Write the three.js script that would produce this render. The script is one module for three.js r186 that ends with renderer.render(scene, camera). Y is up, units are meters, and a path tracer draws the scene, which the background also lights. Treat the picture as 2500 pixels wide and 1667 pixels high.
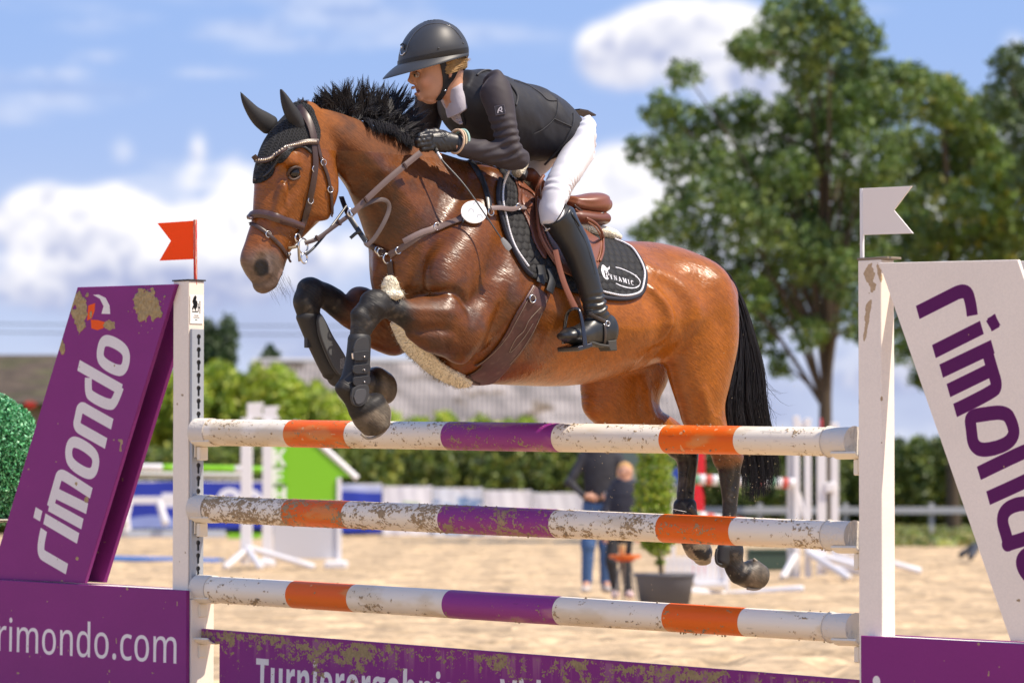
import * as THREE from 'three';
import { mergeGeometries, mergeVertices } from 'three/addons/utils/BufferGeometryUtils.js';
import { RoundedBoxGeometry } from 'three/addons/geometries/RoundedBoxGeometry.js';

// ---------------------------------------------------------------- camera, light, exposure
const F = 9840, HORIZON = 1202, CAM_Y = 1.06;            // focal length in photo pixels, horizon row, eye height
const PITCH = Math.atan((HORIZON - 833.5) / F);
const scene = new THREE.Scene();
const camera = new THREE.PerspectiveCamera(2 * Math.atan(833.5 / F) * 180 / Math.PI, 2500 / 1667, 0.5, 3000);
camera.position.set(0, CAM_Y, 0); camera.rotation.x = PITCH;
camera.focus = 14.45; camera.userData.fStop = 4.6;
scene.add(camera);
const renderer = new THREE.WebGLRenderer({ antialias: true });
renderer.toneMapping = THREE.LinearToneMapping; renderer.toneMappingExposure = 1.42;
renderer.shadowMap.enabled = true;
const SUN = new THREE.Vector3(.50, .82, .22).normalize();
const sun = new THREE.DirectionalLight(0xfff1de, 4.3);
sun.position.copy(SUN).multiplyScalar(60).add(new THREE.Vector3(0, 0, -30)); sun.target.position.set(0, 0, -30);
sun.castShadow = true; sun.shadow.radius = 1; sun.shadow.mapSize.set(4096, 4096);
Object.assign(sun.shadow.camera, { left: -45, right: 45, top: 60, bottom: -60, near: 1, far: 200 });
scene.add(sun, sun.target);

// ---------------------------------------------------------------- small maths
let seed = 7;
const rnd = () => { seed = (seed * 1664525 + 1013904223) >>> 0; return seed / 4294967296; };
const rr = (a, b) => a + (b - a) * rnd();
const gauss = () => (rnd() + rnd() + rnd() - 1.5) * 1.15;
const clamp = (x, a, b) => x < a ? a : x > b ? b : x, mix = (a, b, t) => a + (b - a) * t;
const sst = (a, b, x) => { const t = clamp((x - a) / (b - a), 0, 1); return t * t * (3 - 2 * t); };
const h3 = (x, y, z) => { let h = Math.imul(x, 374761393) + Math.imul(y, 668265263) + Math.imul(z, 1274126177) | 0; h = Math.imul(h ^ (h >>> 13), 1274126177); return ((h ^ (h >>> 16)) >>> 0) / 4294967296; };
function noise(x, y, z = 0) {
  const i = Math.floor(x), j = Math.floor(y), k = Math.floor(z); let a = x - i, b = y - j, c = z - k;
  a = a * a * (3 - 2 * a); b = b * b * (3 - 2 * b); c = c * c * (3 - 2 * c);
  const q = (K) => mix(mix(h3(i, j, K), h3(i + 1, j, K), a), mix(h3(i, j + 1, K), h3(i + 1, j + 1, K), a), b);
  return c === 0 ? q(k) : mix(q(k), q(k + 1), c);
}
function fbm(x, y, z = 0, n = 4) { let s = 0, a = .5, t = 0; for (let i = 0; i < n; i++) { s += a * noise(x, y, z); t += a; x = x * 2.03 + 17.1; y = y * 2.03 + 5.3; z = z * 2.03; a *= .5; } return s / t; }
const lin = (r, g, b) => new THREE.Color().setRGB(r / 255, g / 255, b / 255, THREE.SRGBColorSpace);

// ---------------------------------------------------------------- sky (air and clouds), in degrees about the view
{
  const W = 4096, H = 2048, data = new Float32Array(W * H * 4);
  // cumulus puffs: azimuth and elevation are given through the photograph's pixel rows and columns
  const puffs = [[60, 560, 150, 75, 1], [240, 545, 130, 70, 1], [320, 620, 190, 90, .9], [130, 690, 240, 80, .85], [520, 600, 130, 70, .95], [600, 560, 110, 110, .8], [640, 700, 170, 60, .5], [420, 760, 260, 50, .45], [480, 360, 28, 60, .5], [455, 440, 60, 50, .6], [295, 365, 48, 55, .45], [690, 480, 130, 90, .5], [850, 620, 150, 80, .55], [930, 760, 160, 60, .6],
    [50, 515, 46, 38, .9], [108, 488, 50, 38, 1], [165, 505, 44, 36, .9], [225, 505, 46, 36, .9], [282, 488, 50, 40, 1], [338, 512, 44, 36, .9], [405, 545, 50, 40, .8], [480, 525, 46, 40, .8], [540, 505, 46, 42, .8], [592, 530, 50, 44, .8], [470, 640, 150, 60, .7], [700, 600, 120, 70, .5], [560, 420, 60, 60, .4], [1450, 100, 40, 34, .8], [1500, 85, 44, 34, .9], [1570, 60, 50, 40, .8], [1640, 40, 60, 40, .8], [110, 185, 190, 30, .4], [520, 178, 170, 24, .5], [240, 140, 120, 20, .38], [760, 95, 26, 45, .32], [820, 10, 90, 14, .2],
    [1490, 120, 90, 60, .85], [1600, 90, 110, 70, .85], [1540, 180, 130, 50, .7], [1740, 60, 150, 80, .95], [1850, 160, 180, 120, .8], [1520, 420, 110, 60, 1], [1590, 500, 140, 90, 1], [1720, 440, 220, 130, .9], [1980, 380, 200, 150, .85], [1450, 520, 120, 70, .7], [1800, 620, 220, 80, .7], [2200, 560, 260, 160, .8], [2480, 300, 90, 120, .8], [2490, 120, 60, 60, .4], [1700, 860, 300, 60, .5], [2100, 940, 260, 60, .6], [2330, 900, 200, 60, .4], [1300, 640, 200, 90, .5]];
  const zen = lin(108, 148, 218), top = lin(150, 180, 231), low = lin(204, 211, 231), white = lin(252, 250, 252), grey = lin(168, 177, 211), gnd = lin(150, 132, 105);
  for (let j = 0; j < H; j++) {
    const el = ((j + .5) / H - .5) * Math.PI, ty = Math.tan(el), py = HORIZON - F * ty;
    for (let i = 0; i < W; i++) {
      const az = ((i + .5) / W - .5) * 2 * Math.PI, a = az + Math.PI / 2;      // 0 = the direction of view
      const o = (j * W + i) * 4; let r, g, b;
      if (el < -.02) { r = gnd.r; g = gnd.g; b = gnd.b; }
      else {
        const e1 = sst(-.02, .13, el), e2 = sst(.1, 1.2, el);
        r = mix(mix(low.r, top.r, e1), zen.r, e2); g = mix(mix(low.g, top.g, e1), zen.g, e2); b = mix(mix(low.b, top.b, e1), zen.b, e2);
        let m = 0, shade = 0;
        if (Math.abs(a) < .2 && el < .2) {
          const px = 1250 + F * Math.tan(a), n = fbm(px / 120, py / 90, 3.1, 5), n2 = fbm(px / 260 + 9, py / 130, 7, 4);
          let s = 0, sh = 0;
          for (const q of puffs) { const dx = (px - q[0]) / q[2], dy = (py - q[1]) / q[3], d2 = dx * dx + dy * dy; if (d2 < 5) { const f = Math.exp(-d2 * 1.2) * q[4]; s += f; sh += f * dy; } }
          const n4 = 1 - Math.abs(2 * fbm(px / 62, py / 48, 8.2, 4) - 1) * 1.6; m = sst(.2, .8, s * (.2 + 1.15 * n + .35 * n4)); shade = clamp(.30 + .75 * (s > .01 ? sh / s : 0) + 1.1 * (n2 - .5) - .8 * (n4 - .6) + .55 * sst(560, 790, py), 0, 1);
          const hz = sst(.04, 0, el) * .45 + sst(.085, .02, el) * .55 * sst(.3, .7, n2) + .3 * sst(.52, .75, fbm(px / 420, py / 90, 1.7, 4)); m = Math.max(m, hz);
        } else {
          const cx = a * 3 / Math.max(.25, Math.cos(el)), cy = el * 7, n = fbm(cx + 4, cy, 2.2, 4);
          m = sst(.52, .72, n) * .85 * sst(1.4, .5, el); shade = clamp(fbm(cx * 1.7, cy * 1.7 + 3, 5, 2), 0, 1) * .7;
        }
        r = mix(r, mix(white.r, grey.r, shade), m); g = mix(g, mix(white.g, grey.g, shade), m); b = mix(b, mix(white.b, grey.b, shade), m);
      }
      const ex = .80; data[o] = r * ex; data[o + 1] = g * ex; data[o + 2] = b * ex; data[o + 3] = 1;
    }
  }
  const sky = new THREE.DataTexture(data, W, H, THREE.RGBAFormat, THREE.FloatType);
  sky.mapping = THREE.EquirectangularReflectionMapping; sky.magFilter = sky.minFilter = THREE.LinearFilter; sky.needsUpdate = true;
  scene.background = sky; scene.environment = sky;
}
// ---------------------------------------------------------------- naming
const used = {};
function numbered(n) { if (!(n in used)) { used[n] = 0; return n; } used[n]++; return n + '_' + String(used[n]).padStart(3, '0'); }
function tag(o, label, category, group, kind) { if (label) o.userData.label = label; if (category) o.userData.category = category; if (group) o.userData.group = group; if (kind) o.userData.kind = kind; return o; }
function thing(name, label, category, group, frame) {
  const g = new THREE.Group(); g.name = numbered(name); scene.add(g); tag(g, label, category, group);
  if (frame) { g.position.copy(frame.O); g.rotation.y = frame.th; }
  return g;
}
function part(parent, name, geo, mat, label) {
  const m = new THREE.Mesh(Array.isArray(geo) ? merge(geo) : geo, mat); m.name = name; m.castShadow = m.receiveShadow = true; if (label) m.userData.label = label; parent.add(m); return m;
}
function merge(list) {
  const anyCol = list.some(g => g.attributes.color);
  const l = list.map(g => { let q = g.index ? g.toNonIndexed() : g; if (!q.attributes.uv) q.setAttribute('uv', new THREE.Float32BufferAttribute(new Float32Array(q.attributes.position.count * 2), 2)); if (!q.attributes.normal) q.computeVertexNormals(); for (const k of Object.keys(q.attributes)) if (!['position', 'normal', 'uv', anyCol ? 'color' : '-'].includes(k)) q.deleteAttribute(k); if (anyCol && !q.attributes.color) q.setAttribute('color', new THREE.Float32BufferAttribute(new Float32Array(q.attributes.position.count * 3).fill(1), 3)); return q; });
  return l.length > 1 ? mergeGeometries(l) : l[0];
}
const mat = (c, rough = .6, o = {}) => new THREE.MeshStandardMaterial({ color: Array.isArray(c) ? new THREE.Color().setRGB(...c) : c, roughness: rough, ...o });
const phys = (c, rough = .6, o = {}) => new THREE.MeshPhysicalMaterial({ color: Array.isArray(c) ? new THREE.Color().setRGB(...c) : c, roughness: rough, ...o });

// ---------------------------------------------------------------- measuring: where a sight line meets an upright plane
const cP = Math.cos(PITCH), sP = Math.sin(PITCH);
function ray(px, py) { const x = (px - 1250) / F, y = -(py - 833.5) / F; return [x, y * cP + sP, y * sP - cP]; }
function P(px, py, D) { const r = ray(px, py), t = D / -r[2]; return new THREE.Vector3(r[0] * t, CAM_Y + r[1] * t, -D); }
function ground(px, D, y = 0) { return new THREE.Vector3((px - 1250) / F * D, y, -D); }
class Frame {                                     // x to the right, y up, z towards the viewer, turned by th about y; origin on the ground
  constructor(O, th) { this.O = new THREE.Vector3(O.x, 0, O.z); this.th = th; this.c = Math.cos(th); this.s = Math.sin(th); this.tan = Math.tan(Math.abs(th)); }
  local(p) { const x = p.x - this.O.x, z = p.z - this.O.z; return [x * this.c - z * this.s, p.y, x * this.s + z * this.c]; }
  world(q) { return new THREE.Vector3(this.O.x + q[0] * this.c + q[2] * this.s, q[1], this.O.z - q[0] * this.s + q[2] * this.c); }
  lray(px, py) { const r = ray(px, py); const o = this.local({ x: 0, y: CAM_Y, z: 0 }); return [o, [r[0] * this.c - r[2] * this.s, r[1], r[0] * this.s + r[2] * this.c]]; }
  L(px, py, w = 0) { const [o, d] = this.lray(px, py), t = (w - o[2]) / d[2]; return [o[0] + d[0] * t, o[1] + d[1] * t, w]; }
  // cross-section from the two edges A and B of a form, at depth w
  sec(cv, ax, ay, bx, by, w, o = {}) {
    const a = cv(ax, ay), b = cv(bx, by), A = this.L(a[0], a[1], w), B = this.L(b[0], b[1], w);
    const n = [(A[0] - B[0]) / 2, (A[1] - B[1]) / 2, 0], h0 = Math.hypot(n[0], n[1]); n[0] /= h0; n[1] /= h0;
    const cf = Math.abs(n[0]), tt = this.tan * cf; let h, hw;
    if (o.hw) { hw = o.hw; h = Math.sqrt(Math.max(h0 * h0 - hw * hw * tt * tt, .36 * h0 * h0)); } else { const k = o.k ?? .88; h = h0 / Math.sqrt(1 + k * k * tt * tt); hw = h * k; }
    return [(A[0] + B[0]) / 2, (A[1] + B[1]) / 2, w, n[0], n[1], 0, h, hw, o.t ?? 0, o.c ?? 0];
  }
}
const crop = (x0, y0, s) => (x, y) => [x0 + x / s, y0 + y / s];
const nat = (x, y) => [x, y], r1 = crop(560, 20, 2.2403), r2 = crop(920, 20, 2.6133), r3 = crop(680, 560, 2.8516), r4 = crop(1150, 400, 2.376), r5 = crop(1350, 880, 2.306), r6 = crop(0, 500, 1.3436), r7 = crop(250, 760, 2.34), r8 = crop(1900, 400, 1.2376), z4 = crop(0, 850, 2.85), t6 = crop(1450, 0, 1.4933);

// ---------------------------------------------------------------- implicit forms: chains of elliptical sections, joined smoothly and meshed
function catmull(list, m) {
  if (list.length < 2) return list; const out = [], N = list[0].length;
  for (let i = 0; i < list.length - 1; i++) {
    const a = list[Math.max(0, i - 1)], b = list[i], c = list[i + 1], d = list[Math.min(list.length - 1, i + 2)];
    for (let j = 0; j < m; j++) { const t = j / m, t2 = t * t, t3 = t2 * t, r = []; for (let k = 0; k < N; k++) r.push(.5 * (2 * b[k] + (c[k] - a[k]) * t + (2 * a[k] - 5 * b[k] + 4 * c[k] - d[k]) * t2 + (3 * b[k] - a[k] - 3 * c[k] + d[k]) * t3)); out.push(r); }
  }
  out.push(list[list.length - 1].slice()); return out;
}
class Chain {
  constructor(secs, k, m, grow = 0, cap = 1) { this.cap = cap;
    this.k = k; const S = catmull(secs, m); if (grow) for (const s of S) { s[6] += grow; s[7] += grow; }
    this.seg = []; this.lo = [9, 9, 9]; this.hi = [-9, -9, -9];
    const r0 = s => Math.max(s[6], s[7]);
    for (const s of S) for (let q = 0; q < 3; q++) { this.lo[q] = Math.min(this.lo[q], s[q] - r0(s)); this.hi[q] = Math.max(this.hi[q], s[q] + r0(s)); }
    const T = S.length > 1 ? S : [S[0], S[0].map((v, i) => i === 0 ? v + 1e-4 : v)], n = T.length;
    // every section lies in its own plane: normal t, with the axes u (half-height) and v (half-width) in it
    this.sec = T.map((s, i) => {
      const a = T[Math.max(0, i - 1)], b = T[Math.min(n - 1, i + 1)]; let ax = [b[0] - a[0], b[1] - a[1], b[2] - a[2]]; const l = Math.hypot(...ax) || 1e-6; ax = ax.map(v => v / l);
      let u = [s[3], s[4], s[5]]; const lu = Math.hypot(...u) || 1; u = u.map(v => v / lu); let dt = u[0] * ax[0] + u[1] * ax[1] + u[2] * ax[2];
      if (Math.abs(dt) > .8) { const k = .8 * Math.sign(dt); u = u.map((v, q) => v - ax[q] * (dt - k)); const m = Math.hypot(...u) || 1; u = u.map(v => v / m); dt = u[0] * ax[0] + u[1] * ax[1] + u[2] * ax[2]; if (Math.abs(dt) > .95) { u = Math.abs(ax[2]) < .9 ? [-ax[1], ax[0], 0] : [1, 0, 0]; const m2 = Math.hypot(...u) || 1; u = u.map(v => v / m2); dt = u[0] * ax[0] + u[1] * ax[1] + u[2] * ax[2]; } }
      let t = ax.map((v, q) => v - u[q] * dt); const lt = Math.hypot(...t) || 1; t = t.map(v => v / lt);
      return { c: [s[0], s[1], s[2]], t, u, v: [t[1] * u[2] - t[2] * u[1], t[2] * u[0] - t[0] * u[2], t[0] * u[1] - t[1] * u[0]], h: Math.max(s[6], .002), w: Math.max(s[7], .002), tp: s[8], col: s[9], f: [] };
    });
    this.col = 0; this.arr = new Float64Array(n * 17); this.sec.forEach((s, i) => this.arr.set([...s.c, ...s.t, ...s.u, ...s.v, s.h, s.w, s.tp, s.col, 0], i * 17)); this.n = n;
  }
  box(x, y, z) { const dx = Math.max(this.lo[0] - x, x - this.hi[0], 0), dy = Math.max(this.lo[1] - y, y - this.hi[1], 0), dz = Math.max(this.lo[2] - z, z - this.hi[2], 0); return Math.sqrt(dx * dx + dy * dy + dz * dz); }
  d(x, y, z) {
    const A = this.arr, n = this.n; let best = 1e9, near = 1e9, nc = 0;
    let s0 = (x - A[0]) * A[3] + (y - A[1]) * A[4] + (z - A[2]) * A[5];
    for (let i = 0; i < n - 1; i++) {
      const o = i * 17, p = o + 17, s1 = (x - A[p]) * A[p + 3] + (y - A[p + 1]) * A[p + 4] + (z - A[p + 2]) * A[p + 5]; let t = -1, ex = 0;
      if (s0 >= 0 && s1 <= 0) t = s0 / (s0 - s1 + 1e-12); else if (i === 0 && s0 < 0) { t = 0; ex = s0; } else if (i === n - 2 && s1 > 0) { t = 1; ex = s1; }
      s0 = s1;
      if (t < 0) { const dx = x - A[o], dy = y - A[o + 1], dz = z - A[o + 2], q = Math.sqrt(dx * dx + dy * dy + dz * dz) - Math.min(A[o + 12], A[o + 13]) * .8; if (q < near) { near = q; nc = A[o + 15]; } continue; }
      const T = 1 - t, qx = x - (A[o] * T + A[p] * t), qy = y - (A[o + 1] * T + A[p + 1] * t), qz = z - (A[o + 2] * T + A[p + 2] * t);
      const an = qx * (A[o + 6] * T + A[p + 6] * t) + qy * (A[o + 7] * T + A[p + 7] * t) + qz * (A[o + 8] * T + A[p + 8] * t), ab = qx * (A[o + 9] * T + A[p + 9] * t) + qy * (A[o + 10] * T + A[p + 10] * t) + qz * (A[o + 11] * T + A[p + 11] * t);
      const h = A[o + 12] * T + A[p + 12] * t, tp = A[o + 14] * T + A[p + 14] * t; let w = A[o + 13] * T + A[p + 13] * t; if (tp) w *= 1 - tp * clamp(an / h, -.3, 1);
      const m = Math.min(h, w) * this.cap, a = an / h, b = ab / w, c = ex / m, k0 = Math.sqrt(a * a + b * b + c * c), k1 = Math.sqrt(a * a / h / h + b * b / w / w + c * c / m / m), d = k0 < 1e-4 ? -Math.min(h, w) : k0 * (k0 - 1) / k1;
      if (d < best) { best = d; this.col = A[o + 15] * T + A[p + 15] * t; }
    }
    if (best > 1e8) { best = Math.max(near, .003); this.col = nc; }
    return best;
  }
}
class Field {
  constructor() { this.add_ = []; this.sub_ = []; this.disp = null; }
  add(secs, k = .03, m = 3, cap = 1) { this.add_.push(new Chain(secs, k, m, 0, cap)); return this; }
  sub(secs, k = .02, m = 2) { this.sub_.push(new Chain(secs, k, m)); return this; }
  d(x, y, z) {
    let d = 1e3;
    for (const c of this.add_) { const bx = c.box(x, y, z); if (bx > d + c.k) continue; if (bx > .25 && d > 10) { d = Math.min(d, bx + .02); continue; } const e = c.d(x, y, z), k = c.k, h = Math.max(k - Math.abs(d - e), 0) / k; d = Math.min(d, e) - h * h * k * .25; }
    for (const c of this.sub_) { const bx = c.box(x, y, z); if (bx > c.k + .02) continue; const e = -c.d(x, y, z), k = c.k, h = Math.max(k - Math.abs(d - e), 0) / k; d = Math.max(d, e) + h * h * k * .25; }
    if (this.disp && d < .05 && d > -.05) d += this.disp(x, y, z);
    return d;
  }
  col(x, y, z) { let s = 0, t = 0; for (const c of this.add_) { if (c.box(x, y, z) > .05) continue; const e = c.d(x, y, z), w = Math.exp(-Math.max(e + .004, 0) / .006); s += w * c.col; t += w; } return t > 1e-9 ? s / t : 0; }
  grad(x, y, z, e = .003) { const gx = this.d(x + e, y, z) - this.d(x - e, y, z), gy = this.d(x, y + e, z) - this.d(x, y - e, z), gz = this.d(x, y, z + e) - this.d(x, y, z - e), l = Math.hypot(gx, gy, gz) || 1; return [gx / l, gy / l, gz / l]; }
  bounds(pad = .03) { const lo = [9, 9, 9], hi = [-9, -9, -9]; for (const c of this.add_) for (let q = 0; q < 3; q++) { lo[q] = Math.min(lo[q], c.lo[q] - pad); hi[q] = Math.max(hi[q], c.hi[q] + pad); } return [lo, hi]; }
  // first point on the form along a sight line of the frame, with its outward direction
  hit(fr, px, py) {
    const [o, dir] = fr.lray(px, py), l = Math.hypot(...dir), v = dir.map(q => q / l), [lo, hi] = this.bounds(); let t = (hi[2] + .1 - o[2]) / v[2]; const end = (lo[2] - .1 - o[2]) / v[2];
    for (let i = 0; i < 260 && t < end; i++) { const x = o[0] + v[0] * t, y = o[1] + v[1] * t, z = o[2] + v[2] * t, d = this.d(x, y, z); if (d < .0006) { return { p: [x, y, z], n: this.grad(x, y, z, .006) }; } t += Math.max(d * .7, .0006); }
    return null;
  }
}
// surface nets
function mesh(field, cell, { color, uv, bounds, smooth = .004 } = {}) {
  const [lo, hi] = bounds || field.bounds(cell * 2.5), nx = Math.ceil((hi[0] - lo[0]) / cell) + 1, ny = Math.ceil((hi[1] - lo[1]) / cell) + 1, nz = Math.ceil((hi[2] - lo[2]) / cell) + 1;
  const V = new Float32Array(nx * ny * nz).fill(1), id = (i, j, k) => (k * ny + j) * nx + i, Bk = 6;
  for (let k = 0; k < nz; k += Bk) for (let j = 0; j < ny; j += Bk) for (let i = 0; i < nx; i += Bk) {
    const c = field.d(lo[0] + (i + Bk / 2) * cell, lo[1] + (j + Bk / 2) * cell, lo[2] + (k + Bk / 2) * cell), far = Math.abs(c) > Bk * cell * 1.5;
    for (let c2 = k; c2 < Math.min(nz, k + Bk); c2++) for (let b = j; b < Math.min(ny, j + Bk); b++) for (let a = i; a < Math.min(nx, i + Bk); a++) V[id(a, b, c2)] = far ? c : field.d(lo[0] + a * cell, lo[1] + b * cell, lo[2] + c2 * cell);
  }
  const vid = new Int32Array(nx * ny * nz).fill(-1), pos = [], idx = [];
  const ed = [[0, 1], [0, 2], [0, 4], [1, 3], [1, 5], [2, 3], [2, 6], [3, 7], [4, 5], [4, 6], [5, 7], [6, 7]];
  for (let k = 0; k < nz - 1; k++) for (let j = 0; j < ny - 1; j++) for (let i = 0; i < nx - 1; i++) {
    const o = id(i, j, k), v = [V[o], V[o + 1], V[o + nx], V[o + nx + 1], V[o + nx * ny], V[o + nx * ny + 1], V[o + nx * ny + nx], V[o + nx * ny + nx + 1]]; let s = 0; for (let q = 0; q < 8; q++) if (v[q] < 0) s++; if (s === 0 || s === 8) continue;
    let x = 0, y = 0, z = 0, n = 0; for (const [a, b] of ed) if ((v[a] < 0) !== (v[b] < 0)) { const t = v[a] / (v[a] - v[b]); x += (a & 1) + ((b & 1) - (a & 1)) * t; y += (a >> 1 & 1) + ((b >> 1 & 1) - (a >> 1 & 1)) * t; z += (a >> 2) + ((b >> 2) - (a >> 2)) * t; n++; }
    vid[o] = pos.length / 3; pos.push(lo[0] + (i + x / n) * cell, lo[1] + (j + y / n) * cell, lo[2] + (k + z / n) * cell);
  }
  const quad = (a, b, c, d, f) => { if (a < 0 || b < 0 || c < 0 || d < 0) return; f ? idx.push(a, b, c, a, c, d) : idx.push(a, c, b, a, d, c); };
  const sx = 1, sy = nx, sz = nx * ny;
  for (let k = 1; k < nz - 1; k++) for (let j = 1; j < ny - 1; j++) for (let i = 1; i < nx - 1; i++) {
    const o = id(i, j, k), a = V[o] < 0;
    if (a !== (V[o + sx] < 0)) quad(vid[o - sy - sz], vid[o - sz], vid[o], vid[o - sy], a);
    if (a !== (V[o + sy] < 0)) quad(vid[o - sx - sz], vid[o - sx], vid[o], vid[o - sz], a);
    if (a !== (V[o + sz] < 0)) quad(vid[o - sx - sy], vid[o - sy], vid[o], vid[o - sx], a);
  }
  const nor = [], col = [], uvs = [];
  for (let i = 0; i < pos.length; i += 3) {
    let g = field.grad(pos[i], pos[i + 1], pos[i + 2], Math.max(cell * .7, smooth)); const d = clamp(field.d(pos[i], pos[i + 1], pos[i + 2]), -cell, cell); pos[i] -= g[0] * d * .8; pos[i + 1] -= g[1] * d * .8; pos[i + 2] -= g[2] * d * .8;
    nor.push(...g); if (color) { const c = color(pos[i], pos[i + 1], pos[i + 2], g); col.push(c[0], c[1], c[2]); } uvs.push(...(uv ? uv(pos[i], pos[i + 1], pos[i + 2], g) : [pos[i], pos[i + 1]]));
  }
  const G = new THREE.BufferGeometry(); G.setAttribute('position', new THREE.Float32BufferAttribute(pos, 3)); G.setAttribute('normal', new THREE.Float32BufferAttribute(nor, 3)); G.setAttribute('uv', new THREE.Float32BufferAttribute(uvs, 2)); if (color) G.setAttribute('color', new THREE.Float32BufferAttribute(col, 3)); G.setIndex(idx); return G;
}
// a round section at local point p
const ball = (p, r, ry = r, rz = r, c = 0) => [p[0], p[1], p[2], 0, 1, 0, ry, rz, 0, c];
function capsule(p, q, a, b = a, c = 0, c2 = c) { let ax = [q[0] - p[0], q[1] - p[1], q[2] - p[2]]; const n = Math.abs(ax[1]) > Math.hypot(ax[0], ax[2]) ? [1, 0, 0] : [0, 1, 0]; return [[...p, ...n, a, a, 0, c], [...q, ...n, b, b, 0, c2]]; }

// ---------------------------------------------------------------- sheets and straps laid on a form
function shell(grid, thick) {                    // grid[i][j] = {p, n}: a closed sheet of the given thickness
  const nu = grid.length, nv = grid[0].length, pos = [], uv = [], idx = [];
  for (const s of [1, 0]) for (let i = 0; i < nu; i++) for (let j = 0; j < nv; j++) { const g = grid[i][j], o = s ? thick : 0; pos.push(g.p[0] + g.n[0] * o, g.p[1] + g.n[1] * o, g.p[2] + g.n[2] * o); uv.push(...(g.uv || [g.p[0], g.p[1]])); }
  const N = nu * nv, at = (i, j) => i * nv + j, q = (a, b, c, d) => idx.push(a, b, c, a, c, d);
  const g0 = grid[0][0], a = grid[Math.min(1, nu - 1)][0].p, b = grid[0][Math.min(1, nv - 1)].p;
  const mi = nu >> 1, mj = nv >> 1, m0 = grid[mi][mj], u1 = grid[Math.min(mi + 1, nu - 1)][mj].p, u0 = grid[Math.max(mi - 1, 0)][mj].p, v1 = grid[mi][Math.min(mj + 1, nv - 1)].p, v0 = grid[mi][Math.max(mj - 1, 0)].p;
  const du = [0, 1, 2].map(k => u1[k] - u0[k]), dv = [0, 1, 2].map(k => v1[k] - v0[k]), cr = [du[1] * dv[2] - du[2] * dv[1], du[2] * dv[0] - du[0] * dv[2], du[0] * dv[1] - du[1] * dv[0]], flip = cr[0] * m0.n[0] + cr[1] * m0.n[1] + cr[2] * m0.n[2] < 0;
  const f = (a, b, c, d) => flip ? q(a, d, c, b) : q(a, b, c, d);
  for (let i = 0; i < nu - 1; i++) for (let j = 0; j < nv - 1; j++) { f(at(i, j), at(i + 1, j), at(i + 1, j + 1), at(i, j + 1)); f(N + at(i, j + 1), N + at(i + 1, j + 1), N + at(i + 1, j), N + at(i, j)); }
  for (let i = 0; i < nu - 1; i++) { f(N + at(i, 0), N + at(i + 1, 0), at(i + 1, 0), at(i, 0)); f(at(i, nv - 1), at(i + 1, nv - 1), N + at(i + 1, nv - 1), N + at(i, nv - 1)); }
  for (let j = 0; j < nv - 1; j++) { f(at(0, j), at(0, j + 1), N + at(0, j + 1), N + at(0, j)); f(N + at(nu - 1, j), N + at(nu - 1, j + 1), at(nu - 1, j + 1), at(nu - 1, j)); }
  let G = new THREE.BufferGeometry(); G.setAttribute('position', new THREE.Float32BufferAttribute(pos, 3)); G.setAttribute('uv', new THREE.Float32BufferAttribute(uv, 2)); G.setIndex(idx);
  // sharp rim: front sheet keeps smooth normals
  G = G.toNonIndexed(); G.deleteAttribute('normal'); return creased(G, .9);
}
function creased(G, angle) {                     // smooth normals except over edges sharper than the angle
  const p = G.attributes.position, n = p.count, fn = [], map = new Map(), key = i => Math.round(p.getX(i) * 1e4) + '_' + Math.round(p.getY(i) * 1e4) + '_' + Math.round(p.getZ(i) * 1e4);
  const a = new THREE.Vector3(), b = new THREE.Vector3(), c = new THREE.Vector3();
  for (let i = 0; i < n; i += 3) { a.fromBufferAttribute(p, i); b.fromBufferAttribute(p, i + 1); c.fromBufferAttribute(p, i + 2); b.sub(a); c.sub(a); b.cross(c); fn.push(b.clone()); }
  for (let i = 0; i < n; i++) { const k = key(i); if (!map.has(k)) map.set(k, []); map.get(k).push(i / 3 | 0); }
  const out = new Float32Array(n * 3), ca = Math.cos(angle), t = new THREE.Vector3();
  for (let i = 0; i < n; i++) { const f = fn[i / 3 | 0], fl = f.length(); t.set(0, 0, 0); for (const j of map.get(key(i))) { const g = fn[j], gl = g.length(); if (gl > 0 && f.dot(g) >= ca * fl * gl) t.add(g); } t.normalize(); out.set([t.x, t.y, t.z], i * 3); }
  G.setAttribute('normal', new THREE.BufferAttribute(out, 3)); return G;
}
const spl = (pts, n) => { const s = catmull(pts, 12); const L = [0]; for (let i = 1; i < s.length; i++) L.push(L[i - 1] + Math.hypot(...s[i].map((v, k) => v - s[i - 1][k]))); const out = []; let k = 0; for (let i = 0; i < n; i++) { const t = L[L.length - 1] * i / (n - 1); while (k < L.length - 2 && L[k + 1] < t) k++; const f = (t - L[k]) / ((L[k + 1] - L[k]) || 1); out.push(s[k].map((v, q) => v + (s[k + 1][q] - v) * clamp(f, 0, 1))); } return out; };
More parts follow.
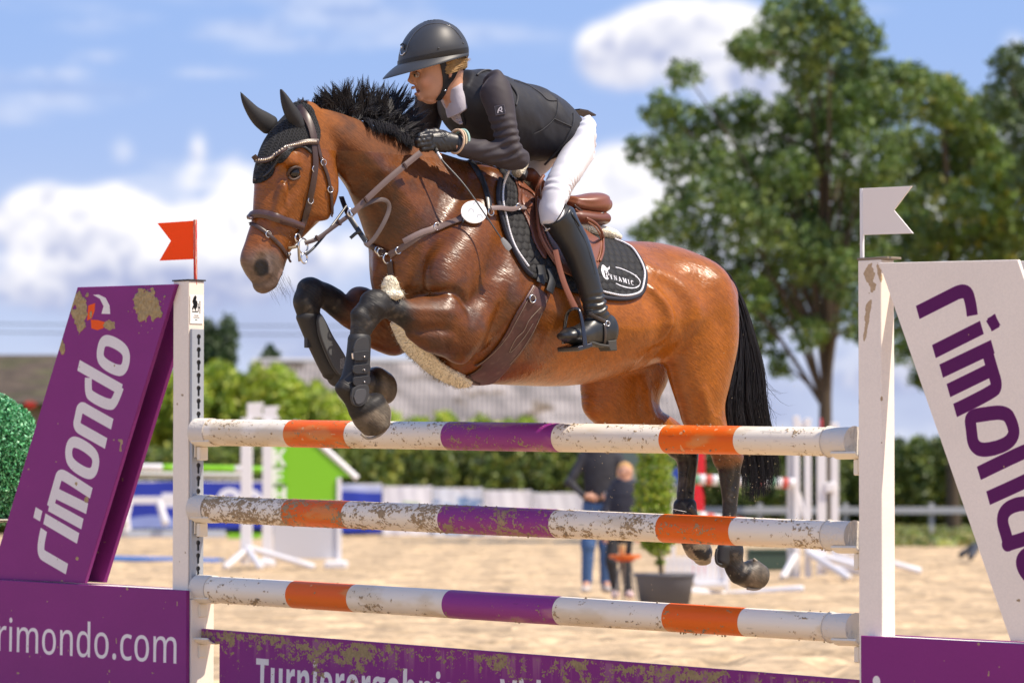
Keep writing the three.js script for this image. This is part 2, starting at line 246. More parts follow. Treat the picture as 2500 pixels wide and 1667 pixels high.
// a sheet between two traced edges, laid on a form
function drape(field, fr, cv, A, B, nu, nv, { off = .004, thick = .004, w = .2, bulge } = {}) {
  const a = spl(A.map(p => cv(...p)), nu), b = spl(B.map(p => cv(...p)), nu), grid = [];
  for (let i = 0; i < nu; i++) { const row = []; let last = null; for (let j = 0; j < nv; j++) { const t = j / (nv - 1), x = mix(a[i][0], b[i][0], t), y = mix(a[i][1], b[i][1], t); let g = field.hit(fr, x, y); if (!g) { g = { p: fr.L(x, y, last ? last.p[2] : w), n: last ? last.n : [0, 0, 1], miss: 1 }; } else last = g; const o = off + (bulge ? bulge(i / (nu - 1), t) : 0); row.push({ p: [g.p[0] + g.n[0] * o, g.p[1] + g.n[1] * o, g.p[2] + g.n[2] * o], n: g.n }); } grid.push(row); }
  for (let pass = 0; pass < 2; pass++) { const cp = grid.map(r => r.map(g => g.p.slice())); for (let i = 1; i < nu - 1; i++) for (let j = 1; j < nv - 1; j++) for (let k = 0; k < 3; k++) grid[i][j].p[k] = .5 * cp[i][j][k] + .125 * (cp[i - 1][j][k] + cp[i + 1][j][k] + cp[i][j - 1][k] + cp[i][j + 1][k]); }
  return shell(grid, thick);
}
// path points of a strap: on the form (raycast) or free when a w is given
function pathOn(field, fr, cv, pts, n, off) {
  const s = spl(pts.map(p => [...cv(p[0], p[1]), p[2] ?? 99]), n), out = []; let last = null;
  for (const q of s) { let g = null; if (q[2] > 50) { g = field.hit(fr, q[0], q[1]); if (g) { g.p = g.p.map((v, k) => v + g.n[k] * off); last = g; } else g = last ? { p: fr.L(q[0], q[1], last.p[2]), n: last.n } : { p: fr.L(q[0], q[1], 0), n: [-.75, .1, .65] }; } else g = { p: fr.L(q[0], q[1], q[2]), n: [fr.s * -.6, .1, .8] }; out.push(g); }
  return out;
}
function ribbon(path, width, thick, edge = 0) {  // a flat strap along a path; n = its facing
  const grid = [], n = path.length;
  for (let i = 0; i < n; i++) {
    const a = path[Math.max(0, i - 1)].p, b = path[Math.min(n - 1, i + 1)].p, t = [0, 1, 2].map(k => b[k] - a[k]), N = path[i].n; let s = [t[1] * N[2] - t[2] * N[1], t[2] * N[0] - t[0] * N[2], t[0] * N[1] - t[1] * N[0]]; const l = Math.hypot(...s) || 1; s = s.map(v => v / l);
    const wd = typeof width === 'function' ? width(i / (n - 1)) : width, row = []; for (let j = 0; j < 5; j++) { const f = (j / 4 - .5) * wd, cr = (1 - Math.pow(Math.abs(j / 2 - 1), 2)) * thick * .5; row.push({ p: path[i].p.map((v, k) => v + s[k] * f + N[k] * cr), n: N, uv: [i * .02, j * .25] }); } grid.push(row);
  }
  return shell(grid, thick);
}
function tube(pts, r, sides = 8, r2 = r, seg) {
  const n = seg || Math.max(2, pts.length * 3), s = spl(pts, n), pos = [], idx = [], uv = []; let up = new THREE.Vector3(.3, 1, .2);
  for (let i = 0; i < n; i++) {
    const a = s[Math.max(0, i - 1)], b = s[Math.min(n - 1, i + 1)], t = new THREE.Vector3(b[0] - a[0], b[1] - a[1], b[2] - a[2]).normalize(), u = up.clone().addScaledVector(t, -up.dot(t)); if (u.lengthSq() < 1e-6) u.set(1, 0, 0).addScaledVector(t, -t.x); u.normalize(); up = u; const v = t.clone().cross(u), R = mix(r, r2, i / (n - 1));
    for (let j = 0; j <= sides; j++) { const q = j / sides * 2 * Math.PI, c = Math.cos(q) * R, d = Math.sin(q) * R; pos.push(s[i][0] + u.x * c + v.x * d, s[i][1] + u.y * c + v.y * d, s[i][2] + u.z * c + v.z * d); uv.push(i / n, j / sides); }
  }
  const m = sides + 1; for (let i = 0; i < n - 1; i++) for (let j = 0; j < sides; j++) { const a = i * m + j; idx.push(a, a + 1, a + m + 1, a, a + m + 1, a + m); }
  for (const e of [0, n - 1]) { const c = pos.length / 3; pos.push(...s[e]); uv.push(0, 0); for (let j = 0; j < sides; j++) { const a = e * m + j; e ? idx.push(c, a, a + 1) : idx.push(c, a + 1, a); } }
  const G = new THREE.BufferGeometry(); G.setAttribute('position', new THREE.Float32BufferAttribute(pos, 3)); G.setAttribute('uv', new THREE.Float32BufferAttribute(uv, 2)); G.setIndex(idx); G.computeVertexNormals(); return G;
}
// hair: many tapered strands in one geometry; each strand = list of points
function strands(list, r, sides = 3) {
  const pos = [], idx = [], nor = [], uv = [];
  for (const pts of list) {
    const n = pts.length, base = pos.length / 3, rad = pts.r || r; let up = new THREE.Vector3(.31, .2, 1);
    for (let i = 0; i < n; i++) {
      const a = pts[Math.max(0, i - 1)], b = pts[Math.min(n - 1, i + 1)], t = new THREE.Vector3(b[0] - a[0], b[1] - a[1], b[2] - a[2]).normalize(), u = up.clone().addScaledVector(t, -up.dot(t)).normalize(), v = t.clone().cross(u), f = i / (n - 1), R = rad * (i === 0 ? .7 : 1 - f * f * .85);
      for (let j = 0; j < sides; j++) { const q = j / sides * 2 * Math.PI, c = Math.cos(q), d = Math.sin(q), N = [u.x * c + v.x * d, u.y * c + v.y * d, u.z * c + v.z * d]; pos.push(pts[i][0] + N[0] * R, pts[i][1] + N[1] * R, pts[i][2] + N[2] * R); nor.push(...N); uv.push(j / sides, f); }
      if (i) for (let j = 0; j < sides; j++) { const A = base + (i - 1) * sides + j, B = base + (i - 1) * sides + (j + 1) % sides; idx.push(A, B, B + sides, A, B + sides, A + sides); }
    }
  }
  const G = new THREE.BufferGeometry(); G.setAttribute('position', new THREE.Float32BufferAttribute(pos, 3)); G.setAttribute('normal', new THREE.Float32BufferAttribute(nor, 3)); G.setAttribute('uv', new THREE.Float32BufferAttribute(uv, 2)); G.setIndex(idx); return G;
}
// prism: outline (metres, local x y) between two depths, with a small bevel; uv spans the box [x0,y0,x1,y1]
function prism(pts, z0, z1, box, bevel = .002) {
  const s = new THREE.Shape(pts.map(p => new THREE.Vector2(p[0], p[1]))), t = Math.abs(z1 - z0);
  const G = new THREE.ExtrudeGeometry(s, { depth: t - 2 * bevel, bevelEnabled: bevel > 0, bevelSize: bevel, bevelThickness: bevel, bevelSegments: 1, bevelOffset: -bevel, curveSegments: 10 }); G.translate(0, 0, Math.min(z0, z1) + bevel);
  if (box) { const p = G.attributes.position, u = G.attributes.uv; for (let i = 0; i < p.count; i++) u.setXY(i, (p.getX(i) - box[0]) / (box[2] - box[0]), (p.getY(i) - box[1]) / (box[3] - box[1])); }
  return G;
}
const bx = (x0, x1, y0, y1, z0, z1, r = .003) => { const g = new RoundedBoxGeometry(x1 - x0, y1 - y0, z1 - z0, 2, r); g.translate((x0 + x1) / 2, (y0 + y1) / 2, (z0 + z1) / 2); return g; };
// drawing on a canvas whose units are metres of a box [x0,y0,x1,y1]
function canvasTex(box, res, draw, px) {
  const W = Math.round((box[2] - box[0]) * res), H = Math.round((box[3] - box[1]) * res), cv = document.createElement('canvas'); cv.width = W; cv.height = H; const g = cv.getContext('2d');
  g.setTransform(res, 0, 0, -res, -box[0] * res, box[3] * res); draw(g);
  if (px) { const im = g.getImageData(0, 0, W, H), d = im.data; for (let j = 0; j < H; j++) for (let i = 0; i < W; i++) { const o = (j * W + i) * 4, c = px(box[0] + (i + .5) / res, box[3] - (j + .5) / res, d[o], d[o + 1], d[o + 2]); if (c) { d[o] = c[0]; d[o + 1] = c[1]; d[o + 2] = c[2]; } } g.setTransform(1, 0, 0, 1, 0, 0); g.putImageData(im, 0, 0); }
  const t = new THREE.CanvasTexture(cv); t.colorSpace = THREE.SRGBColorSpace; t.anisotropy = 8; return t;
}
function dataTex(W, H, fn, srgb = true, rep) {
  const d = new Uint8Array(W * H * 4); for (let j = 0; j < H; j++) for (let i = 0; i < W; i++) { const c = fn((i + .5) / W, (j + .5) / H), o = (j * W + i) * 4; d[o] = clamp(c[0], 0, 255); d[o + 1] = clamp(c[1], 0, 255); d[o + 2] = clamp(c[2], 0, 255); d[o + 3] = 255; }
  const t = new THREE.DataTexture(d, W, H); t.magFilter = THREE.LinearFilter; t.minFilter = THREE.LinearMipmapLinearFilter; t.generateMipmaps = true; if (srgb) t.colorSpace = THREE.SRGBColorSpace; t.wrapS = t.wrapT = THREE.RepeatWrapping; if (rep) t.repeat.set(...rep); t.needsUpdate = true; return t;
}
// foliage: many small folded leaves inside soft lumps
const leafGeo = (() => { const g = new THREE.BufferGeometry(); g.setAttribute('position', new THREE.Float32BufferAttribute([0, -.5, 0, .32, 0, .1, 0, .5, 0, -.32, 0, .1], 3)); g.setAttribute('uv', new THREE.Float32BufferAttribute([.5, 0, 1, .5, .5, 1, 0, .5], 2)); g.setIndex([0, 1, 2, 0, 2, 3]); g.computeVertexNormals(); return g; })();
const sprig = (() => { const l = []; for (let i = 0; i < 7; i++) { const g = leafGeo.clone(); g.scale(.5, .62, .5); g.rotateX(rr(-1.2, 1.2)); g.rotateY(rr(0, 6.3)); g.rotateZ(rr(-1, 1)); g.translate(rr(-.45, .45), rr(-.4, .4), rr(-.45, .45)); l.push(g); } return mergeGeometries(l); })();
function leaves(parent, name, geo, m, lumps, size, cols, hollow = .35) {
  let N = 0; for (const l of lumps) N += l.n; const im = new THREE.InstancedMesh(geo, m, N), M = new THREE.Matrix4(), q = new THREE.Quaternion(), e = new THREE.Euler(), p = new THREE.Vector3(), s = new THREE.Vector3(), c = new THREE.Color(); let k = 0;
  for (const l of lumps) { const tone = rnd(); for (let i = 0; i < l.n; i++) {
    let x, y, z, d; do { x = rr(-1, 1); y = rr(-1, 1); z = rr(-1, 1); d = x * x + y * y + z * z; } while (d > 1 || d < hollow * rnd());
    p.set(l.p[0] + x * l.r[0], l.p[1] + y * l.r[1], l.p[2] + z * l.r[2]); e.set(rr(-3, 3), rr(-3, 3), rr(-3, 3)); q.setFromEuler(e); const z2 = size * rr(.65, 1.35); s.set(z2, z2, z2); im.setMatrixAt(k, M.compose(p, q, s));
    const a = cols[Math.floor(rnd() * cols.length)], f = rr(.75, 1.25) * (.85 + .3 * tone); c.setRGB(a[0] * f, a[1] * f, a[2] * f); im.setColorAt(k, c); k++; } }
  im.name = name; im.castShadow = im.receiveShadow = true; im.userData.kind = 'stuff'; parent.add(im); return im;
}
// ================================================================ the setting
const sandBump = dataTex(512, 512, (u, v) => { const f = fbm(u * 24, v * 24, 0, 4) * .6 + fbm(u * 90, v * 90, 3, 2) * .4; const q = f * 255; return [q, q, q]; }, false, [160, 160]);
const sandMap = dataTex(512, 512, (u, v) => { const a = fbm(u * 13 + 3, v * 13, 1, 5), b = fbm(u * 60, v * 60, 5, 3), k = .66 + .55 * a + .34 * (b - .5), s = noise(u * 220, v * 220, 9) > .86 ? .86 : 1; return [200 * k * s, 172 * k * s, 133 * k * s]; }, true, [90, 90]);
{
  const xs = [], zs = []; const push = (a, v0, v1, st) => { for (let v = v0; v < v1 - 1e-6; v += st) a.push(v); };
  push(xs, -700, -60, 80); push(xs, -60, -14, 4); push(xs, -14, 14, .14); push(xs, 14, 60, 4); push(xs, 60, 701, 80);
  push(zs, -900, -140, 76); push(zs, -140, -98, 3); push(zs, -98, -26, .12); push(zs, -26, 20, 1); push(zs, 20, 201, 36);
  const pos = [], uv = [], idx = [];
  for (const z of zs) for (const x of xs) {
    const near = sst(-125, -98, z) * sst(30, 12, Math.abs(x)); let y = 0;
    if (near) { const n = fbm(x * 1.7 + 40, z * 1.7, 1, 4) - .5, p = noise(x * 3.6, z * 3.6, 4), hoof = sst(.68, .9, p) * -.035; y = near * (n * .05 + hoof * 1.6 + .035 * (noise(x * 7, z * 7, 2) - .5)); }
    pos.push(x, y - .02, z); uv.push(x / 400, z / 400);
  }
  const nx = xs.length; for (let j = 0; j < zs.length - 1; j++) for (let i = 0; i < nx - 1; i++) { const a = j * nx + i; idx.push(a, a + nx, a + 1, a + 1, a + nx, a + nx + 1); }
  const G = new THREE.BufferGeometry(); G.setAttribute('position', new THREE.Float32BufferAttribute(pos, 3)); G.setAttribute('uv', new THREE.Float32BufferAttribute(uv, 2)); G.setIndex(idx); G.computeVertexNormals();
  tag(part(scene, 'ground', G, mat(0xffffff, .95, { map: sandMap, bumpMap: sandBump, bumpScale: .012 })), 'pale sandy riding arena surface with hoof marks', 'ground', null, 'structure');
}
tag(part(scene, 'grass_field', (() => { const g = new THREE.PlaneGeometry(1400, 780, 1, 1); g.rotateX(-Math.PI / 2); g.translate(0, .012, -505); return g; })(), mat([.10, .15, .03], .95)), 'green meadow beyond the hedges', 'meadow', null, 'structure');
const leafMat = o => new THREE.MeshPhysicalMaterial({ color: 0xffffff, roughness: .55, side: THREE.DoubleSide, transmission: .38, thickness: 0, ...o });
const LEAF = leafMat(), ROUGH = leafMat({ roughness: .8 });
const at = (px, py, D) => { const p = P(px, py, D); return [p.x, p.y, p.z]; };
// the strip of grass beyond the arena on the right
{
  const l = []; const a = at(1800, 1300, 86), b = at(2700, 1300, 86); for (let i = 0; i < 1; i++) l.push({ p: [(a[0] + b[0]) / 2, .05, -96], r: [(b[0] - a[0]) / 2 + 2, .14, 17], n: 26000 });
  const im = leaves(scene, 'grass', leafGeo, LEAF, l, .2, [[.24, .3, .04], [.32, .34, .06], [.18, .25, .04], [.38, .34, .1]], 0); tag(im, 'strip of short yellowish grass along the right edge of the arena', 'grass', null, 'stuff');
}
// hedges and shrubs
function hedge(name, label, cat, list, D, size, cols, dens, dz = 1.2) {          // list of [px, py_top, py_bottom, half-width px]
  const t = thing(name, label, cat); const l = [];
  for (const [px, y0, y1, hw] of list) { const a = at(px, y0, D), b = at(px, y1, D), rx = hw * D / F, ry = (a[1] - b[1]) / 2; l.push({ p: [a[0], (a[1] + b[1]) / 2, -D + rr(-.4, .4) * dz], r: [rx, ry, dz], n: Math.round(dens * rx * (ry + dz)) }); }
  leaves(t, 'foliage', sprig, LEAF, l, size, cols, .5);
  const bark = mat([.09, .065, .04], .9); for (const [px, y0, y1] of list) { const a = at(px, mix(y0, y1, .35), D); part(t, 'stem', tube([[a[0], 0, -D], [a[0] + rr(-.1, .1), a[1] * .5, -D], [a[0] + rr(-.2, .2), a[1], -D]], .06, 5, .02, 5), bark); } return t;
}
{
  const l = []; for (let x = -900; x < 1460; x += 44) l.push([x, 1070 + 30 * noise(x / 90, 1) - (x > 840 ? 10 : 0), 1320, 45]);
  hedge('hedge', 'dark green leafy hedge running behind the white banners', 'hedge', l, 104, .25, [[.17, .25, .025], [.11, .17, .02], [.26, .34, .04], [.07, .11, .018], [.34, .36, .05]], 950);
  const s = []; for (let x = 330; x < 1000; x += 20) { const top = 872 + rr(-8, 46) + 18 * noise(x / 60, 3) + (x > 690 ? (x - 690) * .5 : 0) + (x < 440 ? (440 - x) * .5 : 0); s.push([x, top, 1110, rr(14, 28)]); } for (let x = 1000; x < 1300; x += 22) s.push([x, 1022 + rr(-14, 30) + 25 * noise(x / 40, 5), 1120, rr(16, 30)]);
  hedge('tall_shrub', 'tall bright yellow-green shrubbery rising behind the hedge on the left', 'shrub', s, 109, .26, [[.44, .54, .03], [.36, .48, .03], [.55, .58, .06], [.24, .36, .03]], 1150, 1.6);
  const r = []; for (let x = 1650; x < 3500; x += 46) r.push([x, 1105 - 25 * noise(x / 80, 8) + (x > 2200 ? -20 : 0), 1300, 50]);
  hedge('hedge', 'dark hedge behind the rail on the right side of the arena', 'hedge', r, 112, .26, [[.09, .15, .025], [.065, .11, .02], [.16, .23, .03], [.24, .29, .04]], 800);
  hedge('round_bush', 'dark green round bush top far left behind the bright shrubbery', 'bush', [[508, 785, 900, 17], [556, 772, 900, 13], [532, 820, 900, 32], [660, 858, 900, 14]], 150, .4, [[.08, .13, .035], [.06, .1, .03]], 420);
}
// trees
function tree(label, D, base, trunkPts, lumps, size, cols, dens) {
  const t = thing('tree', label, 'tree'); const B = at(...base, D); t.position.set(B[0], 0, -D);
  const toL = (px, py, dz = 0) => { const a = at(px, py, D); return [a[0] - B[0], a[1], dz]; };
  const tr = [tube(trunkPts.map(q => toL(...q.slice(0, 2))), trunkPts[0][2] * D / F, 10, trunkPts[trunkPts.length - 1][2] * D / F, 24)];
  const L = []; lumps.forEach((q, i) => { const [x, y, r] = q, c = toL(x, y, rr(-1, 1) * 2.6), R = r * D / F; L.push({ p: c, r: [R * 1.17, R * 1.0, R * 1.05], n: Math.round(dens * R * R) });
    const k = trunkPts[Math.min(trunkPts.length - 1, 1 + (i % (trunkPts.length - 1)))], o = toL(k[0], k[1]); if (c[1] > o[1] - .5) tr.push(tube([o, [mix(o[0], c[0], .4), mix(o[1], c[1], .6), mix(o[2], c[2], .5)], c], .06, 5, .015, 8)); });
  part(t, 'trunk', tr, mat([.085, .062, .04], .95));
  leaves(t, 'crown', sprig, LEAF, L, size, cols, .25); return t;
}
{
  const c = (x, y, r) => [...t6(x, y), r / 1.4933];
  const A = [[700, 50, 90], [830, 40, 100], [940, 70, 80], [620, 140, 90], [760, 170, 120], [900, 190, 120], [1000, 150, 60], [1080, 240, 80], [1190, 240, 60], [540, 190, 60], [330, 280, 60], [250, 380, 70], [330, 440, 90], [440, 410, 60], [200, 510, 60], [290, 590, 80], [420, 560, 80], [560, 390, 90], [650, 480, 120], [800, 390, 120], [950, 410, 120], [1070, 390, 90], [540, 650, 110], [420, 730, 90], [270, 820, 70], [180, 840, 50], [390, 850, 90], [550, 830, 120], [700, 760, 130], [850, 640, 130], [990, 590, 130], [900, 850, 130], [750, 930, 120], [620, 980, 100], [560, 1080, 80], [680, 1110, 100], [800, 1080, 100], [920, 1040, 110], [1020, 950, 90], [620, 1230, 60], [690, 1320, 50], [920, 1190, 70], [780, 1220, 60], [860, 960, 110], [600, 760, 90], [1020, 740, 100], [840, 500, 90], [760, 280, 80], [480, 960, 70], [980, 300, 90], [700, 640, 90], [330, 700, 60]].map(q => c(...q));
  tree('large green oak with a bare lower trunk right of the horse', 86, [2020, 1202], [[2020, 1320, 20], [2016, 1000, 17], [2022, 850, 16], [2012, 640, 13], [2005, 380, 8], [2000, 160, 4]], A, .2, [[.125, .23, .035], [.17, .28, .04], [.075, .15, .025], [.29, .38, .06], [.2, .31, .045]].map(c => c.map(v => v * .86)), 620);
  const Bq = [[1320, 300, 60], [1200, 400, 100], [1320, 430, 90], [1150, 560, 110], [1300, 590, 120], [1430, 570, 100], [1100, 750, 110], [1250, 780, 130], [1400, 760, 130], [1520, 700, 100], [1150, 900, 110], [1300, 930, 110], [1450, 900, 110], [1540, 850, 100], [1180, 260, 60], [1130, 1280, 60], [1120, 1150, 90], [1250, 1080, 110], [1400, 1050, 100], [1540, 1000, 90], [1180, 1380, 40], [1400, 480, 90], [1480, 560, 90], [1500, 640, 110], [1430, 380, 50]].map(q => c(...q));
  tree('spreading lighter green tree behind the white flag with a few yellow leaves', 97, [2330, 1202], [[2330, 1320, 18], [2325, 900, 14], [2320, 600, 10], [2310, 330, 5]], Bq, .215, [[.18, .29, .035], [.21, .33, .04], [.09, .16, .025], [.27, .36, .045], [.16, .25, .03], [.21, .31, .035], [.14, .24, .025], [.17, .26, .035], [.42, .40, .02]].map(c => c.map(v => v * .9)), 620);
  tree('dark tree cut off by the right edge of the photo', 92, [2600, 1202], [[2600, 1320, 18], [2590, 800, 13], [2570, 400, 8], [2540, 180, 4]], [[1500, 230, 50], [1540, 330, 90], [1490, 410, 60], [1590, 200, 80], [1640, 350, 120], [1560, 500, 80], [1660, 560, 120], [1700, 760, 140], [1600, 650, 100]].map(q => c(...q)), .2, [[.09, .15, .025], [.12, .19, .03], [.07, .12, .022]], 560);
}
// buildings beyond
{
  const D = 135, s = D / F, X = px => (px - 1250) * s, Y = py => CAM_Y + (HORIZON - py) * s;
  const h = thing('stable_building', 'low stable with a brown mossy tiled roof behind the left purple wing', 'building'); h.position.set(X(60), 0, -D);
  const tile = dataTex(512, 256, (u, v) => { const r = (v * 16) % 1, c = (u * 40 + Math.floor(v * 16) * .5) % 1, n = fbm(u * 30, v * 20, 2, 4), m = sst(.5, .7, fbm(u * 9, v * 9, 7, 3)), k = (r < .12 ? .6 : 1) * (c < .1 ? .8 : 1) * (.7 + .6 * n); return [mix(88, 80, m) * k, mix(76, 78, m) * k, mix(64, 52, m) * k]; });
  const roof = bx(-9, 3.4, 0, .16, -3.4, 0, .02); roof.rotateX(.52); const y0 = Y(995); roof.translate(0, y0, .4); part(h, 'roof', roof, mat(0xffffff, .9, { map: tile, bumpMap: tile, bumpScale: .03 }));
  part(h, 'wall', bx(-8.6, 3.2, 0, y0 + .1, -2.6, 0, .02), mat([.35, .2, .13], .9)); part(h, 'ridge', tube([[-9, y0 + 1.76, -2.55], [3.4, y0 + 1.76, -2.55]], .1, 8), mat([.12, .09, .07], .9));
  const b = thing('riding_hall', 'long hall with a pale corrugated roof behind the hedge under the horse', 'building'); b.position.set(X(1150), 0, -140);
  const s2 = 140 / F, Yb = py => CAM_Y + (HORIZON - py) * s2, yb = Yb(1065), yt = Yb(872), run = 5.5, len = Math.hypot(run, yt - yb), ang = Math.atan2(yt - yb, run);
  const sheetMap = dataTex(512, 512, (u, v) => { const n = fbm(u * 26 + v * 3, v * 3 , 1, 4), f = fbm(u * 8, v * 8, 5, 4), row = Math.abs(((v * 4) % 1) - .5) > .47 ? .72 : 1, mo = sst(.6, .75, fbm(u * 14 + 5, v * 5, 9, 4)); const k = (.54 + .46 * n) * row * (.9 + .2 * f); return [mix(186, 120, mo) * k, mix(176, 104, mo) * k, mix(170, 84, mo) * k]; });
  const pos = [], uv = [], idx = []; const N = 420; for (let i = 0; i <= N; i++) for (let j = 0; j < 2; j++) { const x = -8 + 18 * i / N, r = .035 * Math.sin(i * 1.57); pos.push(x - (j ? 0 : 0), j * len, r); uv.push(i / N, j); } for (let i = 0; i < N; i++) { const a = i * 2; idx.push(a, a + 2, a + 1, a + 1, a + 2, a + 3); }
  const G = new THREE.BufferGeometry(); G.setAttribute('position', new THREE.Float32BufferAttribute(pos, 3)); G.setAttribute('uv', new THREE.Float32BufferAttribute(uv, 2)); G.setIndex(idx); G.rotateX(-Math.PI / 2 + ang); G.translate(0, yb, .5); G.computeVertexNormals();
  part(b, 'roof', G, mat(0xffffff, .75, { map: sheetMap, side: THREE.DoubleSide })); part(b, 'wall', bx(-7.8, 9.8, 0, yb, -run, .2, .02), mat([.4, .36, .3], .9)); part(b, 'ridge', tube([[-8, yt + .02, -run + .5], [10, yt + .02, -run + .5]], .11, 8), mat([.5, .48, .46], .7));
}
// overhead wires far behind
{
  for (const [y0, y1, l] of [[786, 800, 'topmost thin overhead wire far behind the shrubbery left of the horse'], [806, 822, 'lower thin overhead wire far behind the shrubbery left of the horse']]) {
    const a = at(-300, y0, 165), m = at(560, (y0 + y1) / 2 + 2, 165), b = at(2900, y1, 165); tag(part(scene, numbered('overhead_wire'), tube([a, m, b], .022, 5, .022, 30), mat([.12, .12, .14], .6)), l, 'wire');
  }
}
// ================================================================ the jump
const FF = (() => { const a = P(470, 1055, 16), b = P(2095, 1085, 13.48); return new Frame(a, -Math.atan2(b.z - a.z, b.x - a.x)); })();
const fx = (px, py, w = 0) => { const q = FF.L(px, py, w); return [q[0], q[1]]; };
const MUD = (n) => [mix(150, 176, n), mix(128, 152, n), mix(98, 118, n)];
const WHITE = mat(0xf0e4d3, .5), CREAM = mat(0xe9dfcb, .5), PURPLE = 0x832c78, ORANGE = [232, 98, 14], STEEL = mat([.40, .43, .47], .5, { metalness: .35 });
function speckle(x, y, c, sd, big = .0) {      // dried splashes of mud
  const n = fbm(x * 90 + sd, y * 90, sd, 2), a = noise(x * 26 + sd, y * 26, 3.3 + sd), d = noise(x * 70 + sd * 3, y * 70, 8.1); if (d * .6 + a * .4 > .87 - big) return MUD(n); const k = 1 + .05 * (fbm(x * 5, y * 9, sd, 3) - .5) + .03 * (noise(x * 300, y * 300, 1) - .5); return c.map(v => v * k);
}
const splat = (x, y, cx, cy, rx, ry, sd, ang = 0) => { let dx = x - cx, dy = y - cy; const c = Math.cos(ang), s = Math.sin(ang), a = (dx * c + dy * s) / rx, b = (-dx * s + dy * c) / ry, d = Math.sqrt(a * a + b * b); return d < 1.6 ? 1.15 - d + 1.3 * (fbm(x * 38 + sd, y * 38, sd, 4) - .5) : -1; };
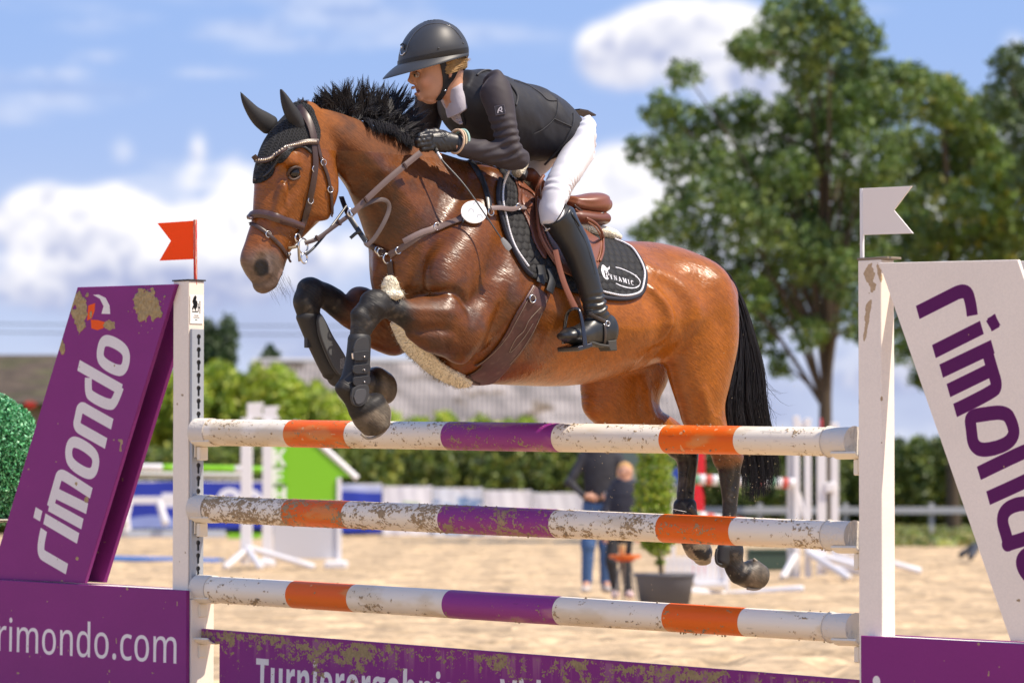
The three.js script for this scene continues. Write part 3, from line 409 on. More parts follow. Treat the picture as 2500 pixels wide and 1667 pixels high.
// ---- poles
{
  const ends = [[[483, 1055], [2087, 1079]], [[479, 1241], [2087, 1309]], [[486, 1437], [2091, 1535]]];
  const bands = [[[690, 838], [1075, 1344], [1607, 1788]], [[684, 831], [1067, 1338], [1599, 1777]], [[695, 844], [1078, 1347], [1614, 1799]]];
  const label = ['top jump pole, white with two orange bands and a purple middle, lightly muddy', 'middle jump pole, the muddiest of the three striped poles', 'lowest striped jump pole, just above the purple plank'];
  ends.forEach(([a, b], k) => {
    const A = FF.L(...a, 0), B = FF.L(...b, 0), len = Math.hypot(B[0] - A[0], B[1] - A[1]), R = .0525, ang = Math.atan2(B[1] - A[1], B[0] - A[0]), sd = k * 13.7 + 2;
    const fr = px => (FF.L(px, mix(a[1], b[1], (px - a[0]) / (b[0] - a[0])), R)[0] - A[0]) / (B[0] - A[0]);
    const bd = bands[k].map((q, i) => [fr(q[0]), fr(q[1]), i === 1 ? [142, 48, 130] : ORANGE]);
    const heavy = [.2, .37, .2][k];
    const mudAt = (u, t) => {                     // t = turns about the axis, 0 towards the viewer, .25 up
      const x = u * len, y = t * 2 * Math.PI * R, ht = Math.sin(t * 2 * Math.PI), base = fbm(x * 9 + sd, y * 20, sd, 5), fine = fbm(x * 34, y * 60 + sd, 5, 3), lumps = fbm(x * 3 + sd, y * 7, 9, 2);
      let dn = heavy * (.5 + lumps) + .5 * (base - .5); if (k === 1) dn += sst(.64, .4, u) * .16; if (k === 0) dn += .10 * sst(.35, .8, Math.abs(ht)); if (k === 2) dn += .14 * sst(.1, -.7, ht); if (u < .12 || u > .93) dn += .1;
      const gr = noise(x * 230, y * 260, sd) * .42 + noise(x * 90 + y * 20, y * 130, sd + 3) * .36 + noise(x * 30, y * 60, sd + 5) * .22, th = .82 - .52 * clamp(dn - .06, -.1, .7); return sst(th - .05, th + .05, gr * .72 + fine * .34 + .1 * (base - .5));
    };
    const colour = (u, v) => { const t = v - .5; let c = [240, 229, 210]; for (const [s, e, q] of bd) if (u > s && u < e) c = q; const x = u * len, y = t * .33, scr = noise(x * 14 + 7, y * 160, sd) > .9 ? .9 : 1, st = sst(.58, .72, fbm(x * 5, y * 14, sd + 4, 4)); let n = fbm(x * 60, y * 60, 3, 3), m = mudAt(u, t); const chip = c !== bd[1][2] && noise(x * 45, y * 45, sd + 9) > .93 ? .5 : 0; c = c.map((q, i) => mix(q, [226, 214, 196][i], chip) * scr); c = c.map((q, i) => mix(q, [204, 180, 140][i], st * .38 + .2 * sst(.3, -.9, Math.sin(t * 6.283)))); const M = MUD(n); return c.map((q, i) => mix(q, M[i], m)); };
    const map = dataTex(2048, 160, colour), bump = dataTex(2048, 128, (u, v) => { const m = mudAt(u, v - .5), q = 90 + 120 * m * (.6 + .6 * fbm(u * len * 90, v * 30, 2, 2)) + 12 * noise(u * 40, v * 60); return [q, q, q]; }, false), rough = dataTex(1024, 64, (u, v) => { const q = 110 + 130 * mudAt(u, v - .5); return [q, q, q]; }, false);
    const m = phys(0xffffff, 1, { specularIntensity: .5, map, bumpMap: bump, bumpScale: .004, roughnessMap: rough });
    const t = thing('jump_pole', label[k], 'jump pole', null, FF);
    const seg = (u0, u1, r, nm, mt = m, caps = false) => {
      const n = Math.max(2, Math.round((u1 - u0) * 60)), S = 40, pos = [], uv = [], idx = [];
      for (let i = 0; i <= n; i++) for (let j = 0; j <= S; j++) { const u = mix(u0, u1, i / n), q = j / S * 2 * Math.PI - Math.PI, rad = r * (1 + .012 * (noise(u * 16 + sd, Math.cos(q) + 3, Math.sin(q) + 3) - .5)) - .004 * sst(.4, 1, u), x = u * len, y = Math.sin(q) * rad, z = Math.cos(q) * rad; pos.push(A[0] + x * Math.cos(ang) - y * Math.sin(ang), A[1] + x * Math.sin(ang) + y * Math.cos(ang), z); uv.push(u, j / S); }
      for (let i = 0; i < n; i++) for (let j = 0; j < S; j++) { const p = i * (S + 1) + j; idx.push(p, p + S + 1, p + 1, p + 1, p + S + 1, p + S + 2); }
      const G = new THREE.BufferGeometry(); G.setAttribute('position', new THREE.Float32BufferAttribute(pos, 3)); G.setAttribute('uv', new THREE.Float32BufferAttribute(uv, 2)); G.setIndex(idx); G.computeVertexNormals();
      const l = [G]; if (caps) for (const u of [u0, u1]) { const c = new THREE.CircleGeometry(r, 32); c.rotateY(u === u0 ? -Math.PI / 2 : Math.PI / 2); c.rotateZ(ang); c.translate(A[0] + u * len * Math.cos(ang), A[1] + u * len * Math.sin(ang), 0); l.push(c); }
      return part(t, nm, l, mt);
    };
    let u = .022; for (const [s, e, q] of bd) { seg(u, s, R, 'white_section'); seg(s, e, R + .0004, q === bd[1][2] ? 'purple_band' : 'orange_band'); u = e; } seg(u, .972, R, 'white_section');
    const sl = mat([.70, .64, .55], .8, { bumpMap: bump, bumpScale: .003 }); seg(0, .026, R + .0035, 'end_sleeve', sl, true); seg(.968, 1, R + .0015, 'end_sleeve', sl, true);
    // crumbs of dried mud standing proud of the paint
    const cr = new THREE.DodecahedronGeometry(1, 0), list = []; for (let i = 0; i < 9000 && list.length < [150, 420, 160][k]; i++) { const U = rr(.02, .97), T = rr(-.5, .5); if (mudAt(U, T) < .6) continue; list.push([U, T]); }
    const im = new THREE.InstancedMesh(cr, mat([.3, .235, .155], 1), list.length), M = new THREE.Matrix4(), qd = new THREE.Quaternion(), e = new THREE.Euler();
    list.forEach(([U, T], i) => { const q = T * 2 * Math.PI, x = U * len, y = Math.sin(q) * (R + .0005), z = Math.cos(q) * (R + .0005); e.set(rr(0, 6), rr(0, 6), rr(0, 6)); const s = rr(.0012, .0035); im.setMatrixAt(i, M.compose(new THREE.Vector3(A[0] + x * Math.cos(ang) - y * Math.sin(ang), A[1] + x * Math.sin(ang) + y * Math.cos(ang), z), qd.setFromEuler(e), new THREE.Vector3(s * rr(1, 1.8), s, s))); });
    im.name = 'dried_mud'; im.userData.kind = 'stuff'; t.add(im);
  });
}
// ---- extrusion along the pole direction, outline in (w, y)
function alongX(pts, x0, x1, bevel = .0015, holes = []) { const s = new THREE.Shape(pts.map(p => new THREE.Vector2(...p))); for (const h of holes) s.holes.push(h); const d = x1 - x0, G = new THREE.ExtrudeGeometry(s, { depth: d - 2 * bevel, bevelEnabled: bevel > 0, bevelSize: bevel, bevelThickness: bevel, bevelSegments: 1, bevelOffset: -bevel, curveSegments: 8 }); G.translate(0, 0, bevel); G.rotateY(-Math.PI / 2); G.translate(x1, 0, 0); return G; }
function cup(label, x0, y, sign, tilt = 0) {
  const t = thing('jump_cup', label, 'jump cup', null, FF), arc = [], n = 14; for (let i = 0; i <= n; i++) { const a = mix(-.8, .8, i / n); arc.push([Math.sin(a) * .066, -Math.cos(a) * .066 + .066 - .066]); } const inner = arc.map(([w, v]) => [w * .9, v + .006]).reverse();
  const cy = y, o = [...arc, ...inner].map(([w, v]) => [w, cy + v + .008]), xa = sign > 0 ? x0 + .004 : x0 - .115, xb = sign > 0 ? x0 + .115 : x0 - .004;
  part(t, 'trough', alongX(o, xa, xb), CREAM); part(t, 'stem', bx(sign > 0 ? x0 + .012 : x0 - .034, sign > 0 ? x0 + .034 : x0 - .012, cy - .112, cy - .058, -.022, .022, .005), CREAM); part(t, 'back_plate', bx(sign > 0 ? x0 + .002 : x0 - .008, sign > 0 ? x0 + .008 : x0 - .002, cy - .1, cy + .01, -.026, .026, .002), CREAM);
  return t;
}
const strokes = (g, list, w, col) => { g.lineWidth = w; g.strokeStyle = col; g.lineJoin = 'round'; g.lineCap = 'butt'; for (const [pts, closed] of list) { g.beginPath(); const n = pts.length; if (closed) { g.moveTo((pts[0][0] + pts[n - 1][0]) / 2, (pts[0][1] + pts[n - 1][1]) / 2); for (let i = 0; i < n; i++) { const a = pts[i], b = pts[(i + 1) % n]; g.quadraticCurveTo(a[0], a[1], (a[0] + b[0]) / 2, (a[1] + b[1]) / 2); } g.closePath(); } else { g.moveTo(...pts[0]); for (let i = 1; i < n - 1; i++) { const a = pts[i], b = pts[i + 1]; if (i === n - 2) g.quadraticCurveTo(a[0], a[1], b[0], b[1]); else g.quadraticCurveTo(a[0], a[1], (a[0] + b[0]) / 2, (a[1] + b[1]) / 2); } if (n === 2) g.lineTo(...pts[1]); } g.stroke(); } };
const poly = (g, pts, col) => { g.fillStyle = col; g.beginPath(); pts.forEach((p, i) => i ? g.lineTo(...p) : g.moveTo(...p)); g.closePath(); g.fill(); };
const boxOf = pts => { let a = [9e9, 9e9, -9e9, -9e9]; for (const p of pts) { a[0] = Math.min(a[0], p[0]); a[1] = Math.min(a[1], p[1]); a[2] = Math.max(a[2], p[0]); a[3] = Math.max(a[3], p[1]); } return a; };
const pur = [116, 46, 108];
// ---- left wing
const LX1 = FF.L(459, 1000, .04)[0], LX0 = FF.L(421, 1000, .04)[0];
{
  const t = thing('jump_wing', 'purple jump wing with leaning boards and a white post, left side of the jump', 'jump wing', null, FF);
  const yt = FF.L(440, 686, .04)[1], g6 = (x, y, w) => { const q = r6(x, y); return fx(q[0], q[1], w); };
  const specked = (w0, w1, h, sd) => { const box = [0, 0, w1 - w0, h]; return canvasTex(box, 260, g => { g.fillStyle = '#f0e4d3'; g.fillRect(0, 0, 9, 9); }, (x, y, r, gg, b) => speckle(x * .8, y * .8, [r, gg, b], sd, .012)); };
  { const G = bx(LX0, LX1, 0, yt, -.04, .04, .004), p = G.attributes.position, u = G.attributes.uv; for (let i = 0; i < p.count; i++) u.setXY(i, (p.getX(i) - LX0 + (p.getZ(i) + .04)) / .2, p.getY(i) / yt); part(t, 'post', G, mat(0xffffff, .5, { map: specked(0, .2, yt, 4) })); }
  part(t, 'post_cap', bx(LX0 - .004, LX1 + .006, yt, yt + .006, -.044, .044, .002), mat([.03, .03, .035], .5));
  // keyhole rail on the inner face
  const ry = FF.L(476, 804, 0)[1], holes = [], sp = .051; for (let y = ry - .03; y > .1; y -= sp) { const h = new THREE.Path(); h.moveTo(.0056, y - .009); h.absarc(0, y, .0106, -1, Math.PI + 1, false); h.lineTo(-.0056, y - .027); h.absarc(0, y - .027, .0056, Math.PI, 2 * Math.PI, false); h.closePath(); holes.push(h); }
  part(t, 'keyhole_rail', [alongX([[-.026, .05], [.034, .05], [.034, ry], [-.026, ry]], LX1 + .012, LX1 + .015, 0, holes), bx(LX1 + .001, LX1 + .0122, .05, ry, .031, .034, .001), bx(LX1 + .001, LX1 + .0122, .05, ry, -.026, -.023, .001)], STEEL);
  part(t, 'rail_back', bx(LX1 + .0005, LX1 + .003, .05, ry, -.023, .031, .001), mat([.14, .14, .145], .7));
  // emblem sticker above the rail
  { const y1 = FF.L(476, 720, 0)[1], y0 = FF.L(476, 790, 0)[1], box = [0, 0, .066, y1 - y0], S = (x, y) => [(x - 615) / 46 * .066, (y1 - y0) * (1 - (y - 305) / 72)];
    const tx = canvasTex(box, 2600, g => { g.fillStyle = '#f2f0ec'; g.fillRect(0, 0, 1, 1); poly(g, [[622, 322], [627, 311], [633, 306], [638, 310], [636, 318], [641, 322], [640, 336], [636, 340], [637, 348], [632, 343], [628, 338], [624, 345], [621, 340], [626, 330]].map(q => S(...q)), '#111'); g.fillStyle = '#111'; const R = (a, b, c, d) => { const p = S(a, d), q = S(c, b); g.fillRect(p[0], p[1], q[0] - p[0], q[1] - p[1]); }; R(642, 326, 645, 348); R(648, 320, 651, 352); R(643, 335, 650, 338); R(621, 346, 642, 349); R(629, 356, 645, 358); R(626, 361, 648, 363); R(632, 367, 641, 369); });
    const G = new THREE.PlaneGeometry(.066, y1 - y0); G.rotateY(Math.PI / 2); G.translate(LX1 + .0035, (y0 + y1) / 2, .002); part(t, 'emblem_sticker', G, phys(0xffffff, .5, { specularIntensity: .4, map: tx })); }
  // leaning boards
  const quad = w => [g6(252, 270, w), g6(575, 260, w), g6(275, 1240, w), g6(-36, 1228, w)], q = quad(.058), box = boxOf(q), d = [q[1][0] - q[0][0], q[1][1] - q[0][1]];
  const P6 = (x, y) => g6(x, y, .058), Z = (x, y) => P6(...[(x / 2.85) * 1.3436, (850 + y / 2.85 - 500) * 1.3436]);
  const sw = .046;
  const letters = [[[Z(462, 1535), Z(335, 1462), Z(262, 1418), Z(302, 1262)].map(p => p)], [[Z(305, 1185), Z(540, 1322)]], [[Z(236, 1140), Z(283, 1168)]], [[Z(338, 1095), Z(570, 1222)]], [[Z(385, 1008), Z(603, 1115)]], [[Z(345, 1105), Z(395, 930), Z(412, 870), Z(480, 908), Z(632, 1008)]], [[Z(470, 720), Z(490, 650), Z(545, 655), Z(650, 725), Z(668, 790), Z(645, 872), Z(590, 870), Z(485, 800)], 1], [[Z(778, 528), Z(620, 440), Z(555, 400), Z(540, 480), Z(525, 545), Z(600, 585), Z(735, 662)]], [[Z(543, 118), Z(842, 288)]], [[Z(612, 205), Z(608, 300), Z(630, 335), Z(760, 400), Z(800, 370), Z(835, 265)], 0], [[P6(325, 488), P6(335, 445), P6(362, 445), P6(405, 470), P6(416, 500), P6(404, 545), P6(372, 540), P6(332, 515)], 1]];
  const draw = (g, logo) => { g.fillStyle = '#832c78'; g.fillRect(box[0], box[1], 9, 9); if (!logo) return; strokes(g, letters, sw, '#e2dcda'); poly(g, [[303, 295], [322, 294], [345, 305], [358, 330], [360, 358], [331, 357], [338, 332], [326, 308]].map(p => P6(...p)), '#e8e2de'); poly(g, [[288, 330], [311, 322], [309, 348], [300, 372], [284, 380]].map(p => P6(...p)), '#f05a10'); poly(g, [[296, 376], [320, 378], [342, 384], [338, 404], [318, 411], [298, 405]].map(p => P6(...p)), '#f05a10'); };
  const c1 = P6(262, 350), c2 = P6(480, 325), c3 = P6(200, 462), c4 = P6(358, 395), c5 = P6(248, 912), c6 = P6(280, 967), c7 = P6(252, 1160);
  const px = (x, y, r, g, b) => { const m = Math.max(splat(x, y, c1[0], c1[1], .07, .1, 1), splat(x, y, c2[0], c2[1], .115, .085, 5), splat(x, y, c3[0], c3[1], .03, .04, 3), splat(x, y, c4[0], c4[1], .045, .025, 7), splat(x, y, c5[0], c5[1], .014, .012, 9), splat(x, y, c6[0], c6[1], .022, .013, 9), splat(x, y, c7[0], c7[1], .018, .014, 11)); const n = fbm(x * 120, y * 120, 3, 3); if (m > .38) return [mix(140, 188, n), mix(120, 164, n), mix(82, 118, n)]; const drip = y < c2[1] - .02 && y > c2[1] - .55 && noise(x * 60, y * .4, 2) > .90 ? .5 : 0, M = MUD(n), s = speckle(x, y, [r, g, b], 2, .002); return s.map((v, i) => mix(v, M[i], drip * .35)); };
  const map = canvasTex(box, 640, g => draw(g, true), px), bumpM = canvasTex(box, 400, g => { g.fillStyle = '#404040'; g.fillRect(box[0], box[1], 9, 9); }, (x, y) => { const m = Math.max(splat(x, y, c1[0], c1[1], .07, .1, 1), splat(x, y, c2[0], c2[1], .115, .085, 5), splat(x, y, c3[0], c3[1], .03, .04, 3)); if (m < .38) return [60, 60, 60]; const v = 110 + 130 * fbm(x * 70, y * 70, 4, 4); return [v, v, v]; });
  part(t, 'front_board', prism(q, .04, .058, box), phys(0xffffff, .5, { specularIntensity: .4, map, bumpMap: bumpM, bumpScale: .008 }));
  const plain = canvasTex(box, 300, g => draw(g, false), (x, y, r, g, b) => speckle(x, y, [r, g, b], 6, .01));
  part(t, 'back_board', prism(q, -.06, -.042, box), phys(0xffffff, .5, { specularIntensity: .4, map: plain }));
  // base box
  const bq = [g6(-420, 1206, .078), g6(610, 1265, .078), [g6(610, 1265, .078)[0], .03], [g6(-420, 1206, .078)[0], .03]], bb = boxOf(bq);
  const t0 = g6(-2, 1462, .078), t1 = g6(585, 1505, .078), bang = Math.atan2(t1[1] - t0[1], t1[0] - t0[0]);
  const bmap = canvasTex(bb, 500, g => { g.fillStyle = '#832c78'; g.fillRect(bb[0], bb[1], 19, 9); g.save(); g.translate(t1[0], t1[1]); g.rotate(bang); g.scale(1, -1); g.fillStyle = '#e4dedc'; g.font = '100px sans-serif'; g.scale(.0019, .0019); g.textAlign = 'right'; const tw = g.measureText('imondo.com').width * .0019, want = Math.hypot(t1[0] - g6(20, 1462, .078)[0], t1[1] - g6(20, 1462, .078)[1]); g.scale(want / tw, 1); g.fillText('rimondo.com', 0, 0); g.restore(); }, (x, y, r, g, b) => speckle(x, y, [r, g, b], 8, .006));
  part(t, 'base_board', prism(bq, .06, .078, bb), phys(0xffffff, .5, { specularIntensity: .4, map: bmap }));
  part(t, 'base_board', prism(bq.map((p, i) => i === 1 || i === 2 ? [p[0] - .1, p[1]] : p), -.078, -.06, bb), phys(PURPLE, .5, { specularIntensity: .4 }));
  const cq = [bq[0], bq[1], [bq[1][0], bq[1][1] - .03], [bq[0][0], bq[0][1] - .03]].map(p => [p[0], p[1] - .003]); part(t, 'base_top', prism(cq, -.0595, .0595), WHITE);
  const e0 = bq[1][0]; part(t, 'base_end', bx(e0 - .02, e0 + .006, .02, bq[1][1] - .035, -.059, .059, .003), WHITE);
  for (const z of [-.3, .3]) part(t, 'foot', bx(LX0 - .02, LX1 + .02, 0, .09, Math.min(z, 0), Math.max(z, 0), .01), WHITE);
}
// ---- right wing
const RX0 = FF.L(2096, 1000, .034)[0], RX1 = FF.L(2153, 1000, .034)[0];
{
  const t = thing('jump_wing', 'white jump wing with purple lettering on its leaning board, right side of the jump', 'jump wing', null, FF), g8 = (x, y, w = .05) => { const q = r8(x, y); return fx(q[0], q[1], w); };
  const yt = FF.L(2120, 634, .034)[1];
  { const G = bx(RX0, RX1, 0, yt, -.034, .034, .005), p = G.attributes.position, u = G.attributes.uv, B = [RX0 - .034, 0, RX1 + .034, yt]; for (let i = 0; i < p.count; i++) u.setXY(i, (p.getX(i) + (.034 - p.getZ(i)) * .5 - B[0]) / (B[2] - B[0]), p.getY(i) / yt); const a = g8(268, 345, .034), b = g8(262, 440, .034), c = g8(256, 495, .034);
    const tx = canvasTex(B, 520, g => { g.fillStyle = '#f1e6d8'; g.fillRect(-9, 0, 29, 9); }, (x, y, r, g, bb) => { const X = x - .017; const m = Math.max(splat(X, y, a[0], a[1], .028, .07, 2, .25), splat(X, y, b[0], b[1], .014, .05, 4, -.3), splat(X, y, c[0], c[1], .009, .05, 6, -.2), splat(X, y, g8(295, 330, .034)[0], g8(295, 330, .034)[1], .012, .05, 3, .3)); if (m > .36) { const n = fbm(x * 150, y * 150, 2, 2); return [mix(172, 196, n), mix(146, 170, n), mix(112, 136, n)]; } return speckle(x * .7, y * .7, [r, g, bb], 14, -.002); }); part(t, 'post', G, mat(0xffffff, .48, { map: tx })); }
  part(t, 'post_cap', bx(RX0 - .002, RX1 + .03, yt, yt + .008, -.036, .036, .002), mat([.25, .2, .15], .8));
  const q = [g8(305, 299), g8(725, 289), g8(1125, 1452), g8(703, 1441)], box = boxOf(q);
  const S = (x, y) => g8(x, y);
  const lt = [[[S(423, 449), S(500, 410), S(570, 375), S(585, 425), S(588, 458)]], [[S(472, 567), S(617, 494)]], [[S(640, 487), S(664, 473)].map((p, i) => p)], [[S(494, 626), S(650, 552)]], [[S(516, 685), S(645, 622)]], [[S(628, 548), S(648, 620), S(664, 670), S(650, 690), S(536, 745)]], [[S(585, 800), S(580, 765), S(610, 758), S(690, 748), S(710, 785), S(716, 820), S(690, 850), S(620, 868), S(590, 850)], 1], [[S(608, 935), S(720, 880), S(770, 860), S(800, 930), S(770, 950), S(636, 1010)]], [[S(700, 1150), S(668, 1050), S(760, 1015), S(840, 1090), S(760, 1130), S(690, 1150)], 1], [[S(735, 1220), S(740, 1180), S(840, 1150), S(860, 1240), S(780, 1270)], 1]];
  const map = canvasTex(box, 520, g => { g.fillStyle = '#f1e6d8'; g.fillRect(box[0], box[1], 9, 9); strokes(g, lt, .0365 / .8, '#5a1258'); poly(g, [S(630, 475), S(655, 453), S(673, 487), S(645, 500)], '#5a1258'); }, (x, y, r, g, b) => speckle(x * .7, y * .7, [r, g, b], 21, -.006));
  part(t, 'front_board', prism(q, .036, .05, box), phys(0xffffff, .5, { specularIntensity: .4, map })); part(t, 'back_board', prism(q, -.05, -.036, box), WHITE);
  const bq = [g8(250, 1425, .07), g8(1150, 1472, .07), [g8(1150, 1472, .07)[0], .03], [g8(250, 1425, .07)[0], .03]], bb = boxOf(bq), k0 = g8(298, 1562, .07);
  const bm = canvasTex(bb, 420, g => { g.fillStyle = '#832c78'; g.fillRect(bb[0], bb[1], 9, 9); g.fillStyle = '#e6e0dc'; const r = .017; g.beginPath(); g.arc(k0[0], k0[1], r, 0, 7); g.fill(); poly(g, [[k0[0] - r * .3, k0[1] + r * .3], [k0[0] + r, k0[1]], [k0[0] + r * .6, k0[1] - .04], [k0[0] - r * .6, k0[1] - .05], [k0[0] + .2 * r, k0[1] - .02]], '#e6e0dc'); }, (x, y, r, g, b) => speckle(x, y, [r, g, b], 31, .004));
  part(t, 'base_board', prism(bq, .052, .07, bb), phys(0xffffff, .5, { specularIntensity: .4, map: bm })); part(t, 'base_board', prism(bq, -.07, -.052, bb), phys(PURPLE, .5, { specularIntensity: .4 }));
  const cq = [bq[0], bq[1], [bq[1][0], bq[1][1] - .03], [bq[0][0], bq[0][1] - .03]].map(p => [p[0], p[1] - .003]); part(t, 'base_top', prism(cq, -.0515, .0515), WHITE);
  for (const z of [-.3, .3]) part(t, 'foot', bx(RX0 - .02, RX1 + .02, 0, .09, Math.min(z, 0), Math.max(z, 0), .01), WHITE);
}
// ---- cups
[[1055, 'cream plastic cup under the left end of the top pole'], [1241, 'cream plastic cup under the left end of the middle pole'], [1437, 'cream plastic cup under the left end of the lowest striped pole'], [1548, 'cream plastic cup holding the left tab of the purple plank']].forEach(([y, l], i) => cup(l, LX1 + .016, FF.L(483, y, 0)[1] + (i === 3 ? .02 : 0), 1));
[[1079, 'cream plastic cup under the right end of the top pole'], [1309, 'cream plastic cup under the right end of the middle pole'], [1535, 'cream plastic cup under the right end of the lowest striped pole']].forEach(([y, l]) => cup(l, RX0, FF.L(2087, y, 0)[1], -1));
// ---- plank with lettering
{
  const t = thing('jump_plank', 'muddy purple plank with white lettering hanging under the lowest pole', 'jump plank', null, FF), g = (x, y) => fx(450 + x / 2.6133, 1380 + y / 2.6133, .012), A = g(105, 405), B = fx(2092, 1660, .012), sl = (B[1] - A[1]) / (B[0] - A[0]), yl = x => A[1] + (x - A[0]) * sl, xb = g(220, 500)[0], xe = B[0] - .12, th = g(105, 492)[1] - A[1], H = .34;
  const q = [A, B, [B[0], B[1] + th], [xe, yl(xe) + th], [xe, yl(xe) - H], [xb, yl(xb) - H], [xb, yl(xb) + th], [A[0], A[1] + th]].map(p => p), box = boxOf(q);
  const T0 = g(450, 590), V0 = g(2010, 715), ang = Math.atan(sl);
  const map = canvasTex(box, 480, c => { c.fillStyle = '#832c78'; c.fillRect(box[0], box[1], 9, 9); c.save(); c.translate(T0[0], T0[1] - .135); c.rotate(ang); c.scale(1, -1); c.fillStyle = '#e2dcd8'; c.font = 'bold 100px sans-serif'; c.scale(.00188, .00188); const w = c.measureText('Turnierergebnisse, ').width * .00188; c.scale((V0[0] - T0[0]) / w, 1); c.fillText('Turnierergebnisse, Videos', 0, 0); c.restore(); }, (x, y, r, gg, b) => { const top = yl(x) - y, n = fbm(x * 130, y * 130, 3, 3), a = fbm(x * 8, y * 16, 5, 4) * .38 + fbm(x * 46, y * 60, 8, 4) * .42 + noise(x * 210, y * 230, 4) * .2, band = sst(.0, .015, top) * sst(.14, .02, top), th = .685 - .14 * band - .05 * sst(.4, .7, noise(x * 2, 3)) - .03 * sst(.5, .7, noise(x * 5, y * 9, 8)); const dr = fbm(x * 40, y * 3, 11, 3); if (a > th) return [mix(128, 170, n), mix(112, 148, n), mix(78, 106, n)]; const f = band * sst(.52, .66, dr) * .4; const s = speckle(x, y, [r, gg, b], 17, .012); return s.map((v, i) => mix(v, [176, 156, 140][i], f)); });
  part(t, 'board', prism(q, -.012, .012, box), phys(0xffffff, .55, { specularIntensity: .4, map }));
}
// ---- flags on the posts
{
  const mk = (name, label, cv, flag, stick, w, col, sm) => { const t = thing(name, label, 'flag', null, FF); const pts = flag.map(p => fx(...cv(...p), w)); part(t, 'flag', prism(pts, w - .0025, w + .0025, null, .0008), col); const a = FF.L(...cv(...stick[0]), w), b = FF.L(...cv(...stick[1]), w); part(t, 'stick', tube([a, b], .0075, 10), sm); };
  const sp = dataTex(64, 256, (u, v) => { const n = fbm(u * 9, v * 26, 2, 3); return n > .55 ? [200, 176, 150] : [204, 40, 30]; });
  mk('red_flag', 'red swallow-tailed flag on a short stick atop the left post', r6, [[634, 52], [516, 60], [560, 118], [523, 183], [634, 178]], [[639, 49], [640, 262]], 0, phys([1, .13, .008], .7, { specularIntensity: .3, transmission: .4, thickness: 0 }), mat(0xffffff, .7, { map: sp }));
  mk('white_flag', 'white swallow-tailed flag on a short stick atop the right post', r8, [[249, 74], [407, 67], [352, 140], [410, 210], [249, 215]], [[254, 74], [255, 296]], 0, mat([.84, .77, .70], .6), mat([.78, .75, .73], .5));
}
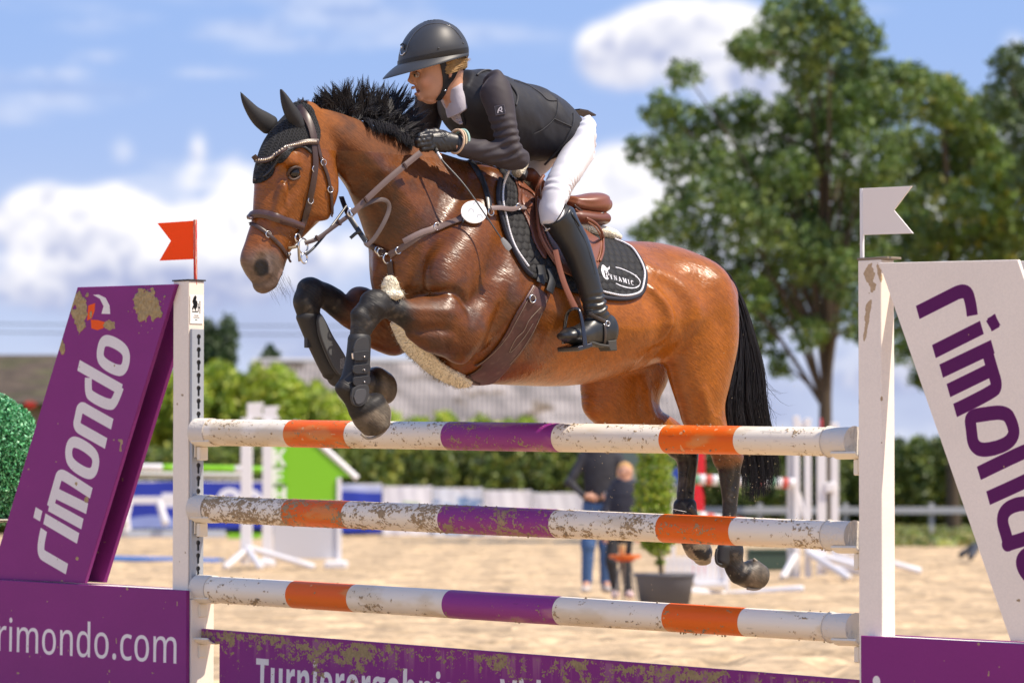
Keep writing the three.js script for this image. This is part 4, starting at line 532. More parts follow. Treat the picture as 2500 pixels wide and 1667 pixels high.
// ================================================================ the horse
const HF = new Frame(P(1230, 600, 14.55), 38 * Math.PI / 180);
const S = (cv, ax, ay, bx_, by, w, o) => HF.sec(cv, ax, ay, bx_, by, w, o);
const horse = new Field();
{
  const H = horse;
  // trunk
  H.add([
    S(nat, 965, 600, 958, 745, 0, { hw: .09 }), S(nat, 1015, 490, 1000, 825, 0, { hw: .18 }), S(nat, 1100, 425, 1070, 905, 0, { hw: .235, t: .3 }), S(nat, 1190, 402, 1150, 932, 0, { hw: .265, t: .45 }), S(nat, 1300, 500, 1262, 941, 0, { hw: .29, t: .3 }), S(nat, 1410, 565, 1385, 942, 0, { hw: .305, t: .25 }),
    S(nat, 1505, 586, 1480, 925, 0, { hw: .30, t: .2 }), S(nat, 1592, 592, 1585, 885, 0, { hw: .285, t: .2 }), S(nat, 1665, 615, 1660, 850, 0, { hw: .24 }), S(nat, 1722, 655, 1715, 800, 0, { hw: .15 })], .05, 8);
  // neck
  H.add([S(nat, 1185, 405, 985, 770, 0, { hw: .17 }), S(nat, 1085, 372, 925, 655, 0, { hw: .14, t: .35 }), S(nat, 1000, 346, 893, 545, 0, { hw: .115, t: .4 }), S(nat, 925, 312, 862, 478, 0, { hw: .1, t: .35 }), S(nat, 850, 283, 826, 420, 0, { hw: .09, t: .2 }), S(nat, 775, 262, 775, 375, 0, { hw: .075 })], .05, 8);
  // head
  H.add([S(nat, 700, 268, 785, 300, 0, { hw: .07 }), S(nat, 646, 335, 818, 370, 0, { hw: .098 }), S(nat, 620, 405, 822, 440, 0, { hw: .105, t: .1 }), S(nat, 617, 470, 806, 512, 0, { hw: .082 }), S(nat, 613, 530, 756, 566, 0, { hw: .064 }), S(nat, 598, 580, 714, 610, 0, { hw: .057 }), S(nat, 583, 628, 698, 645, 0, { hw: .058 }), S(nat, 594, 662, 690, 672, 0, { hw: .05 }), S(nat, 614, 690, 668, 693, 0, { hw: .036 })], .02, 8);
  for (const s of [1, -1]) {
    H.add([S(nat, 750, 385, 818, 398, s * .07, { hw: .03 }), S(nat, 738, 450, 824, 468, s * .07, { hw: .037 }), S(nat, 730, 505, 806, 528, s * .06, { hw: .03 })], .02, 3);      // cheek
    H.add(capsule(HF.L(688 + (s < 0 ? 0 : 6), 384, s * .093), HF.L(712, 386, s * .085), .021, .018), .03);                                                                     // brow
    H.add(capsule(HF.L(690, 455, s * .075), HF.L(668, 535, s * .05), .014, .009), .02);                                                                                       // cheekbone
    H.add(capsule(HF.L(648, 640, s * .05), HF.L(654, 665, s * .048), .011, .011), .02);
    H.sub([S(r1, 132, 1362, 222, 1378, s * .066, { hw: .026 }), S(r1, 140, 1430, 228, 1430, s * .066, { hw: .028 }), S(r1, 158, 1492, 214, 1480, s * .062, { hw: .022 })], .012, 3);
    H.sub([ball(HF.L(722, 419, s * .118), .02, .015, .014)], .012);
  }
  H.add([ball(HF.L(662, 690, 0), .022, .016, .028, 0)], .03);                                                       // chin
  H.sub([S(r1, 322, 1382, 318, 1388, 0, { hw: .09 }), S(r1, 262, 1452, 258, 1458, 0, { hw: .09 })], .006);      // mouth
  // shoulders
  for (const s of [1, -1]) {
    H.add([S(nat, 1150, 440, 1230, 460, s * .10, { hw: .06 }), S(nat, 1095, 540, 1215, 590, s * .165, { hw: .075 }), S(nat, 1045, 650, 1170, 700, s * .20, { hw: .07 }), S(nat, 1050, 735, 1130, 770, s * .20, { hw: .065 })], .05, 6);
    H.add([S(nat, 1170, 700, 1235, 730, s * .215, { hw: .05 }), S(nat, 1110, 800, 1190, 840, s * .215, { hw: .055 }), S(nat, 1100, 850, 1150, 885, s * .20, { hw: .05 })], .05, 6);
  }
  // croup and thighs
  for (const s of [1, -1]) {
    const o = s > 0 ? 0 : -110;
    H.add([S(nat, 1600 + o, 690, 1710 + o, 690, s * .12, { hw: .1 }), S(nat, 1650 + o, 740, 1785 + o, 740, s * .14, { hw: .11 })], .1, 6);
  }
  // near hind leg
  H.add([S(r4, 1180, 700, 1505, 770, .16, { hw: .12 }), S(r4, 1135, 880, 1545, 900, .17, { hw: .12 }), S(r4, 1120, 1040, 1546, 1040, .17, { hw: .115 }), S(r4, 1135, 1180, 1525, 1160, .17, { hw: .10 }), S(r4, 1165, 1300, 1498, 1280, .17, { hw: .085 }), S(r4, 1205, 1420, 1472, 1400, .165, { hw: .07 }), S(r5, 745, 375, 982, 370, .16, { hw: .06 }), S(r5, 835, 460, 1020, 450, .155, { hw: .045, c: .15 }), S(r5, 905, 555, 1062, 535, .15, { hw: .038, c: .45 })], .05, 8);
  H.add([S(r5, 910, 545, 1064, 545, .15, { hw: .036, c: .45 }), S(r5, 930, 610, 1060, 620, .15, { hw: .034, c: .7 }), S(r5, 942, 690, 1055, 700, .15, { hw: .028, c: .8 }), S(r5, 955, 800, 1040, 800, .15, { hw: .023, c: .9 }), S(r5, 953, 920, 1036, 920, .15, { hw: .023, c: .95 }), S(r5, 942, 1020, 1060, 1020, .15, { hw: .028, c: 1 }), S(r5, 945, 1085, 1066, 1075, .15, { hw: .031, c: 1 })], .03, 6);
  H.add([S(r5, 950, 1090, 1066, 1060, .15, { hw: .03, c: 1 }), S(r5, 972, 1185, 1070, 1125, .15, { hw: .03, c: 1 }), S(r5, 1012, 1250, 1095, 1135, .15, { hw: .036, c: 1 })], .02, 8);
  H.add([S(r5, 1015, 1250, 1098, 1128, .15, { hw: .042, c: 1.0 }), S(r5, 1085, 1283, 1132, 1115, .15, { hw: .054, c: 2 }), S(r5, 1150, 1290, 1172, 1145, .15, { hw: .058, c: 2 })], .006, 5, .35);
  // far hind leg
  H.add([S(r5, 150, 40, 660, 0, -.15, { hw: .11 }), S(r5, 158, 190, 640, 120, -.16, { hw: .10 }), S(r5, 185, 310, 600, 215, -.16, { hw: .085 }), S(r5, 330, 420, 610, 275, -.16, { hw: .07 }), S(r5, 500, 495, 690, 330, -.155, { hw: .052, c: .3 }), S(r5, 650, 530, 790, 420, -.15, { hw: .042, c: .9 })], .05, 8);
  H.add([S(r5, 672, 510, 818, 450, -.15, { hw: .038, c: .9 }), S(r5, 698, 570, 818, 560, -.15, { hw: .034, c: 1 }), S(r5, 704, 660, 805, 660, -.15, { hw: .027, c: 1 }), S(r5, 698, 770, 796, 770, -.15, { hw: .024, c: 1 }), S(r5, 700, 880, 800, 880, -.15, { hw: .024, c: 1 }), S(r5, 712, 990, 830, 985, -.15, { hw: .03, c: 1.0 })], .03, 6);
  H.add([S(r5, 715, 1000, 835, 985, -.15, { hw: .031, c: 1 }), S(r5, 730, 1040, 850, 1010, -.15, { hw: .033, c: 1 })], .02, 3);
  H.add([S(r5, 735, 1060, 880, 1030, -.15, { hw: .045, c: 3 }), S(r5, 765, 1115, 895, 1062, -.15, { hw: .047, c: 3 }), S(r5, 812, 1138, 878, 1118, -.15, { hw: .045, c: 3 })], .006, 3);
  // near foreleg
  H.add([S(r3, 1270, 500, 1330, 900, .20, { hw: .085 }), S(r3, 1130, 455, 1200, 900, .20, { hw: .085 }), S(r3, 1010, 470, 1060, 850, .195, { hw: .07, c: .05 }), S(r3, 890, 470, 930, 760, .19, { hw: .055, c: .25 }), S(r3, 800, 460, 815, 670, .185, { hw: .045, c: .75 }), S(r3, 690, 442, 740, 625, .18, { hw: .041, c: 1 })], .04, 7);
  H.add([S(r3, 560, 500, 760, 500, .18, { hw: .04, c: 1 }), S(r3, 500, 570, 740, 590, .18, { hw: .04, c: 1 }), S(r3, 500, 640, 680, 680, .18, { hw: .035, c: 1 }), S(r3, 492, 740, 634, 760, .18, { hw: .028, c: 1 }), S(r3, 478, 880, 628, 890, .18, { hw: .027, c: 1 }), S(r3, 445, 1000, 622, 1020, .18, { hw: .029, c: 1 }), S(r3, 400, 1085, 610, 1140, .18, { hw: .034, c: 1 })], .035, 6);
  H.add([S(r3, 402, 1115, 610, 1130, .18, { hw: .034, c: 1 }), S(r3, 450, 1200, 625, 1150, .18, { hw: .033, c: 1 }), S(r3, 492, 1290, 715, 1170, .18, { hw: .044, c: 1 })], .025, 6);
  H.add([S(r3, 490, 1290, 728, 1150, .18, { hw: .055, c: 1.0 }), S(r3, 532, 1378, 772, 1230, .18, { hw: .062, c: 2 }), S(r3, 580, 1432, 768, 1312, .18, { hw: .062, c: 2 })], .006, 5, .55);
  // far foreleg
  H.add([S(r3, 880, 520, 830, 900, -.20, { hw: .07 }), S(r3, 760, 440, 700, 850, -.20, { hw: .07 }), S(r3, 620, 425, 560, 770, -.195, { hw: .06, c: .1 }), S(r3, 470, 410, 430, 650, -.19, { hw: .048, c: .3 }), S(r3, 350, 375, 335, 570, -.185, { hw: .042, c: .8 }), S(r3, 240, 350, 280, 530, -.18, { hw: .04, c: 1 })], .04, 7);
  H.add([S(r3, 120, 410, 285, 420, -.18, { hw: .04, c: 1 }), S(r3, 95, 490, 290, 500, -.18, { hw: .04, c: 1 }), S(r3, 112, 580, 275, 600, -.18, { hw: .034, c: 1 }), S(r3, 165, 700, 310, 680, -.18, { hw: .028, c: 1 }), S(r3, 235, 860, 400, 830, -.18, { hw: .027, c: 1 }), S(r3, 305, 1000, 455, 960, -.18, { hw: .03, c: 1 })], .035, 6);
  H.add([S(r3, 320, 1030, 460, 960, -.18, { hw: .032, c: 1 }), S(r3, 460, 1095, 520, 990, -.18, { hw: .032, c: 1 }), S(r3, 590, 1150, 600, 1000, -.18, { hw: .045, c: 1 })], .025, 6);
  H.add([S(r3, 600, 1165, 615, 975, -.18, { hw: .055, c: 1 }), S(r3, 690, 1225, 680, 955, -.18, { hw: .062, c: 1.5 }), S(r3, 752, 1215, 745, 985, -.18, { hw: .06, c: 1.5 })], .006, 5, .4);
  // ridges and grooves that model the muscles: [points, half-width, height (minus = groove), depth side]
  const lines = [];
  const ln = (cv, pts, w, sg, a) => { const q = spl(pts.map(p => { const l = HF.L(...cv(...p), w); return [l[0], l[1]]; }), 14); const lo = [9, 9], hi = [-9, -9]; for (const p of q) for (let k = 0; k < 2; k++) { lo[k] = Math.min(lo[k], p[k] - 3 * sg); hi[k] = Math.max(hi[k], p[k] + 3 * sg); } lines.push({ q, sg, a, lo, hi }); };
  ln(nat, [[1238, 690], [1222, 770], [1185, 850], [1140, 905]], .27, .02, -0.0203);
  ln(nat, [[1255, 640], [1262, 720], [1240, 800]], .29, .03, 0.0116);
  ln(r3, [[1040, 462], [1170, 435], [1250, 490], [1290, 620]], .24, .012, -0.0159);
  ln(r3, [[740, 600], [930, 690], [1130, 700], [1220, 770]], .23, .013, -0.0145);
  ln(r3, [[880, 540], [1050, 560], [1190, 590]], .23, .016, 0.0101);
  ln(r3, [[860, 690], [1010, 800], [1180, 850]], .23, .016, 0.0087);
  ln(r3, [[640, 520], [700, 560], [690, 620]], .2, .010, 0.0072);
  ln(r3, [[560, 520], [620, 600], [640, 690]], .2, .008, -0.0058);
  ln(r4, [[960, 530], [1120, 620], [1230, 700], [1290, 860], [1290, 1000]], .27, .028, .014);
  ln(r4, [[1000, 640], [1110, 780], [1150, 900], [1130, 1040]], .3, .015, .017);
  ln(r4, [[1060, 620], [1200, 770], [1225, 920], [1180, 1050]], .29, .024, -.011);
  ln(r4, [[960, 700], [1060, 830], [1090, 960], [1060, 1080]], .3, .024, -.008);
  ln(r4, [[1150, 1040], [1110, 1120], [1140, 1230]], .3, .014, -0.017);
  ln(r4, [[1400, 800], [1450, 1000], [1430, 1200]], .27, .03, -0.0078);
  ln(r4, [[1330, 1250], [1370, 1380], [1420, 1490]], .25, .015, 0.0093);
  ln(r5, [[880, 420], [900, 520], [960, 640]], .19, .010, 0.0058); ln(r5, [[1000, 560], [1030, 620], [1010, 760]], .18, .007, -0.0058); ln(r5, [[780, 580], [770, 700], [775, 780]], -.13, .006, -0.0058);
  ln(r1, [[640, 870], [740, 1000], [800, 1180], [850, 1330]], .11, .018, -0.0174);
  ln(r1, [[600, 640], [760, 760], [900, 940], [1000, 1120]], .12, .035, 0.0101);
  ln(r1, [[560, 800], [700, 900], [850, 1050]], .1, .02, -0.0087);
  ln(nat, [[1010, 560], [985, 640], [1000, 720]], .2, .03, -0.013); ln(nat, [[1090, 560], [1060, 660], [1085, 740]], .26, .035, 0.013);
  ln(nat, [[940, 640], [930, 740]], .03, .016, -0.0174);
  ln(r1, [[300, 960], [325, 1060], [330, 1120]], .09, .006, 0.0051); ln(r1, [[400, 960], [350, 1080], [270, 1180]], .09, .012, 0.0058); ln(r1, [[590, 760], [600, 930], [560, 1100]], .09, .014, 0.0043); ln(r1, [[300, 880], [330, 850], [390, 850]], .1, .008, 0.0072);
  ln(r1, [[420, 1000], [430, 1120], [400, 1200]], .09, .014, -0.0058); ln(r1, [[280, 1250], [230, 1330], [245, 1440]], .06, .009, -0.0058); ln(r1, [[130, 1230], [110, 1330], [90, 1400]], .03, .008, -0.0029);
  for (let i = 0; i < 5; i++) ln(nat, [[1300 + i * 38, 760], [1318 + i * 38, 830], [1312 + i * 38, 890]], .31, .012, 0.0026);
  H.disp = (x, y, z) => { let s = 0; for (const l of lines) { if (x < l.lo[0] || x > l.hi[0] || y < l.lo[1] || y > l.hi[1]) continue; let m = 9; const q = l.q; for (let i = 0; i < 13; i++) { const ax = q[i][0], ay = q[i][1], bx = q[i + 1][0] - ax, by = q[i + 1][1] - ay, t = clamp(((x - ax) * bx + (y - ay) * by) / (bx * bx + by * by), 0, 1), dx = x - ax - bx * t, dy = y - ay - by * t, d = dx * dx + dy * dy; const e = Math.min(1, 4 * Math.min(t + i, 13 - t - i) / 13); const D = d + (1 - e) * l.sg * l.sg * 3; if (D < m) m = D; } s -= l.a * Math.exp(-m / (2 * l.sg * l.sg)); } return s * sst(.0, .05, Math.abs(z)); };
}
const horseG = thing('horse', 'bay horse with black mane and tail jumping over the striped poles', 'horse', null, HF);
{
  const brown = [.40, .118, .008], dark = [.095, .031, .011], black = [.014, .012, .011], muzzle = [.17, .115, .085], hoof = [.15, .12, .085], pale = [.62, .5, .32], dust = [.30, .235, .16];
  const mz = HF.L(...r1(170, 1480), 0), mz2 = HF.L(...r1(260, 1470), .02), no = [1, -1].map(q => HF.L(...r1(180, 1425), q * .062));
  const col = (x, y, z, g) => {
    const c = horse.col(x, y, z), n = fbm(x * 8, y * 8, z * 8, 4), n2 = fbm(x * 70, y * 70, z * 70, 2), n3 = fbm(x * 22 + 4, y * 22, z * 22, 3), fine = .86 + .28 * n2;
    // redder, darker coat over neck and shoulder; damp patches where the sweat has dried
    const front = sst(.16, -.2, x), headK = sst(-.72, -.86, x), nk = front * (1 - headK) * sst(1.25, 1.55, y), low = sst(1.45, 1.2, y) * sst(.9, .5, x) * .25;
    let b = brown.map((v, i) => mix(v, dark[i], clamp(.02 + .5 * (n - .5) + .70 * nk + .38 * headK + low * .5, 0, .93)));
    const damp = nk * sst(.48, .66, n3 * .6 + n * .4); b = b.map((v, i) => mix(v, [.055, .024, .014][i], damp * .55)); const salt = nk * sst(.62, .78, n3) * .07; b = b.map((v, i) => mix(v, [.42, .26, .18][i], salt));
    if (c <= 1) { b = b.map((v, i) => mix(v, black[i], sst(.18, .7, c + .35 * (n - .5)))); if (c > .6) { const k = sst(.52, .74, n3 * .55 + n2 * .45); b = b.map((v, i) => mix(v, dust[i], k * .32)); } }
    else { const h = c > 2.2 ? pale : hoof, k = clamp(c > 2 ? 1 : c - 1, 0, 1), st = fbm(x * 50, y * 12, z * 50, 3), m = sst(.45, .7, n3) * .5; b = black.map((v, i) => mix(v, mix(h[i] * (.35 + .9 * st), dust[i], m), sst(.15, .5, k))); if (c > 2.2 && n3 > .64) b = black.map(v => v * 2); }
    const dm = Math.hypot((x - mz[0]) / .10, (y - mz[1] - .005) / .105, z / .15), km = sst(1.25, .75, dm + .3 * (n - .5)); b = b.map((v, i) => mix(v, muzzle[i] * (.55 + .9 * n3), km)); const pk = sst(1, .5, Math.hypot((x - mz2[0]) / .05, (y - mz2[1]) / .045)) * sst(.45, .6, n3); b = b.map((v, i) => mix(v, [.42, .30, .26][i], pk * .6));
    for (const q of no) { const d = Math.hypot((x - q[0]) / .032, (y - q[1]) / .047, (z - q[2]) / .04); b = b.map((v, i) => mix(v, [.008, .006, .006][i], sst(1.05, .8, d))); }
    return b.map(v => v * fine);
  };
  // coat relief: short hairs lying back, fine skin folds and veins; wet patches on the neck are smoother
  const BX = [-1.1, .35, 1.35, 2.25], uvb = (x, y) => [(x - BX[0]) / (BX[2] - BX[0]), (y - BX[1]) / (BX[3] - BX[1])], X = u => BX[0] + u * (BX[2] - BX[0]), Y = v => BX[1] + v * (BX[3] - BX[1]);
  const veins = []; for (let i = 0; i < 26; i++) { let x = [rr(-.75, -.2), rr(-.3, .3), rr(.4, 1)][i % 3], y = [rr(1.3, 1.7), rr(1.1, 1.6), rr(1.1, 1.5)][i % 3], a = rr(-2.6, -.6); const p = []; for (let k = 0; k < 9; k++) { p.push([x, y]); x += Math.cos(a) * .02; y += Math.sin(a) * .02; a += rr(-.5, .5); } veins.push(p); }
  const vein = new Float32Array(512 * 512); for (const p of veins) for (const q of spl(p, 60)) { const u = uvb(...q), ci = u[0] * 512, cj = u[1] * 512; for (let j = -3; j <= 3; j++) for (let i = -3; i <= 3; i++) { const I = Math.round(ci) + i, J = Math.round(cj) + j; if (I >= 0 && J >= 0 && I < 512 && J < 512) vein[J * 512 + I] = Math.max(vein[J * 512 + I], Math.exp(-((I - ci) ** 2 + (J - cj) ** 2) / 1.6)); } }
  const relief = dataTex(2048, 1600, (u, v) => { const x = X(u), y = Y(v), a = x * .8 - y * .6, b = x * .6 + y * .8; const q = 110 + 42 * (noise(a * 50 + 2 * noise(x * 9, y * 9), b * 260) - .5) + 44 * (noise(a * 130 + 3 * noise(x * 9, y * 9), b * 620) - .5) + 60 * (fbm(x * 55, y * 55, 3, 3) - .5) + 60 * (noise(a * 38, b * 16, 4) - .5) * .6 + 85 * vein[clamp(v * 512 | 0, 0, 511) * 512 + clamp(u * 512 | 0, 0, 511)]; return [q, q, q]; }, false);
  const gloss = dataTex(1024, 800, (u, v) => { const x = X(u), y = Y(v), wet = sst(.2, -.15, x) * sst(.45, .62, fbm(x * 12, y * 12, 6, 4)); const q = 255 * clamp(.31 + .12 * (fbm(x * 30, y * 30, 2, 3) - .5) + .06 * (noise(x * 300, y * 300) - .5) + .05 * sst(.1, -.2, x) - .06 * wet + .2 * sst(1.42, 1.32, y) * sst(.1, -.1, x) + .2 * sst(1.05, .95, y) + .22 * sst(-.42, -.54, x) * sst(1.87, 1.80, y), .2, .85); return [q, q, q]; }, false);
  const tone = dataTex(1536, 1200, (u, v) => { const x = X(u), y = Y(v), a = x * .8 - y * .6 + .03 * noise(x * 6, y * 6, 3), b = x * .6 + y * .8; const q = 226 + 30 * (noise(a * 60, b * 300, 2) - .5) + 38 * (noise(a * 170, b * 620, 5) - .5) + 26 * (fbm(x * 26, y * 26, 3, 3) - .5); return [q, q, q]; });
  const coat = phys(0xffffff, 1, { vertexColors: true, map: tone, bumpMap: relief, bumpScale: .0036, roughnessMap: gloss, specularIntensity: .95 });
  part(horseG, 'body', mesh(horse, .0085, { smooth: .008, color: col, uv: uvb }), coat);
}
// ================================================================ hair, ears, eyes
const hit = (cv, x, y, w = .2) => { const q = cv(x, y), g = horse.hit(HF, ...q); return g || { p: HF.L(...q, w), n: [0, 0, 1] }; };
const on = (cv, x, y, off = 0) => { const g = hit(cv, x, y); return g.p.map((v, k) => v + g.n[k] * off); };
const HAIR = phys([.012, .011, .012], .42, { sheen: .4, sheenColor: new THREE.Color(.3, .3, .36), specularIntensity: .8 });
{
  const T = [[400, 545, 345, 478], [440, 555, 560, 500], [500, 560, 470, 470], [560, 570, 490, 425], [620, 575, 560, 400], [680, 585, 650, 368], [720, 590, 740, 366], [760, 600, 822, 405], [800, 610, 890, 385], [850, 620, 975, 415], [900, 640, 1040, 470], [930, 660, 1085, 565], [960, 690, 1088, 645], [995, 730, 1030, 745]];
  const Dn = [[450, 560, 540, 600], [560, 570, 640, 650], [680, 585, 720, 640], [780, 610, 820, 665], [860, 630, 900, 690], [920, 665, 975, 735], [990, 730, 1010, 780]];
  const list = []; const pick = (A, f) => { const i = Math.min(A.length - 2, Math.floor(f * (A.length - 1))), t = f * (A.length - 1) - i; return A[i].map((v, k) => mix(v, A[i + 1][k], t)); };
  const clump = (A, f, j, n, r, wide, dn) => {
    const q = pick(A, f), tx = q[2] + rr(-j, j), ty = q[3] + rr(-j, j) * .8, tw = (dn ? rr(.02, .1) : f > .6 ? rr(-.07, -.02) : rr(-.03, .05)), rw = rr(-.015, .02), bend = rr(-48, 48);
    for (let i = 0; i < n; i++) {
      const rx = q[0] + rr(-28, 28), ry = q[1] + rr(-4, 14), ex = tx + gauss() * wide, ey = ty + gauss() * wide, s = rr(.55, 1.05), pts = [];
      for (let k = 0; k <= 5; k++) { const t = k / 5, X = mix(rx, mix(rx, ex, s), t) + Math.sin(t * 3.1) * bend * (q[3] < q[1] ? 1 : .3) * .8, Y = mix(ry, mix(ry, ey, s), t) + Math.sin(t * 3.1) * (dn ? -12 : -10) + t * t * 12; const w = mix(rw + gauss() * .006, tw, t) + gauss() * .003; pts.push(HF.L(...r1(X, Y), w)); }
      pts.r = r * rr(.6, 1.2); list.push(pts);
    }
  };
  for (let c = 0; c < 84; c++) clump(T, (c + rnd()) / 84, 20, 28, .0016, 3.2, 0);
  for (let c = 0; c < 26; c++) clump(T, rr(.15, 1), 50, 8, .0012, 10, 0);
  for (let c = 0; c < 70; c++) clump(Dn, rr(.42, 1), 20, 14, .0018, 12, 1);
  for (let c = 0; c < 70; c++) { const f = rnd(), q = pick(T, f); const M = [[0, 0, q[0], q[1]]]; clump([[q[0], q[1] + 12, mix(q[0], q[2], .45), mix(q[1], q[3], .4)], [q[0], q[1] + 12, mix(q[0], q[2], .5), mix(q[1], q[3], .45)]], rnd(), 18, 14, .0026, 14, 0); }
  part(horseG, 'mane', strands(list, .002), HAIR).userData.kind = 'stuff';
}
{
  const A = [r4(1440, 680), r4(1530, 840), r4(1555, 1010), r4(1530, 1200), r4(1488, 1350), r5(990, 350), r5(1040, 520), r5(1062, 640), r5(1045, 830)];
  const B = [r4(1335, 535), r4(1475, 612), r4(1578, 800), r4(1640, 1010), r4(1690, 1240), r5(1185, 230), r5(1228, 420), r5(1268, 600), r5(1270, 730)];
  const list = []; for (let c = 0; c < 190; c++) {
    const u0 = clamp(rr(-.02, 1.02), 0, 1), w0 = rr(-.03, .03), len = rr(.88, 1.04) * (1 - .12 * Math.pow(Math.abs(u0 - .55) * 1.6, 2)), jx = rr(-7, 7);
    for (let i = 0; i < 15; i++) {
      const u = clamp(u0 + gauss() * .035, -.02, 1.03), s = len * rr(.86, 1.03), pts = [], fj = gauss() * 7, ww = w0 + gauss() * .012; const G = A.map((a, k) => [mix(a[0], B[k][0], u), mix(a[1], B[k][1], u)]), q = spl(G, 40);
      for (let k = 0; k <= 11; k++) { const t = k / 11 * s, f = Math.min(38.9, t * 39), a = q[Math.floor(f)], b = q[Math.floor(f) + 1], m = f - Math.floor(f); const wav = Math.sin(t * 9 + c) * 4 * t; pts.push(HF.L(mix(a[0], b[0], m) + (jx + fj) * t + wav, mix(a[1], b[1], m) + gauss() * 1.5, ww * Math.sin(Math.min(1, t * 3) * 1.5) * (1 + t))); }
      pts.r = rr(.0012, .0024); list.push(pts);
    }
  }
  for (let i = 0; i < 26; i++) { const a = [1862 + rr(-20, 12), 960 + rr(-60, 40)], k = rr(.4, 1); list.push(Object.assign([0, .25, .5, .75, 1].map(t => HF.L(a[0] + t * (i < 6 ? 105 : rr(20, 45)) * k, a[1] + (i < 6 ? 75 * Math.sin(t * 1.9) : t * rr(40, 120)) * k, .01 + t * .03)), { r: .0008 })); }
  part(horseG, 'tail', strands(list, .0018), HAIR).userData.kind = 'stuff';
  const dk = new Field(); dk.add([S(r4, 1290, 528, 1300, 600, 0, { hw: .03 }), S(r4, 1400, 600, 1370, 660, 0, { hw: .032 }), S(r4, 1510, 760, 1440, 780, 0, { hw: .03 }), S(r4, 1560, 960, 1510, 960, 0, { hw: .02 })], .02, 4); part(horseG, 'dock', mesh(dk, .008), HAIR);
}
{
  // eye with lids
  const e = hit(r1, 357, 900), c = e.p.map((v, k) => v - e.n[k] * .0135), g = new THREE.SphereGeometry(.0225, 24, 18); g.translate(...c); part(horseG, 'eye', g, phys([.012, .008, .006], .08, { clearcoat: .25, clearcoatRoughness: .3 }));
  const lid = mat([.07, .034, .02], .6), up = [[316, 915], [330, 885], [358, 868], [388, 876], [402, 890]], lo = [[320, 922], [345, 938], [378, 925], [400, 898]], lift = (p, o) => { const q = HF.L(...r1(...p), c[2] + o + .004); return q; };
  part(horseG, 'eyelid', [tube(up.map((p, i) => lift(p, [-.004, .012, .017, .012, 0][i])), .0055, 8, .005, 20)], lid); part(horseG, 'eyelid', [tube(lo.map((p, i) => lift(p, [-.003, .012, .012, 0][i])), .0045, 8, .004, 18)], lid);
  const lash = []; for (let i = 0; i < 26; i++) { const t = i / 25, a = lift([mix(325, 398, t), 882 - 14 * Math.sin(t * 3.1)], .016); lash.push(Object.assign([a, [a[0] - .004, a[1] - .004, a[2] + .010], [a[0] - .008, a[1] - .012, a[2] + .016]], { r: .0006 })); } part(horseG, 'eyelash', strands(lash, .0006), HAIR).userData.kind = 'stuff';
  const wh = []; for (let i = 0; i < 40; i++) { const a = HF.L(...r1(rr(200, 325), rr(1440, 1535)), rr(-.03, .04)), k = rr(.03, .08); wh.push(Object.assign([a, [a[0] + k * .3, a[1] - k * .5, a[2]], [a[0] + k * .5 * rr(.5, 1.5), a[1] - k, a[2] + rr(-.02, .02)]], { r: .00045 })); } part(horseG, 'whiskers', strands(wh, .0005), HAIR).userData.kind = 'stuff';
}
for (const [cv, p, w] of [[r3, [[768, 1235], [774, 1300], [755, 1375], [700, 1432], [625, 1455], [575, 1425]], .18], [r5, [[1132, 1118], [1165, 1150], [1184, 1210], [1176, 1272], [1140, 1288], [1095, 1284]], .15]]) part(horseG, 'horseshoe', tube(p.map(q => HF.L(...cv(...q), w + .02)), .0055, 8, .005, 30), mat([.30, .26, .2], .7));
// nostril lining: a dark hollow shell is already part of the body form

// ================================================================ shells that follow the horse, cut to an outline
const poly2 = pts => (x, y) => { let d = 1e9, s = 1; for (let i = 0, j = pts.length - 1; i < pts.length; j = i++) { const ex = pts[j][0] - pts[i][0], ey = pts[j][1] - pts[i][1], wx = x - pts[i][0], wy = y - pts[i][1], t = clamp((wx * ex + wy * ey) / (ex * ex + ey * ey || 1e-9), 0, 1), bx = wx - ex * t, by = wy - ey * t; d = Math.min(d, bx * bx + by * by); const c1 = y >= pts[i][1], c2 = y < pts[j][1], c3 = ex * wy > ey * wx; if ((c1 && c2 && c3) || (!c1 && !c2 && !c3)) s = -s; } return s * Math.sqrt(d); };
const smax = (a, b, k) => { const h = Math.max(k - Math.abs(a - b), 0) / k; return Math.max(a, b) + h * h * k * .25; };
function wrap(base, pts, t0, t1, { round = .004, zmin = -9, extra, smooth = 40 } = {}) {
  const p2 = spl([...pts, pts[0]], pts.length * 5).slice(0, -1), f = poly2(p2), lo = [9, 9, -.5], hi = [-9, -9, .5]; for (const p of p2) for (let k = 0; k < 2; k++) { lo[k] = Math.min(lo[k], p[k] - .02); hi[k] = Math.max(hi[k], p[k] + .02); } lo[2] = Math.max(-.5, zmin - .02);
  const F2 = new Field(); F2.lo = lo; F2.hi = hi; F2.bounds = () => [lo.slice(), hi.slice()];
  F2.d = (x, y, z) => { const q = f(x, y); if (q > .06) return q; const h = base(x, y, z); let d = smax(h - t1 - (extra ? extra(x, y, z) : 0), -(h - t0), .002); d = smax(d, q, round); return zmin > -9 ? Math.max(d, zmin - z) : d; };
  F2.add_ = []; return F2;
}
const hbase = (x, y, z) => horse.d(x, y, z);
const xyw = (cv, x, y, w) => { const q = HF.L(...cv(x, y), w); return [q[0], q[1]]; }, xyh = (cv, x, y, off = 0) => { const g = hit(cv, x, y); return [g.p[0] + g.n[0] * off, g.p[1] + g.n[1] * off]; };
